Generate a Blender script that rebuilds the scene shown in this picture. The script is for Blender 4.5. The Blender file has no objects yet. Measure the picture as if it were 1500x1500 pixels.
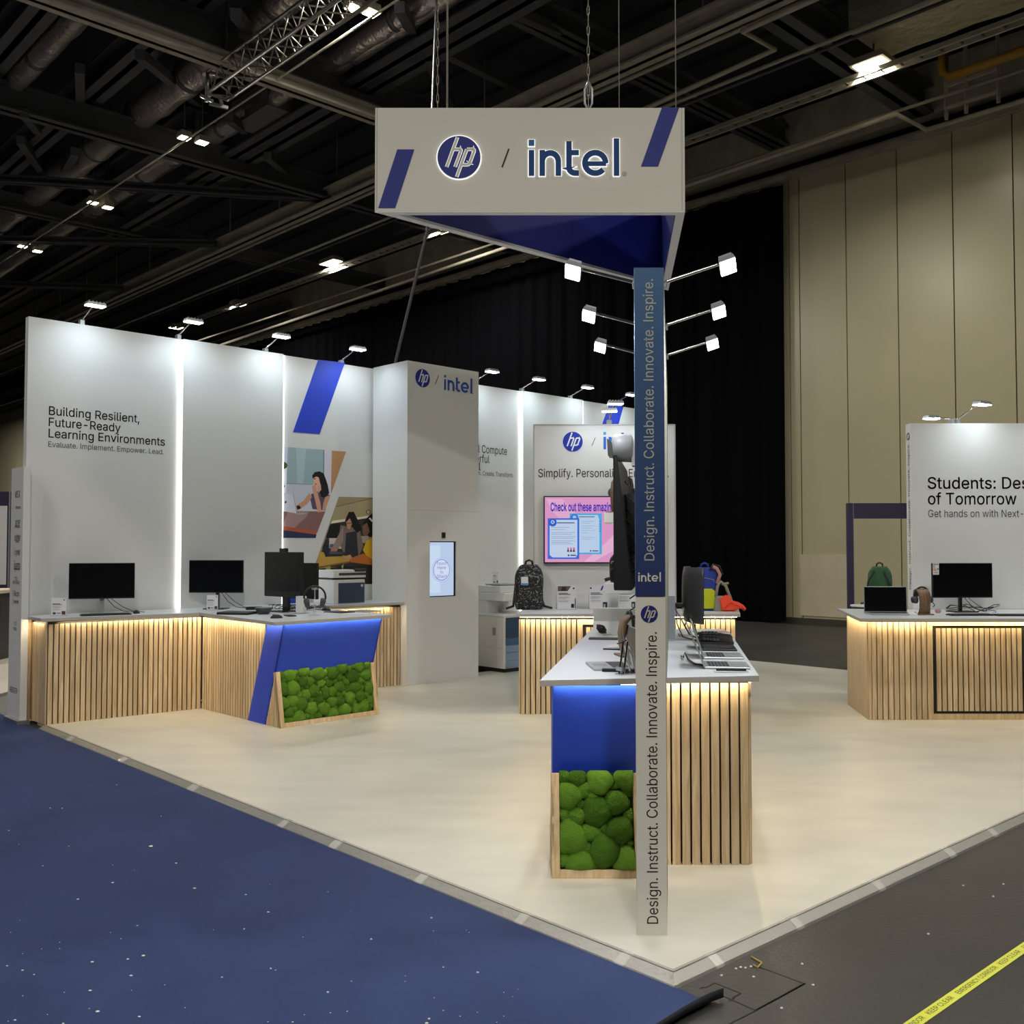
import bpy, math, random
from mathutils import Vector, Matrix, noise
random.seed(7)
R = math.radians
S = bpy.context.scene
COL = S.collection

# ------------------------------------------------------------------ camera
CAM_F, CAM_H = 1450.0, 1.6
PITCH = math.atan(50 / CAM_F)
cam = bpy.data.cameras.new('camera'); cam_o = bpy.data.objects.new('camera', cam); COL.objects.link(cam_o)
cam_o.location = (0, 0, CAM_H); cam_o.rotation_euler = (math.pi / 2 + PITCH, 0, 0)
cam.sensor_width = 36; cam.sensor_fit = 'HORIZONTAL'; cam.lens = 36 * CAM_F / 1500
cam.clip_end = 300
S.camera = cam_o
# ------------------------------------------------------------------ world, exposure
wd = bpy.data.worlds.new('hall_air'); S.world = wd; wd.use_nodes = True
wd.node_tree.nodes['Background'].inputs[0].default_value = (.62, .66, .72, 1)
wd.node_tree.nodes['Background'].inputs[1].default_value = .012
S.view_settings.view_transform = 'Standard'; S.view_settings.look = 'None'
S.view_settings.exposure = 0.0; S.view_settings.gamma = 1
S.view_settings.use_curve_mapping = False
S.cycles.sample_clamp_indirect = 4
S.cycles.max_bounces = 6

HALL_W = 270      # watts of one high bay lamp
ARM_W = 3.2        # watts of one arm lamp on the display walls
FIN_W = 10        # watts of one arm lamp on the sign fin
STRIP = 3.6         # strength of the vertical light strips
UNDER = 78         # strength of the strips under the worktops

# ------------------------------------------------------------------ surveying helpers
_F = Vector((0, math.cos(PITCH), math.sin(PITCH))); _X = Vector((1, 0, 0)); _U = Vector((0, -math.sin(PITCH), math.cos(PITCH)))
_O = Vector((0, 0, CAM_H)); UP = Vector((0, 0, 1))
def ray(px, py): return _F + _X * ((px - 750) / CAM_F) + _U * ((750 - py) / CAM_F)
def at(px, py, z=0.0):
    d = ray(px, py); return _O + d * ((z - CAM_H) / d.z)
def aty(px, py, y):
    d = ray(px, py); return _O + d * (y / d.y)
def hdir(yaw): return Vector((math.sin(R(yaw)), math.cos(R(yaw)), 0))
def onplane(px, py, P, n):
    d = ray(px, py); return _O + d * ((P - _O).dot(n) / d.dot(n))

class Frame:
    """a plane to draw on: origin, right, up, outward"""
    def __init__(s, o, ex, ey, en=None):
        s.o = Vector(o); s.ex = Vector(ex).normalized(); s.ey = Vector(ey).normalized()
        s.en = Vector(en).normalized() if en else s.ex.cross(s.ey)
    def P(s, x, y, d=0.0): return s.o + s.ex * x + s.ey * y + s.en * d
    def px(s, px, py, d=0.0):
        p = onplane(px, py, s.o + s.en * d, s.en) - s.o
        return (p.dot(s.ex), p.dot(s.ey))

# ------------------------------------------------------------------ materials
def lin(c): return c / 12.92 if c <= .04045 else ((c + .055) / 1.055) ** 2.4
def rgb(h):
    h = h.lstrip('#'); return tuple(lin(int(h[i:i + 2], 16) / 255) for i in (0, 2, 4)) + (1,)
MATS = {}
def mat(name, col, rough=.5, metal=0.0, emit=0.0, spec=.5, noise_amt=0.0, noise_scale=8.0, bump=0.0, bump_scale=60.0, stretch=None, alpha=None, coat=0.0):
    if name in MATS: return MATS[name]
    m = bpy.data.materials.new(name); m.use_nodes = True; nt = m.node_tree; b = nt.nodes['Principled BSDF']
    c = rgb(col) if isinstance(col, str) else tuple(col) + (1,)
    b.inputs['Base Color'].default_value = c; b.inputs['Roughness'].default_value = rough
    b.inputs['Metallic'].default_value = metal; b.inputs['Specular IOR Level'].default_value = spec
    if coat: b.inputs['Coat Weight'].default_value = coat
    if emit:
        b.inputs['Emission Color'].default_value = c; b.inputs['Emission Strength'].default_value = emit
    if alpha is not None:
        b.inputs['Alpha'].default_value = alpha
    if noise_amt or bump:
        tc = nt.nodes.new('ShaderNodeTexCoord'); mp = nt.nodes.new('ShaderNodeMapping')
        nt.links.new(tc.outputs['Object'], mp.inputs[0])
        if stretch: mp.inputs['Scale'].default_value = stretch
        if noise_amt:
            n = nt.nodes.new('ShaderNodeTexNoise'); n.inputs['Scale'].default_value = noise_scale; n.inputs['Detail'].default_value = 5
            nt.links.new(mp.outputs[0], n.inputs['Vector'])
            mr = nt.nodes.new('ShaderNodeMapRange'); mr.inputs[1].default_value = .3; mr.inputs[2].default_value = .7
            mr.inputs[3].default_value = 1 - noise_amt; mr.inputs[4].default_value = 1 + noise_amt
            nt.links.new(n.outputs[0], mr.inputs[0])
            hsv = nt.nodes.new('ShaderNodeHueSaturation'); hsv.inputs['Color'].default_value = c
            nt.links.new(mr.outputs[0], hsv.inputs['Value']); nt.links.new(hsv.outputs[0], b.inputs['Base Color'])
        if bump:
            n2 = nt.nodes.new('ShaderNodeTexNoise'); n2.inputs['Scale'].default_value = bump_scale; n2.inputs['Detail'].default_value = 3
            nt.links.new(mp.outputs[0], n2.inputs['Vector'])
            bp = nt.nodes.new('ShaderNodeBump'); bp.inputs['Strength'].default_value = bump; bp.inputs['Distance'].default_value = max(.02,.25/bump_scale)
            nt.links.new(n2.outputs[0], bp.inputs['Height']); nt.links.new(bp.outputs[0], b.inputs['Normal'])
    MATS[name] = m; return m
def flat(h, rough=.6):
    return mat('print_' + h.lstrip('#'), h, rough, spec=.3)
def glow(h, s=1.0):
    n = 'screen_%s_%d' % (h.lstrip('#'), int(s * 100))
    if n in MATS: return MATS[n]
    m = mat(n, h, .25); b = m.node_tree.nodes['Principled BSDF']
    b.inputs['Base Color'].default_value = (.02, .02, .02, 1)
    b.inputs['Emission Color'].default_value = rgb(h); b.inputs['Emission Strength'].default_value = s
    return m
def wood(name, dark, light, per_slat=.14):
    m = mat(name, light, .5); nt = m.node_tree; b = nt.nodes['Principled BSDF']
    tc = nt.nodes.new('ShaderNodeTexCoord'); mp = nt.nodes.new('ShaderNodeMapping'); mp.inputs['Scale'].default_value = (28, 28, 2.2)
    geo = nt.nodes.new('ShaderNodeNewGeometry')
    add = nt.nodes.new('ShaderNodeVectorMath'); add.operation = 'MULTIPLY_ADD'
    comb = nt.nodes.new('ShaderNodeCombineXYZ')
    for i in range(3): nt.links.new(geo.outputs['Random Per Island'], comb.inputs[i])
    add.inputs[1].default_value = (37, 91, 13)
    nt.links.new(comb.outputs[0], add.inputs[0]); nt.links.new(tc.outputs['Object'], mp.inputs[0]); nt.links.new(mp.outputs[0], add.inputs[2])
    n = nt.nodes.new('ShaderNodeTexNoise'); n.inputs['Scale'].default_value = 1.0; n.inputs['Detail'].default_value = 6; n.inputs['Distortion'].default_value = 1.2
    nt.links.new(add.outputs[0], n.inputs['Vector'])
    cr = nt.nodes.new('ShaderNodeValToRGB'); cr.color_ramp.elements[0].color = rgb(dark); cr.color_ramp.elements[1].color = rgb(light)
    cr.color_ramp.elements[0].position = .3; cr.color_ramp.elements[1].position = .68
    nt.links.new(n.outputs[0], cr.inputs[0])
    mr = nt.nodes.new('ShaderNodeMapRange'); mr.inputs[3].default_value = 1 - per_slat; mr.inputs[4].default_value = 1 + per_slat
    nt.links.new(geo.outputs['Random Per Island'], mr.inputs[0])
    hsv = nt.nodes.new('ShaderNodeHueSaturation'); nt.links.new(cr.outputs[0], hsv.inputs['Color']); nt.links.new(mr.outputs[0], hsv.inputs['Value'])
    nt.links.new(hsv.outputs[0], b.inputs['Base Color'])
    return m

M_white = mat('white_laminate', '#d9dadb', .45)
M_panel = mat('white_wall_panel', '#dddddc', .55)
M_edge = mat('grey_panel_edge', '#b9b9b6', .5)
M_signw = mat('sign_board', '#dedbd0', .6)
M_top = mat('worktop_white', '#cfd4da', .35)
M_topedge = mat('worktop_edge', '#b5b0aa', .5)
M_wood = wood('oak_slat', '#bd9f77', '#e2caa4')
M_wood2 = wood('oak_frame', '#c0a278', '#dfc59d', .04)
M_walnut = wood('walnut', '#54402f', '#86694d', .04)
M_back = mat('black_backing', '#1a1815', .8)
M_blue = mat('royal_blue_laminate', '#1f45c8', .5)
M_navy = mat('navy_print', '#1b2a86', .55)
M_under = mat('navy_sign_lining', '#101e7c', .6)
M_slash = mat('blue_print', '#2440c4', .55)
M_ink = mat('black_ink', '#17181c', .6)
M_ink2 = mat('grey_ink', '#3a3b40', .6)
M_black = mat('black_plastic', '#121214', .45)
M_screen = mat('dark_screen', '#0b0b0d', .22, spec=.4)
M_grey = mat('grey_plastic', '#8b8e92', .45)
M_dgrey = mat('dark_grey_plastic', '#3a3b3e', .5)
M_alu = mat('brushed_aluminium', '#b8babd', .32, metal=.9)
M_silver = mat('silver_plastic', '#a9adb1', .35, metal=.5)
M_chrome = mat('chrome', '#c8c8ca', .15, metal=1.0)
M_led = mat('arm_lamp_led', '#f4fbff', .4, emit=14)
M_strip = mat('cool_light_strip', '#f6f7f2', .4, emit=STRIP)
M_strip2 = mat('warm_light_strip', '#ffe8bd', .4, emit=UNDER)
M_bay = mat('high_bay_led', '#fff2cf', .4, emit=9)
M_steel = mat('dark_painted_steel', '#44464b', .6, noise_amt=.15, noise_scale=2)
M_steel2 = mat('grey_galvanised_steel', '#a39c8e', .5, noise_amt=.15, noise_scale=3)
M_deck = mat('roof_deck_black', '#2d3037', .8)
M_foil = mat('duct_foil', '#c4bcb8', .30, metal=.8, bump=1.0, bump_scale=9)
M_foil2 = mat('duct_insulation_foil', '#b3ab98', .42, metal=.35, bump=1.0, bump_scale=4)
M_glass = mat('clear_acrylic', '#dfe5e8', .1, alpha=.22)
M_card = mat('card_print', '#dfdfe2', .5)

# ------------------------------------------------------------------ mesh builder
MW = {}
def tagit(o, label=None, cat=None, group=None, kind=None):
    if label: o['label'] = label
    if cat: o['category'] = cat
    if group: o['group'] = group
    if kind: o['kind'] = kind
    return o
def thing(name, label, cat, loc=(0, 0, 0), rz=0.0, group=None, kind=None):
    o = bpy.data.objects.new(name, None); COL.objects.link(o)
    o.empty_display_size = .1
    o.location = loc; o.rotation_euler = (0, 0, rz)
    MW[o] = Matrix.Translation(Vector(loc)) @ Matrix.Rotation(rz, 4, 'Z')
    return tagit(o, label, cat, group, kind)

class MB:
    def __init__(s, M=None): s.v = []; s.f = []; s.m = []; s.M = M; s.sm = []
    def add(s, vs, fs, mi=0, smooth=False):
        b = len(s.v)
        for v in vs:
            v = Vector(v); s.v.append(s.M @ v if s.M is not None else v)
        for f in fs: s.f.append([b + i for i in f]); s.m.append(mi); s.sm.append(smooth)
        return s
    def box(s, x0, x1, y0, y1, z0, z1, mi=0):
        return s.add([(x0,y0,z0),(x1,y0,z0),(x1,y1,z0),(x0,y1,z0),(x0,y0,z1),(x1,y0,z1),(x1,y1,z1),(x0,y1,z1)],
              [(3,2,1,0),(4,5,6,7),(0,1,5,4),(1,2,6,5),(2,3,7,6),(3,0,4,7)], mi)
    def hexa(s, b, t, mi=0):     # four bottom and four top points
        return s.add(list(b) + list(t), [(3,2,1,0),(4,5,6,7),(0,1,5,4),(1,2,6,5),(2,3,7,6),(3,0,4,7)], mi)
    def prism(s, poly, z0, z1, mi=0, sidemi=None):   # footprint swept up; points counter-clockwise or not
        n = len(poly); A = sum(poly[i][0]*poly[(i+1)%n][1]-poly[(i+1)%n][0]*poly[i][1] for i in range(n))
        if A < 0: poly = list(reversed(poly))
        s.add([(p[0],p[1],z0) for p in poly]+[(p[0],p[1],z1) for p in poly], [tuple(range(n-1,-1,-1)), tuple(range(n,2*n))], mi)
        b = len(s.v) - 2*n
        for i in range(n):
            s.f.append([b+i, b+(i+1)%n, b+n+(i+1)%n, b+n+i]); s.m.append(mi if sidemi is None else sidemi); s.sm.append(False)
        return s
    def plate(s, fr, poly, d0, d1, mi=0, sidemi=None):   # outline on a frame given thickness d0..d1 along its normal
        n = len(poly); A = sum(poly[i][0]*poly[(i+1)%n][1]-poly[(i+1)%n][0]*poly[i][1] for i in range(n))
        if A < 0: poly = list(reversed(poly))
        b = len(s.v)
        s.add([fr.P(p[0],p[1],d0) for p in poly]+[fr.P(p[0],p[1],d1) for p in poly], [tuple(range(n-1,-1,-1)), tuple(range(n,2*n))], mi)
        for i in range(n):
            s.f.append([b+i, b+(i+1)%n, b+n+(i+1)%n, b+n+i]); s.m.append(mi if sidemi is None else sidemi); s.sm.append(False)
        return s
    def tube(s, pts, r, n=8, mi=0, cap=True):
        pts = [Vector(p) for p in pts]; rs = r if isinstance(r, (list, tuple)) else [r]*len(pts)
        b = len(s.v); vs = []; up = None
        for i, p in enumerate(pts):
            t = (pts[min(i+1,len(pts)-1)] - pts[max(i-1,0)]).normalized()
            if up is None:
                up = Vector((0,0,1)) if abs(t.z) < .95 else Vector((1,0,0))
            a = t.cross(up)
            if a.length < 1e-5: a = t.cross(Vector((0,1,0)))
            a.normalize(); c = a.cross(t).normalized(); up = c
            for k in range(n):
                q = 2*math.pi*k/n; vs.append(p + a*(math.cos(q)*rs[i]) + c*(math.sin(q)*rs[i]))
        fs = []
        for i in range(len(pts)-1):
            for k in range(n): fs.append((i*n+k, i*n+(k+1)%n, (i+1)*n+(k+1)%n, (i+1)*n+k))
        if cap: fs += [tuple(range(n-1,-1,-1)), tuple((len(pts)-1)*n+k for k in range(n))]
        fs = [tuple(reversed(f)) for f in fs]
        s.add(vs, fs, mi, True); return s
    def bar(s, p, q, w, h, mi=0):     # rectangular bar from p to q
        p = Vector(p); q = Vector(q); t = (q-p).normalized(); a = t.cross(UP)
        if a.length < 1e-4: a = Vector((1,0,0))
        a.normalize(); c = a.cross(t).normalized(); a = a*(w/2); c = c*(h/2)
        return s.add([p-a-c, p+a-c, p+a+c, p-a+c, q-a-c, q+a-c, q+a+c, q-a+c], [(0,1,2,3),(7,6,5,4),(0,4,5,1),(1,5,6,2),(2,6,7,3),(3,7,4,0)], mi)
    def ball(s, c, r, nu=12, nv=8, mi=0, fn=None):
        c = Vector(c); r = (r,r,r) if isinstance(r,(int,float)) else r
        vs = [c+Vector((0,0,-r[2]))]
        for j in range(1,nv):
            ph = -math.pi/2+math.pi*j/nv
            for i in range(nu):
                q = 2*math.pi*i/nu; vs.append(c+Vector((r[0]*math.cos(ph)*math.cos(q), r[1]*math.cos(ph)*math.sin(q), r[2]*math.sin(ph))))
        vs.append(c+Vector((0,0,r[2])))
        if fn: vs = [fn(v) for v in vs]
        fs = [(0,1+(i+1)%nu,1+i) for i in range(nu)]
        for j in range(nv-2):
            for i in range(nu):
                a=1+j*nu+i; b=1+j*nu+(i+1)%nu; fs.append((a,b,b+nu,a+nu))
        t=len(vs)-1; o=1+(nv-2)*nu
        fs += [(o+i,o+(i+1)%nu,t) for i in range(nu)]
        return s.add(vs, fs, mi, True)
    def disc(s, fr, cx, cy, r, d0, d1, n=32, mi=0, r2=None):
        return s.plate(fr, [(cx+r*math.cos(2*math.pi*i/n), cy+(r2 or r)*math.sin(2*math.pi*i/n)) for i in range(n)], d0, d1, mi)
    def build(s, name, mats, parent=None, bevel=0.0, seg=2, world=True, label=None):
        me = bpy.data.meshes.new(name)
        vs = s.v; loc = None
        if parent is not None:
            if world:
                inv = MW[parent].inverted(); vs = [inv @ v for v in vs]
        elif vs:
            xs=[v.x for v in vs]; ys=[v.y for v in vs]; zs=[v.z for v in vs]
            loc = Vector(((min(xs)+max(xs))/2,(min(ys)+max(ys))/2,min(zs))); vs=[v-loc for v in vs]
        me.from_pydata([tuple(v) for v in vs], [], s.f)
        for m in (mats if isinstance(mats,(list,tuple)) else [mats]): me.materials.append(m)
        me.polygons.foreach_set('material_index', s.m); me.polygons.foreach_set('use_smooth', s.sm); me.update()
        o = bpy.data.objects.new(name, me); COL.objects.link(o)
        if parent is not None: o.parent = parent; MW[o] = MW[parent]
        if loc is not None: o.location = loc; MW[o] = Matrix.Translation(loc)
        if bevel:
            b = o.modifiers.new('bevel','BEVEL'); b.width = bevel; b.segments = seg; b.limit_method='ANGLE'; b.angle_limit=R(40)
        if label: o['label'] = label
        return o
def link_copy(o, parent=None):
    c = o.copy(); COL.objects.link(c)
    if parent is not None: c.parent = parent
    return c
def dup(root, loc, rz, label, group=None):
    c = link_copy(root); c.location = loc; c.rotation_euler = (0, 0, rz); c['label'] = label
    MW[c] = Matrix.Translation(Vector(loc)) @ Matrix.Rotation(rz, 4, 'Z')
    if group: c['group'] = group
    for ch in list(root.children):
        k = link_copy(ch, c)
        for g in list(ch.children): link_copy(g, k)
    return c
def area(name, loc, target, sx, sy, watts, col, spread=math.pi):
    l = bpy.data.lights.new(name, 'AREA'); l.shape = 'RECTANGLE'; l.size = sx; l.size_y = sy; l.energy = watts; l.color = col
    o = bpy.data.objects.new(name, l); COL.objects.link(o); o.location = loc
    l.spread = spread
    o.rotation_euler = (Vector(target)-Vector(loc)).to_track_quat('-Z','Y').to_euler()
    return o

# ------------------------------------------------------------------ writing
GLYPHS = {
 ' ': (188, '', ''),
 '(': (273, '89 207 90 244 94 283 101 324 109 364 119 403 132 441 145 477 160 510 177 539 236 539 219 503 204 466 191 428 179 390 169 351 161 313 156 276 152 241 151 207 152 176 155 145 160 115 167 83 177 50 188 16 202 -19 218 -57 236 -96 177 -96 150 -46 128 4 111 55 99 106 92 156', '10 9 8 11 10 8 11 8 7 12 11 7 12 7 6 13 12 6 13 6 5 14 13 5 14 5 4 15 14 4 15 4 3 16 15 3 16 3 2 17 16 2 17 2 1 18 17 1 18 1 0 19 18 0 19 0 34 20 19 34 21 20 34 21 34 33 22 21 33 23 22 33 23 33 32 24 23 32 24 32 31 25 24 31 26 25 31 26 31 30 27 26 30 27 30 29 28 27 29'),
 ',': (188, '38 -119 68 71 137 71 84 -119', '2 1 0 3 2 0'),
 '-': (453, '337 244 337 188 114 188 114 244', '0 3 2 1 0 2'),
 '.': (188, '95 -4 83 -3 73 1 63 9 55 18 51 29 50 41 51 53 55 64 63 73 73 81 83 85 95 87 107 85 118 81 128 73 135 64 140 53 141 41 140 29 135 18 128 9 118 1 107 -3', '13 12 11 13 11 10 14 13 10 14 10 9 15 14 9 15 9 8 16 15 8 17 16 8 17 8 7 17 7 6 18 17 6 18 6 5 19 18 5 19 5 4 20 19 4 21 20 4 21 4 3 21 3 2 22 21 2 22 2 1 23 22 1 23 1 0'),
 ':': (188, '95 -4 83 -3 73 1 63 9 55 18 51 29 50 41 51 53 55 64 63 73 73 81 83 85 95 87 107 85 118 81 128 73 135 64 140 53 141 41 140 29 135 18 128 9 118 1 107 -3 95 271 83 272 73 277 63 284 55 294 51 304 50 316 51 328 55 339 63 349 73 356 83 360 95 362 107 360 118 356 128 349 135 339 140 328 141 316 140 304 135 294 128 284 118 277 107 272', '13 12 11 13 11 10 14 13 10 14 10 9 15 14 9 15 9 8 16 15 8 17 16 8 17 8 7 17 7 6 18 17 6 18 6 5 19 18 5 19 5 4 20 19 4 21 20 4 21 4 3 21 3 2 22 21 2 22 2 1 23 22 1 23 1 0 37 36 35 37 35 34 38 37 34 38 34 33 39 38 33 39 33 32 40 39 32 41 40 32 41 32 31 41 31 30 42 41 30 42 30 29 43 42 29 44 43 29 44 29 28 45 44 28 45 28 27 45 27 26 46 45 26 46 26 25 47 46 25 47 25 24'),
 'A': (480, '16 0 201 509 276 509 463 0 395 0 287 302 280 323 272 346 264 372 255 402 244 438 232 478 245 478 233 437 222 402 213 371 204 345 197 322 191 302 85 0 110 142 110 199 370 199 370 142', '11 1 0 2 1 11 12 2 11 3 2 12 13 11 0 10 11 13 10 12 13 3 12 10 3 10 9 14 13 0 3 9 8 15 14 0 3 8 7 16 15 0 3 7 6 17 16 0 3 6 5 18 17 0 19 18 0 3 5 4 22 21 20 23 22 20'),
 'B': (456, '60 0 60 509 241 509 274 507 304 501 329 491 350 477 367 461 381 442 390 421 396 398 398 374 397 353 393 336 387 320 378 307 368 295 356 286 343 278 329 272 315 267 315 262 331 260 347 254 363 245 378 234 391 220 402 203 411 184 416 161 418 136 416 111 410 88 400 67 386 48 368 31 344 18 317 8 284 2 247 0 125 57 245 57 281 60 309 67 330 80 344 96 353 115 355 137 354 153 350 169 342 184 333 197 320 209 306 218 289 225 269 229 248 231 125 231 125 285 238 285 256 287 273 290 288 296 302 304 314 314 323 326 330 340 335 355 336 372 333 393 326 412 313 429 294 442 270 449 240 452 125 452', '75 1 0 2 1 75 3 2 75 4 3 75 5 4 75 6 5 75 7 6 75 74 7 75 8 7 74 58 75 0 8 74 73 8 73 72 9 8 72 9 72 71 9 71 70 10 9 70 10 70 69 11 10 69 11 69 68 12 11 68 12 68 67 12 67 66 13 12 66 13 66 65 14 13 65 14 65 64 15 14 64 15 64 63 16 15 63 16 63 62 16 62 61 17 16 61 17 61 60 17 60 59 18 17 59 57 58 0 59 58 57 18 59 57 19 18 57 20 19 57 21 20 57 22 21 57 23 22 57 24 23 57 25 24 57 56 25 57 55 25 56 26 25 55 40 57 0 26 55 54 26 54 53 27 26 53 27 53 52 27 52 51 28 27 51 28 51 50 28 50 49 29 28 49 29 49 48 30 29 48 30 48 47 30 47 46 31 30 46 31 46 45 32 31 45 32 45 44 33 32 44 33 44 43 33 43 42 34 33 42 34 42 41 41 40 0 34 41 0 35 34 0 36 35 0 37 36 0 38 37 0 39 38 0'),
 'C': (510, '267 -7 225 -3 186 7 150 25 119 49 92 79 70 115 53 157 44 203 40 254 44 305 53 352 70 393 92 429 119 459 150 484 186 501 225 512 267 516 293 514 317 511 340 504 362 496 383 485 402 471 419 456 435 438 448 418 459 397 467 373 473 348 408 348 404 365 397 380 389 395 380 407 369 418 357 428 344 437 330 444 315 449 300 453 284 455 267 456 237 453 209 445 184 432 161 414 141 391 125 364 113 332 106 295 103 254 106 213 113 177 125 145 141 117 161 94 184 76 210 63 237 56 267 53 284 54 300 56 315 60 330 65 344 72 357 81 369 90 380 102 389 114 397 128 404 144 408 160 473 160 467 135 459 112 448 91 435 71 420 53 402 38 383 24 363 13 341 5 317 -2 293 -6', '19 18 17 20 19 17 20 17 16 21 20 16 22 21 16 22 16 15 23 22 15 24 23 15 24 15 14 25 24 14 44 14 13 43 14 44 25 14 43 25 43 42 26 25 42 26 42 41 45 44 13 26 41 40 26 40 39 46 45 13 26 39 38 27 26 38 27 38 37 47 46 13 47 13 12 27 37 36 27 36 35 28 27 35 48 47 12 28 35 34 29 28 34 29 34 33 48 12 11 49 48 11 29 33 32 30 29 32 30 32 31 50 49 11 50 11 10 51 50 10 51 10 9 52 51 9 52 9 8 53 52 8 54 53 8 54 8 7 55 54 7 74 73 72 75 74 72 55 7 6 56 55 6 75 72 71 76 75 71 76 71 70 57 56 6 57 6 5 76 70 69 77 76 69 77 69 68 58 57 5 78 77 68 78 68 67 78 67 66 58 5 4 59 58 4 78 66 65 79 78 65 79 65 64 60 59 4 79 64 63 79 63 62 61 60 4 79 62 61 80 79 61 80 61 4 80 4 3 81 80 3 81 3 2 82 81 2 83 82 2 83 2 1 84 83 1 85 84 1 85 1 0'),
 'D': (502, '219 0 96 0 96 57 215 57 254 60 288 68 318 81 343 99 363 122 379 149 390 181 397 216 399 255 397 294 390 329 379 361 364 388 344 410 320 428 291 441 258 449 221 452 93 452 93 509 225 509 273 505 315 495 353 478 385 455 412 426 433 391 449 351 458 306 462 255 458 205 449 159 433 119 411 83 384 54 351 31 312 14 268 3 125 509 125 0 60 0 60 509', '24 23 22 25 24 22 26 25 22 27 26 22 28 27 22 21 28 22 20 28 21 29 28 20 29 20 19 29 19 18 29 18 17 30 29 17 30 17 16 31 30 16 31 16 15 31 15 14 32 31 14 32 14 13 33 32 13 33 13 12 33 12 11 34 33 11 34 11 10 35 34 10 35 10 9 36 35 9 36 9 8 36 8 7 37 36 7 37 7 6 38 37 6 38 6 5 38 5 4 38 4 3 3 2 1 38 3 1 39 38 1 40 39 1 41 40 1 0 41 1 42 45 44 43 42 44'),
 'E': (419, '60 0 60 509 372 509 372 452 125 452 125 286 355 286 355 229 125 229 125 57 375 57 375 0', '4 1 0 2 1 4 3 2 4 5 4 0 8 5 0 6 5 8 7 6 8 9 8 0 10 9 0 11 10 0'),
 'F': (410, '60 0 60 509 369 509 369 452 125 452 125 278 346 278 346 221 125 221 125 0', '4 1 0 2 1 4 3 2 4 5 4 0 8 5 0 6 5 8 7 6 8 9 8 0'),
 'G': (520, '269 -7 225 -3 185 7 149 25 118 49 91 79 69 116 53 157 43 203 40 254 43 305 53 352 69 393 91 429 117 459 149 484 184 501 223 512 265 516 291 514 316 510 340 504 363 494 384 483 403 469 421 453 436 436 449 416 460 395 468 373 474 349 408 349 402 365 395 379 387 393 378 406 368 417 356 427 344 436 330 443 315 448 300 453 283 455 265 456 236 453 209 445 183 432 160 414 141 392 125 364 113 332 106 295 103 254 106 213 113 177 125 145 141 117 161 95 184 76 210 63 238 56 269 53 296 55 322 61 345 71 365 85 382 102 396 123 407 147 413 173 415 202 434 199 283 199 283 256 478 256 478 200 475 160 466 124 451 91 431 62 406 38 377 19 344 5 308 -4', '19 18 17 20 19 17 20 17 16 21 20 16 22 21 16 22 16 15 23 22 15 23 15 14 24 23 14 25 24 14 44 14 13 43 14 44 25 14 43 25 43 42 25 42 41 26 25 41 45 44 13 26 41 40 26 40 39 46 45 13 26 39 38 27 26 38 27 38 37 47 46 13 47 13 12 27 37 36 27 36 35 28 27 35 48 47 12 28 35 34 29 28 34 48 12 11 29 34 33 49 48 11 29 33 32 30 29 32 30 32 31 50 49 11 50 11 10 51 50 10 51 10 9 52 51 9 74 73 72 70 74 72 75 74 70 52 9 8 53 52 8 54 53 8 54 8 7 69 70 72 75 70 71 76 75 71 71 72 69 76 71 69 55 54 7 76 69 68 77 76 68 55 7 6 77 68 67 56 55 6 78 77 67 78 67 66 57 56 6 57 6 5 78 66 65 58 57 5 79 78 65 79 65 64 58 5 4 59 58 4 79 64 63 60 59 4 80 79 63 80 63 62 61 60 4 80 62 61 80 61 4 80 4 3 81 80 3 81 3 2 82 81 2 82 2 1 83 82 1 83 1 0'),
 'H': (517, '60 0 60 509 125 509 125 289 392 289 392 509 457 509 457 0 392 0 392 232 125 232 125 0', '2 1 0 3 2 0 6 5 4 7 6 4 10 3 0 4 3 10 9 4 10 7 4 9 11 10 0 7 9 8'),
 'I': (205, '70 0 135 0 135 509 70 509', '0 1 2 0 2 3'),
 'K': (467, '104 145 104 216 116 231 128 246 139 261 151 275 162 289 174 303 187 317 199 331 212 344 364 509 448 509 231 276 228 276 60 0 60 509 125 509 125 334 124 225 125 193 125 0 372 0 188 259 228 309 449 0', '12 11 10 13 12 10 13 10 9 13 9 8 13 8 7 13 7 6 14 6 5 13 6 14 0 14 5 0 5 4 0 4 3 0 3 2 0 2 1 17 16 15 18 17 15 19 18 15 20 19 15 21 20 15 25 24 23 25 23 22'),
 'L': (393, '60 0 60 509 125 509 125 57 361 57 361 0', '2 1 0 3 2 0 4 3 0 5 4 0'),
 'M': (628, '60 0 60 509 152 509 277 187 287 159 299 123 311 84 322 49 307 49 318 83 330 121 342 158 352 187 476 509 568 509 568 0 504 0 504 291 504 327 505 369 506 413 507 457 513 457 508 441 503 425 498 409 482 363 467 322 456 291 342 0 286 0 170 291 159 321 145 361 129 408 112 457 119 457 120 416 121 372 122 328 122 291 122 0', '35 1 0 2 1 35 36 2 35 3 2 36 21 13 12 14 13 21 22 14 21 15 14 22 37 35 0 34 35 37 34 36 37 3 36 34 24 21 12 20 21 24 15 22 23 20 23 24 15 23 20 25 24 12 38 37 0 15 20 19 26 25 12 3 34 33 39 38 0 15 19 18 27 26 12 3 33 32 40 39 0 15 18 17 28 27 12 3 32 31 41 40 0 3 31 30 29 28 12 15 17 16 4 3 30 29 12 11 5 4 30 29 11 10 6 5 30 29 10 9 8 6 30 7 6 8 29 9 8 29 8 30'),
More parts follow.
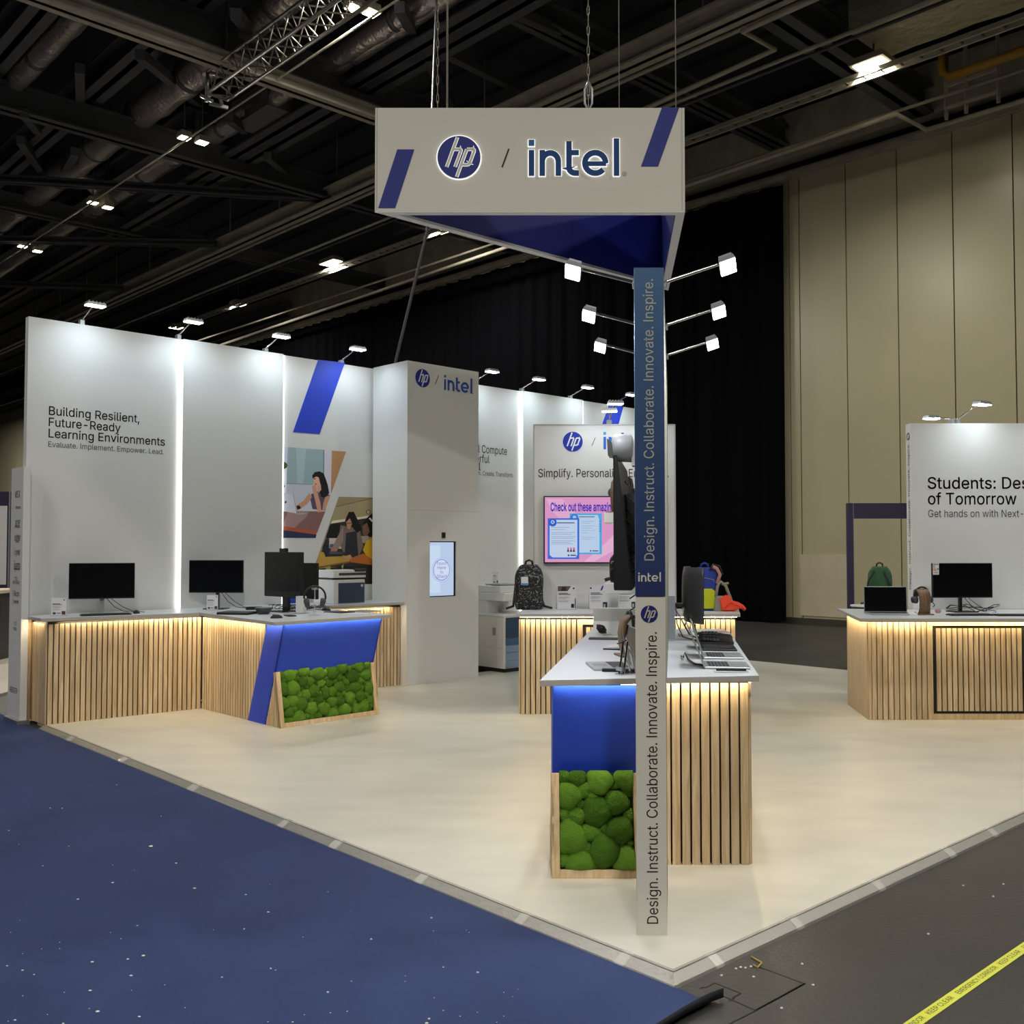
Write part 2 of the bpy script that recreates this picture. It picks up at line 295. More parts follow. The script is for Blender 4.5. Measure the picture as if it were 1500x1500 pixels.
 'N': (523, '60 0 60 509 136 509 343 183 349 174 355 163 363 151 371 137 379 122 388 107 396 90 405 73 414 55 405 54 403 72 402 90 401 108 400 126 399 142 399 157 399 195 399 509 463 509 463 0 387 0 202 290 177 331 168 346 159 363 148 381 108 452 119 454 122 384 124 328 125 291 125 0', '30 1 0 2 1 30 31 2 30 3 2 31 22 21 20 23 22 20 29 31 32 3 31 29 32 30 0 29 30 32 33 32 0 3 29 28 3 28 27 3 27 26 3 26 25 34 33 0 35 34 0 3 25 24 23 20 19 4 3 24 5 4 24 6 5 24 23 19 18 7 6 24 23 18 17 8 7 24 23 17 16 9 8 24 23 16 15 10 9 24 11 15 14 23 15 11 14 10 24 11 10 14 23 11 12 13 14 24 23 12 13 23 13 24'),
 'O': (533, '267 -7 225 -3 186 7 150 25 119 49 92 79 70 115 53 157 44 203 40 254 44 305 53 352 70 393 92 429 119 459 150 484 186 501 225 512 267 516 309 512 348 501 384 484 415 459 442 429 464 393 480 352 490 305 493 254 490 203 480 157 464 115 442 79 415 49 384 25 348 7 309 -3 267 53 296 55 324 63 349 76 372 94 392 116 408 144 420 176 428 213 430 254 428 295 420 332 408 365 392 392 372 415 349 433 324 446 296 453 267 456 237 453 210 445 184 433 161 415 142 392 125 364 113 332 106 295 103 254 106 213 113 176 125 144 142 117 161 94 184 76 210 63 237 55', '19 18 17 19 17 16 20 19 16 20 16 15 21 20 15 21 15 14 22 21 14 55 14 13 54 14 55 22 14 54 53 22 54 23 22 53 23 53 52 56 55 13 23 52 51 57 56 13 23 51 50 58 57 13 24 23 50 58 13 12 24 50 49 59 58 12 59 12 11 25 24 49 25 49 48 60 59 11 25 48 47 61 60 11 61 11 10 26 25 47 26 47 46 62 61 10 27 26 46 62 10 9 27 46 45 63 62 9 63 9 8 64 63 8 27 45 44 28 27 44 65 64 8 28 44 43 65 8 7 29 28 43 66 65 7 29 43 42 66 7 6 30 29 42 67 66 6 30 42 41 68 67 6 30 41 40 68 6 5 31 30 40 69 68 5 31 40 39 32 31 39 69 5 4 70 69 4 32 39 38 71 70 4 32 38 37 36 71 4 32 37 36 32 36 4 33 32 4 33 4 3 33 3 2 34 33 2 35 34 2 35 2 1 0 35 1'),
 'P': (445, '60 509 235 509 272 506 305 499 332 487 356 471 375 452 390 430 400 404 407 377 409 348 407 318 400 291 390 265 375 243 356 223 332 207 305 195 272 188 235 186 109 186 109 242 233 242 257 244 279 248 297 256 312 266 324 279 333 294 339 310 343 328 344 348 343 367 339 385 333 402 324 416 312 428 297 439 279 446 257 451 232 452 125 452 60 452 60 0 60 509 125 509 125 0', '1 0 42 2 1 42 3 2 42 4 3 42 5 4 42 6 5 42 41 6 42 40 6 41 39 6 40 7 6 39 7 39 38 7 38 37 7 37 36 8 7 36 8 36 35 8 35 34 9 8 34 9 34 33 9 33 32 10 9 32 10 32 31 10 31 30 11 10 30 11 30 29 12 11 29 12 29 28 12 28 27 13 12 27 13 27 26 13 26 25 14 13 25 14 25 24 14 24 23 14 23 22 15 14 22 22 21 20 15 22 20 16 15 20 17 16 20 18 17 20 19 18 20 45 44 43 46 45 43'),
 'R': (449, '60 509 236 509 273 506 305 500 333 489 356 473 376 455 390 433 401 408 407 381 409 352 407 323 401 296 390 271 376 250 356 232 333 217 305 206 273 200 236 198 96 198 96 255 234 255 258 256 280 260 298 267 313 276 325 287 334 300 340 316 344 333 345 352 344 371 340 389 334 405 325 419 313 430 298 440 279 446 258 451 233 452 125 452 60 452 353 0 230 229 303 229 428 0 60 0 60 509 125 509 125 0', '1 0 42 2 1 42 3 2 42 4 3 42 5 4 42 6 5 42 41 6 42 40 6 41 39 6 40 7 6 39 7 39 38 7 38 37 7 37 36 8 7 36 8 36 35 8 35 34 9 8 34 9 34 33 9 33 32 10 9 32 10 32 31 10 31 30 11 10 30 11 30 29 12 11 29 12 29 28 12 28 27 13 12 27 13 27 26 13 26 25 14 13 25 14 25 24 14 24 23 14 23 22 22 21 20 14 22 20 15 14 20 16 15 20 17 16 20 18 17 20 19 18 20 45 44 43 46 45 43 49 48 47 50 49 47'),
 'S': (447, '224 -9 188 -7 156 -1 128 9 102 23 81 40 64 60 51 83 42 109 38 137 104 137 108 118 114 102 123 88 136 76 150 66 166 59 185 53 204 50 224 49 246 50 267 54 286 60 303 69 317 79 329 92 338 106 344 122 346 139 344 154 340 168 332 179 322 189 310 197 296 205 280 211 263 217 245 222 184 239 145 253 112 269 86 289 67 313 56 341 52 372 54 400 62 425 75 448 92 468 113 484 138 498 165 508 195 514 227 516 259 514 289 508 316 498 340 484 360 468 377 449 390 427 398 403 401 378 337 378 332 402 320 421 302 437 280 449 254 456 225 459 204 457 185 454 167 448 152 440 139 430 129 418 121 405 117 391 115 376 117 359 122 345 131 334 142 324 155 315 169 308 184 302 198 297 212 293 264 279 279 275 295 270 312 264 328 256 344 248 359 238 372 226 384 213 395 198 402 180 407 161 408 139 406 112 399 87 386 64 370 43 349 25 323 11 294 0 261 -7', '54 53 52 54 52 51 55 54 51 55 51 50 56 55 50 56 50 49 57 56 49 57 49 48 58 57 48 59 58 48 70 48 47 69 48 70 59 48 69 59 69 68 71 70 47 59 68 67 72 71 47 59 67 66 60 59 66 72 47 46 73 72 46 74 73 46 60 66 65 75 74 46 61 60 65 75 46 45 61 65 64 76 75 45 77 76 45 62 61 64 62 64 63 77 45 44 78 77 44 79 78 44 79 44 43 80 79 43 81 80 43 81 43 42 82 81 42 83 82 42 84 83 42 84 42 41 85 84 41 86 85 41 87 86 41 88 87 41 88 41 40 89 88 40 90 89 40 91 90 40 91 40 39 92 91 39 93 92 39 93 39 38 94 93 38 94 38 37 95 94 37 96 95 37 96 37 36 96 36 35 97 96 35 97 35 34 97 34 33 98 97 33 98 33 32 98 32 31 99 98 31 99 31 30 99 30 29 100 99 29 100 29 28 100 28 27 101 100 27 10 9 8 11 10 8 101 27 26 12 11 8 102 101 26 12 8 7 102 26 25 13 12 7 102 25 24 14 13 7 103 102 24 14 7 6 103 24 23 15 14 6 103 23 22 16 15 6 104 103 22 104 22 21 16 6 5 17 16 5 104 21 20 18 17 5 104 20 19 19 18 5 104 19 5 105 104 5 105 5 4 106 105 4 106 4 3 107 106 3 107 3 2 108 107 2 108 2 1 0 108 1'),
 'T': (449, '32 452 32 509 417 509 417 452 257 452 257 0 193 0 193 452', '2 1 0 3 2 0 3 0 7 4 7 6 3 7 4 5 4 6'),
 'X': (474, '18 0 217 284 217 236 29 509 104 509 178 400 188 386 196 373 204 361 211 350 217 340 223 329 230 318 236 305 243 292 232 292 252 329 258 339 265 350 272 361 298 400 374 509 446 509 259 239 259 287 456 0 382 0 292 129 268 165 262 175 256 185 250 195 244 206 237 218 230 231 244 231 238 219 231 207 225 196 219 186 213 176 206 166 182 129 91 0', '4 3 2 5 4 2 22 21 20 23 22 20 6 5 2 23 20 19 7 6 2 8 7 2 9 8 2 23 19 18 1 9 2 10 9 1 24 18 17 23 18 24 11 10 1 24 17 16 12 11 1 14 16 15 24 16 14 13 12 1 14 13 1 24 14 1 25 24 1 34 1 0 35 1 34 25 1 35 33 34 0 25 35 36 32 36 37 25 36 32 37 33 0 32 33 37 38 37 0 25 32 31 39 38 0 25 31 30 40 39 0 25 30 29 41 40 0 25 29 28 42 41 0 25 28 27 43 42 0 25 27 26'),
 'Y': (472, '203 0 203 208 16 509 91 509 192 344 203 327 213 309 222 292 231 274 240 254 250 230 224 230 233 254 242 275 251 293 260 310 270 327 280 344 381 509 455 509 268 208 268 0', '3 2 1 4 3 1 19 18 17 20 19 17 5 4 1 20 17 16 20 16 15 6 5 1 20 15 14 7 6 1 20 14 13 8 7 1 9 13 12 20 13 9 12 8 1 9 8 12 11 12 1 20 9 10 10 11 1 20 10 1 20 1 0 21 20 0'),
 'a': (389, '160 -9 137 -7 115 -3 94 5 76 15 60 29 48 45 38 63 32 84 30 108 32 128 36 146 43 161 53 174 64 184 78 193 92 200 108 206 125 211 143 214 161 217 178 220 234 227 247 229 257 231 265 235 271 240 274 246 276 255 276 257 275 272 272 285 267 297 260 307 251 315 240 322 227 327 212 330 196 331 178 330 163 327 149 322 137 316 127 309 118 301 110 292 104 283 100 274 41 291 51 313 64 331 79 346 95 358 114 368 133 375 153 380 173 383 194 384 208 384 223 382 239 379 255 375 271 369 286 360 300 350 312 336 322 320 330 301 335 278 337 251 337 0 277 0 277 52 272 52 267 43 260 34 252 25 242 16 229 8 215 1 199 -4 181 -7 170 45 192 47 211 51 228 59 242 68 254 80 263 93 270 108 274 122 276 138 276 190 272 187 267 184 259 182 251 180 241 178 231 176 200 171 175 168 161 166 147 163 134 159 122 153 112 147 103 139 97 130 93 118 92 105 93 93 96 82 102 72 109 64 119 57 130 52 142 48 156 46', '58 57 56 59 58 56 59 56 55 60 59 55 60 55 54 61 60 54 61 54 53 62 61 53 63 62 53 63 53 52 64 63 52 64 52 51 65 64 51 65 51 50 38 65 50 37 65 38 66 65 37 39 50 49 38 50 39 40 39 49 66 37 36 41 40 49 66 36 35 42 41 49 66 35 34 67 66 34 43 42 49 67 34 33 43 49 48 44 43 48 67 33 32 68 67 32 45 44 48 68 32 31 46 45 48 46 48 47 68 31 30 69 68 30 69 30 29 69 29 28 69 28 27 70 69 27 70 27 26 70 26 25 92 25 24 70 25 92 92 24 23 92 23 22 92 22 21 92 21 20 92 20 19 92 19 18 92 18 17 92 17 16 92 16 15 92 15 14 93 92 14 70 92 91 94 93 14 95 94 14 95 14 13 96 95 13 97 96 13 98 97 13 99 98 13 99 13 12 100 99 12 101 100 12 102 101 12 103 102 12 103 12 11 104 103 11 105 104 11 106 105 11 106 11 10 107 106 10 70 91 90 108 107 10 108 10 9 70 90 89 109 108 9 109 9 8 70 89 88 110 109 8 70 88 87 111 110 8 111 8 7 112 111 7 72 87 86 70 87 72 113 112 7 72 86 85 114 113 7 114 7 6 73 85 84 72 85 73 115 114 6 116 115 6 74 73 84 70 72 71 74 84 83 117 116 6 74 83 82 82 117 6 74 82 6 74 6 5 75 74 5 76 75 5 76 5 4 77 76 4 78 77 4 78 4 3 79 78 3 79 3 2 80 79 2 80 2 1 81 80 1 81 1 0'),
 'b': (424, '229 -8 208 -7 189 -3 172 4 159 12 147 21 138 31 130 41 123 50 118 59 112 59 112 0 53 0 53 509 114 509 114 319 118 319 123 327 130 336 137 346 147 355 158 364 171 373 188 379 207 383 229 384 259 382 287 374 313 361 335 342 354 320 370 293 381 261 388 227 390 189 388 151 381 116 370 84 355 57 336 34 313 16 288 3 260 -6 220 47 242 49 262 55 279 66 294 80 306 97 316 117 323 139 327 163 328 189 327 215 323 239 316 261 307 281 295 298 280 311 262 322 243 328 220 330 198 328 178 322 161 312 147 299 134 282 125 263 118 241 114 216 113 189 114 162 118 138 125 115 135 95 147 78 162 65 179 55 198 49', '14 13 12 15 14 12 26 25 24 26 24 23 27 26 23 27 23 22 28 27 22 28 22 21 28 21 20 29 28 20 29 20 19 29 19 18 61 29 18 30 29 61 61 18 17 62 61 17 30 61 60 63 62 17 30 60 59 63 17 16 64 63 16 30 59 58 31 30 58 16 15 12 68 16 12 67 16 68 66 16 67 65 16 66 64 16 65 31 58 57 31 57 56 32 31 56 32 56 55 33 32 55 33 55 54 69 68 12 33 54 53 34 33 53 70 69 12 34 53 52 71 70 12 34 52 51 35 34 51 35 51 50 72 71 12 36 35 50 36 50 49 73 72 12 36 49 48 37 36 48 74 73 12 37 48 47 10 74 12 75 74 10 38 37 47 38 47 46 76 75 10 38 46 45 9 76 10 77 76 9 11 10 12 77 9 8 39 38 45 39 45 44 78 77 8 78 8 7 39 44 43 43 78 7 39 43 7 39 7 6 40 39 6 40 6 5 40 5 4 41 40 4 41 4 3 41 3 2 42 41 2 42 2 1 0 42 1'),
 'c': (396, '207 -8 174 -5 144 3 117 16 93 35 72 58 56 85 44 116 37 150 34 187 37 225 44 260 56 291 72 318 93 341 117 360 144 374 174 382 207 384 226 384 243 381 260 377 276 371 291 364 305 356 318 346 330 335 340 322 349 308 356 293 362 277 303 262 300 272 295 281 290 289 284 297 278 304 270 311 261 316 252 321 242 325 231 328 220 329 207 330 184 328 163 321 145 310 130 296 118 278 108 258 102 236 98 212 96 187 98 163 102 139 108 117 118 97 130 80 145 66 163 55 184 49 207 46 220 47 232 49 243 52 253 55 262 60 271 66 279 73 285 80 292 89 297 98 301 107 304 117 363 102 357 86 350 70 341 56 331 43 319 32 306 21 292 12 277 5 261 -1 244 -5 226 -7', '19 18 17 20 19 17 20 17 16 21 20 16 22 21 16 22 16 15 23 22 15 24 23 15 24 15 14 25 24 14 26 25 14 43 14 13 26 14 43 42 26 43 27 26 42 44 43 13 27 42 41 45 44 13 27 41 40 27 40 39 28 27 39 46 45 13 28 39 38 46 13 12 28 38 37 28 37 36 47 46 12 29 28 36 29 36 35 29 35 34 48 47 12 30 29 34 48 12 11 30 34 33 30 33 32 49 48 11 31 30 32 49 11 10 50 49 10 51 50 10 51 10 9 52 51 9 52 9 8 53 52 8 54 53 8 54 8 7 55 54 7 56 55 7 74 73 72 56 7 6 74 72 71 75 74 71 75 71 70 57 56 6 75 70 69 76 75 69 57 6 5 58 57 5 76 69 68 76 68 67 77 76 67 77 67 66 59 58 5 77 66 65 59 5 4 78 77 65 78 65 64 60 59 4 78 64 63 78 63 62 61 60 4 78 62 61 78 61 4 79 78 4 79 4 3 80 79 3 81 80 3 81 3 2 82 81 2 83 82 2 83 2 1 84 83 1 85 84 1 85 1 0'),
 'd': (424, '195 -8 165 -6 137 3 111 16 89 34 70 57 55 84 43 116 36 151 34 189 36 227 43 261 55 293 70 320 89 342 112 361 137 374 165 382 196 384 218 383 237 379 253 373 267 364 278 355 287 346 295 336 301 327 306 319 311 319 311 509 372 509 372 0 313 0 313 59 307 59 301 50 295 41 287 31 277 21 266 12 252 4 236 -3 217 -7 205 47 226 49 246 55 263 65 278 78 290 95 299 115 306 138 310 162 312 189 310 216 306 241 300 263 290 282 278 299 263 312 246 322 227 328 205 330 182 328 162 322 145 311 130 298 118 281 108 261 102 239 98 215 96 189 98 163 102 139 109 117 118 97 130 80 145 66 162 55 182 49', '30 29 28 31 30 28 19 18 17 20 19 17 20 17 16 21 20 16 21 16 15 22 21 15 23 22 15 23 15 14 24 23 14 25 24 14 61 14 13 25 14 61 26 25 61 62 61 13 26 61 60 26 60 59 63 62 13 27 26 59 27 59 58 64 63 13 64 13 12 28 27 58 57 28 58 56 28 57 55 28 56 54 28 55 31 28 54 65 64 12 66 65 12 66 12 11 67 66 11 67 11 10 68 67 10 31 54 53 69 68 10 69 10 9 31 53 52 70 69 9 71 70 9 31 52 51 71 9 8 72 71 8 31 51 50 72 8 7 73 72 7 31 50 49 74 73 7 74 7 6 31 49 48 75 74 6 33 48 47 31 48 33 75 6 5 76 75 5 33 47 46 77 76 5 34 46 45 33 46 34 35 34 45 31 33 32 77 5 4 78 77 4 35 45 44 36 35 44 43 78 4 36 44 43 36 43 4 37 36 4 37 4 3 38 37 3 39 38 3 39 3 2 40 39 2 41 40 2 41 2 1 42 41 1 42 1 0'),
 'e': (404, '212 -8 177 -5 145 3 117 16 92 35 72 58 56 85 44 116 37 150 34 187 36 224 44 258 55 290 71 317 91 340 115 359 142 373 172 382 205 384 226 383 246 380 266 374 285 366 303 355 319 341 334 324 347 305 357 282 365 256 370 227 371 194 371 169 75 169 75 221 338 221 310 202 308 226 304 248 298 269 288 286 277 301 263 314 246 323 227 328 205 330 183 328 164 323 146 313 131 301 119 286 109 270 102 251 97 231 96 211 96 178 98 151 102 127 110 106 121 88 135 73 151 61 169 53 190 48 212 46 227 47 241 49 254 53 265 58 276 65 285 73 294 82 300 93 306 105 365 91 358 72 348 55 335 39 320 26 302 14 283 4 261 -3 237 -7', '19 18 17 20 19 17 20 17 16 21 20 16 22 21 16 22 16 15 23 22 15 23 15 14 24 23 14 25 24 14 45 14 13 44 14 45 25 14 44 25 44 43 25 43 42 46 45 13 26 25 42 26 42 41 47 46 13 47 13 12 26 41 40 48 47 12 27 26 40 27 40 39 49 48 12 49 12 11 50 49 11 27 39 38 28 27 38 51 50 11 28 38 37 51 11 10 29 28 37 52 51 10 29 37 36 33 52 10 53 52 33 34 29 36 30 29 34 34 36 35 33 10 9 32 33 9 34 33 53 30 34 53 30 53 54 31 30 54 32 9 8 31 54 55 31 32 8 55 31 8 56 55 8 56 8 7 57 56 7 57 7 6 58 57 6 73 72 71 73 71 70 74 73 70 59 58 6 59 6 5 74 70 69 60 59 5 74 69 68 75 74 68 75 68 67 61 60 5 75 67 66 61 5 4 76 75 66 62 61 4 76 66 65 76 65 64 63 62 4 76 64 63 76 63 4 77 76 4 77 4 3 78 77 3 78 3 2 79 78 2 80 79 2 80 2 1 81 80 1 81 1 0'),
 'f': (254, '228 379 228 327 6 327 6 379 81 0 81 432 82 452 87 470 96 486 107 499 120 510 135 519 152 525 169 529 187 530 201 530 212 529 222 527 231 525 238 523 243 521 227 468 215 472 209 473 202 474 195 474 178 472 164 468 154 460 147 449 143 435 142 419 142 0', '0 3 2 1 0 2 15 14 13 16 15 13 16 13 12 17 16 12 18 17 12 18 12 11 19 18 11 20 19 11 21 20 11 21 11 10 22 10 9 21 10 22 23 9 8 22 9 23 25 8 7 24 8 25 23 8 24 26 25 7 27 26 7 27 7 6 28 27 6 29 28 6 29 6 5 30 29 5 31 30 5 31 5 4 32 31 4'),
 'g': (425, '207 -151 180 -149 156 -146 134 -140 114 -132 97 -122 82 -110 70 -97 59 -84 51 -69 101 -41 107 -49 114 -57 122 -66 131 -74 142 -82 154 -88 169 -93 187 -96 207 -97 236 -95 261 -87 282 -75 298 -58 308 -34 311 -6 311 68 306 68 301 60 294 51 287 41 277 32 266 23 252 16 236 10 217 6 195 5 165 7 138 14 113 27 90 43 71 65 55 90 43 120 36 154 34 191 36 229 43 263 55 293 71 320 90 342 112 361 138 374 166 382 196 384 218 383 237 379 253 373 267 365 279 356 288 346 296 336 302 327 308 319 313 319 313 379 372 379 372 -9 370 -40 363 -67 350 -90 334 -109 314 -124 291 -136 265 -144 237 -149 205 59 227 61 246 66 264 75 278 87 290 103 300 121 307 142 311 166 312 193 311 219 307 242 300 264 291 283 279 299 264 312 247 322 227 328 205 330 182 328 163 322 145 312 130 298 118 282 109 262 102 241 98 218 96 193 98 167 102 144 109 123 118 104 131 88 145 76 163 66 183 61', '55 54 53 56 55 53 56 53 52 66 65 64 67 66 64 57 56 52 57 52 51 58 57 51 59 58 51 59 51 50 60 59 50 61 60 50 94 50 49 61 50 94 62 61 94 95 94 49 62 94 93 62 93 92 96 95 49 63 62 92 63 92 91 97 96 49 97 49 48 64 63 91 90 64 91 89 64 90 88 64 89 87 64 88 67 64 87 98 97 48 99 98 48 99 48 47 100 99 47 100 47 46 101 100 46 67 87 86 102 101 46 102 46 45 67 86 85 103 102 45 104 103 45 67 85 84 104 45 44 105 104 44 67 84 83 105 44 43 106 105 43 67 83 82 107 106 43 67 82 81 107 43 42 108 107 42 26 81 80 67 81 26 108 42 41 109 108 41 26 80 79 110 109 41 27 79 78 26 79 27 28 27 78 67 26 25 111 110 41 28 78 77 111 41 40 76 111 40 28 77 76 29 28 76 29 76 40 30 29 40 30 40 39 31 30 39 32 31 39 32 39 38 33 32 38 34 33 38 34 38 37 35 34 37 35 37 36 67 25 24 68 67 24 68 24 23 69 68 23 11 10 9 12 11 9 13 12 9 69 23 22 14 13 9 70 69 22 14 9 8 15 14 8 70 22 21 16 15 8 16 8 7 70 21 20 17 16 7 71 70 20 18 17 7 71 20 19 19 18 7 71 19 7 71 7 6 72 71 6 72 6 5 72 5 4 73 72 4 73 4 3 74 73 3 74 3 2 75 74 2 75 2 1 0 75 1'),
 'h': (410, '114 227 114 0 53 0 53 509 114 509 114 287 102 287 116 319 132 344 152 362 175 374 200 382 227 384 252 383 275 377 295 369 313 356 328 340 341 321 350 298 355 271 357 240 357 0 296 0 296 235 293 263 286 286 273 304 256 318 235 326 210 329 192 328 176 324 161 317 147 308 136 297 126 283 119 266 115 248', '4 3 2 6 4 2 5 4 6 13 12 11 14 13 11 14 11 10 15 14 10 15 10 9 16 15 9 16 9 8 17 16 8 31 8 7 17 8 31 30 17 31 18 17 30 18 30 29 32 31 7 18 29 28 33 32 7 19 18 28 33 7 6 19 28 27 34 33 6 35 34 6 19 27 26 20 19 26 36 35 6 37 6 2 36 6 37 20 26 25 21 20 25 38 37 2 21 25 24 0 38 2 22 21 24 22 24 23 1 0 2'),
 'i': (167, '53 0 53 379 114 379 114 0 84 443 73 444 63 448 54 455 47 463 43 472 41 483 43 494 47 504 54 512 63 518 73 522 84 524 95 522 105 518 114 512 121 504 125 494 126 483 125 472 121 463 114 455 105 448 95 444', '2 1 0 3 2 0 17 16 15 17 15 14 18 17 14 18 14 13 19 18 13 19 13 12 20 19 12 20 12 11 21 20 11 21 11 10 22 21 10 22 10 9 23 22 9 23 9 8 24 23 8 24 8 7 25 24 7 25 7 6 26 25 6 27 26 6 27 6 5 27 5 4'),
 'k': (381, '110 137 110 212 121 212 284 379 360 379 184 199 177 199 53 0 53 509 114 509 114 0 294 0 148 186 191 229 372 0', '4 3 2 5 4 2 2 1 0 6 2 0 5 2 6 9 8 7 10 9 7 14 13 12 14 12 11'),
 'l': (189, '139 -2 112 0 91 8 74 20 62 37 55 59 53 84 53 509 114 509 114 99 114 83 117 71 120 62 126 57 135 53 146 52 160 53 170 54 181 3 162 -1 154 -2 147 -2', '8 7 6 9 8 6 10 9 6 10 6 5 11 10 5 12 11 5 13 12 5 13 5 4 14 13 4 18 17 16 15 14 4 18 16 15 18 15 4 18 4 3 18 3 2 18 2 1 19 18 1 19 1 0 20 19 0 21 20 0'),
 'm': (610, '53 0 53 379 112 379 112 295 108 295 114 314 122 331 132 346 144 358 158 368 172 376 187 382 203 385 219 386 245 383 268 375 287 361 303 342 314 320 321 295 312 295 318 312 326 329 337 343 350 356 364 366 381 375 398 381 417 385 437 386 458 385 478 380 497 372 514 361 529 346 541 328 550 307 555 283 557 255 557 0 496 0 496 254 493 279 485 298 473 313 456 323 438 329 419 330 402 329 387 326 374 320 363 312 353 302 345 290 340 277 336 263 335 247 335 0 274 0 274 260 272 280 265 297 253 311 238 322 220 328 199 330 185 329 171 326 158 320 145 312 135 302 126 289 119 274 115 257 114 238 114 0', '14 13 12 30 29 28 14 12 11 30 28 27 31 30 27 15 14 11 15 11 10 31 27 26 32 31 26 2 1 0 4 2 0 3 2 4 15 10 9 32 26 25 16 15 9 33 32 25 16 9 8 33 25 24 17 16 8 34 33 24 17 8 7 34 24 23 35 34 23 17 7 6 47 23 22 35 23 47 65 17 6 18 17 65 66 6 5 65 6 66 18 65 64 48 47 22 35 47 46 67 66 5 49 48 22 49 22 21 35 46 45 36 35 45 18 64 63 68 67 5 50 49 21 36 45 44 18 63 62 69 68 5 19 18 62 51 50 21 69 5 4 36 44 43 51 21 20 70 69 4 52 51 20 19 62 61 37 36 43 53 52 20 71 70 4 37 43 42 20 61 60 19 61 20 72 4 0 71 4 72 53 20 60 54 53 60 38 37 42 54 60 59 38 42 41 55 54 59 73 72 0 56 55 59 56 59 58 74 73 0 39 38 41 39 41 40 57 56 58 75 74 0'),
 'n': (410, '114 227 114 0 53 0 53 379 112 379 112 287 102 287 116 319 132 344 152 362 175 374 200 382 227 384 252 383 275 377 295 369 313 356 328 340 341 321 350 298 355 271 357 240 357 0 296 0 296 235 293 263 286 286 273 304 256 318 235 326 210 329 192 328 176 324 161 317 147 308 136 297 126 283 119 266 115 248', '13 12 11 14 13 11 14 11 10 4 3 2 6 4 2 5 4 6 15 14 10 15 10 9 16 15 9 16 9 8 17 16 8 31 8 7 17 8 31 30 17 31 18 17 30 18 30 29 32 31 7 18 29 28 33 32 7 19 18 28 33 7 6 19 28 27 34 33 6 35 34 6 19 27 26 20 19 26 36 35 6 37 6 2 36 6 37 20 26 25 21 20 25 38 37 2 21 25 24 0 38 2 22 21 24 22 24 23 1 0 2'),
 'o': (415, '207 -8 174 -5 144 3 117 16 93 35 72 58 56 85 44 116 37 150 34 187 37 225 44 260 56 291 72 318 93 341 117 360 144 374 174 382 207 384 241 382 271 374 299 360 323 341 343 318 359 291 371 260 379 225 381 187 379 150 371 116 359 85 343 58 323 35 299 16 271 3 241 -5 207 46 231 49 252 55 270 66 285 80 298 97 307 117 314 139 318 163 319 187 318 212 314 236 307 258 298 278 285 296 270 310 252 321 231 328 207 330 184 328 163 321 145 310 130 296 118 278 108 258 102 236 98 212 96 187 98 163 102 139 108 117 118 97 130 80 145 66 163 55 184 49', '19 18 17 19 17 16 20 19 16 21 20 16 21 16 15 21 15 14 22 21 14 23 22 14 54 14 13 23 14 54 55 54 13 23 54 53 56 55 13 23 53 52 57 56 13 23 52 51 57 13 12 24 23 51 58 57 12 24 51 50 59 58 12 24 50 49 59 12 11 25 24 49 60 59 11 25 49 48 60 11 10 26 25 48 61 60 10 26 48 47 62 61 10 26 47 46 62 10 9 27 26 46 63 62 9 27 46 45 63 9 8 64 63 8 27 45 44 28 27 44 65 64 8 28 44 43 65 8 7 29 28 43 66 65 7 29 43 42 67 66 7 29 42 41 30 29 41 67 7 6 68 67 6 30 41 40 68 6 5 31 30 40 69 68 5 31 40 39 70 69 5 31 39 38 70 5 4 32 31 38 71 70 4 32 38 37 36 71 4 32 37 36 32 36 4 32 4 3 33 32 3 33 3 2 34 33 2 34 2 1 35 34 1 35 1 0'),
 'p': (424, '53 -143 53 379 112 379 112 319 118 319 123 327 130 336 137 346 147 355 158 364 171 373 188 379 207 383 229 384 259 382 287 374 313 361 335 342 354 320 370 293 381 261 388 227 390 189 388 151 381 116 370 84 355 57 336 34 313 16 288 3 260 -6 229 -8 208 -7 189 -3 173 4 159 12 147 21 138 31 130 41 124 50 118 59 114 59 114 -143 220 47 242 49 262 55 279 66 294 80 306 97 316 117 323 139 327 163 328 189 327 215 323 239 316 261 307 281 295 298 280 311 262 322 243 328 220 330 198 328 178 322 161 312 147 299 134 282 125 263 118 241 114 216 113 189 114 162 118 138 125 115 135 95 147 78 162 65 179 55 198 49', '14 13 12 14 12 11 15 14 11 2 1 0 3 2 0 15 11 10 16 15 10 16 10 9 16 9 8 17 16 8 17 8 7 17 7 6 61 17 6 18 17 61 61 6 5 62 61 5 18 61 60 63 62 5 18 60 59 63 5 4 64 63 4 18 59 58 19 18 58 4 3 0 68 4 0 67 4 68 66 4 67 65 4 66 64 4 65 19 58 57 19 57 56 20 19 56 20 56 55 21 20 55 21 55 54 69 68 0 21 54 53 22 21 53 70 69 0 22 53 52 71 70 0 22 52 51 23 22 51 23 51 50 72 71 0 24 23 50 24 50 49 73 72 0 24 49 48 25 24 48 41 73 0 74 73 41 25 48 47 75 74 41 26 25 47 26 47 46 76 75 41 26 46 45 40 76 41 77 76 40 42 41 0 77 40 39 27 26 45 27 45 44 78 77 39 78 39 38 27 44 43 43 78 38 27 43 38 27 38 37 28 27 37 28 37 36 28 36 35 29 28 35 29 35 34 29 34 33 30 29 33 30 33 32 31 30 32'),
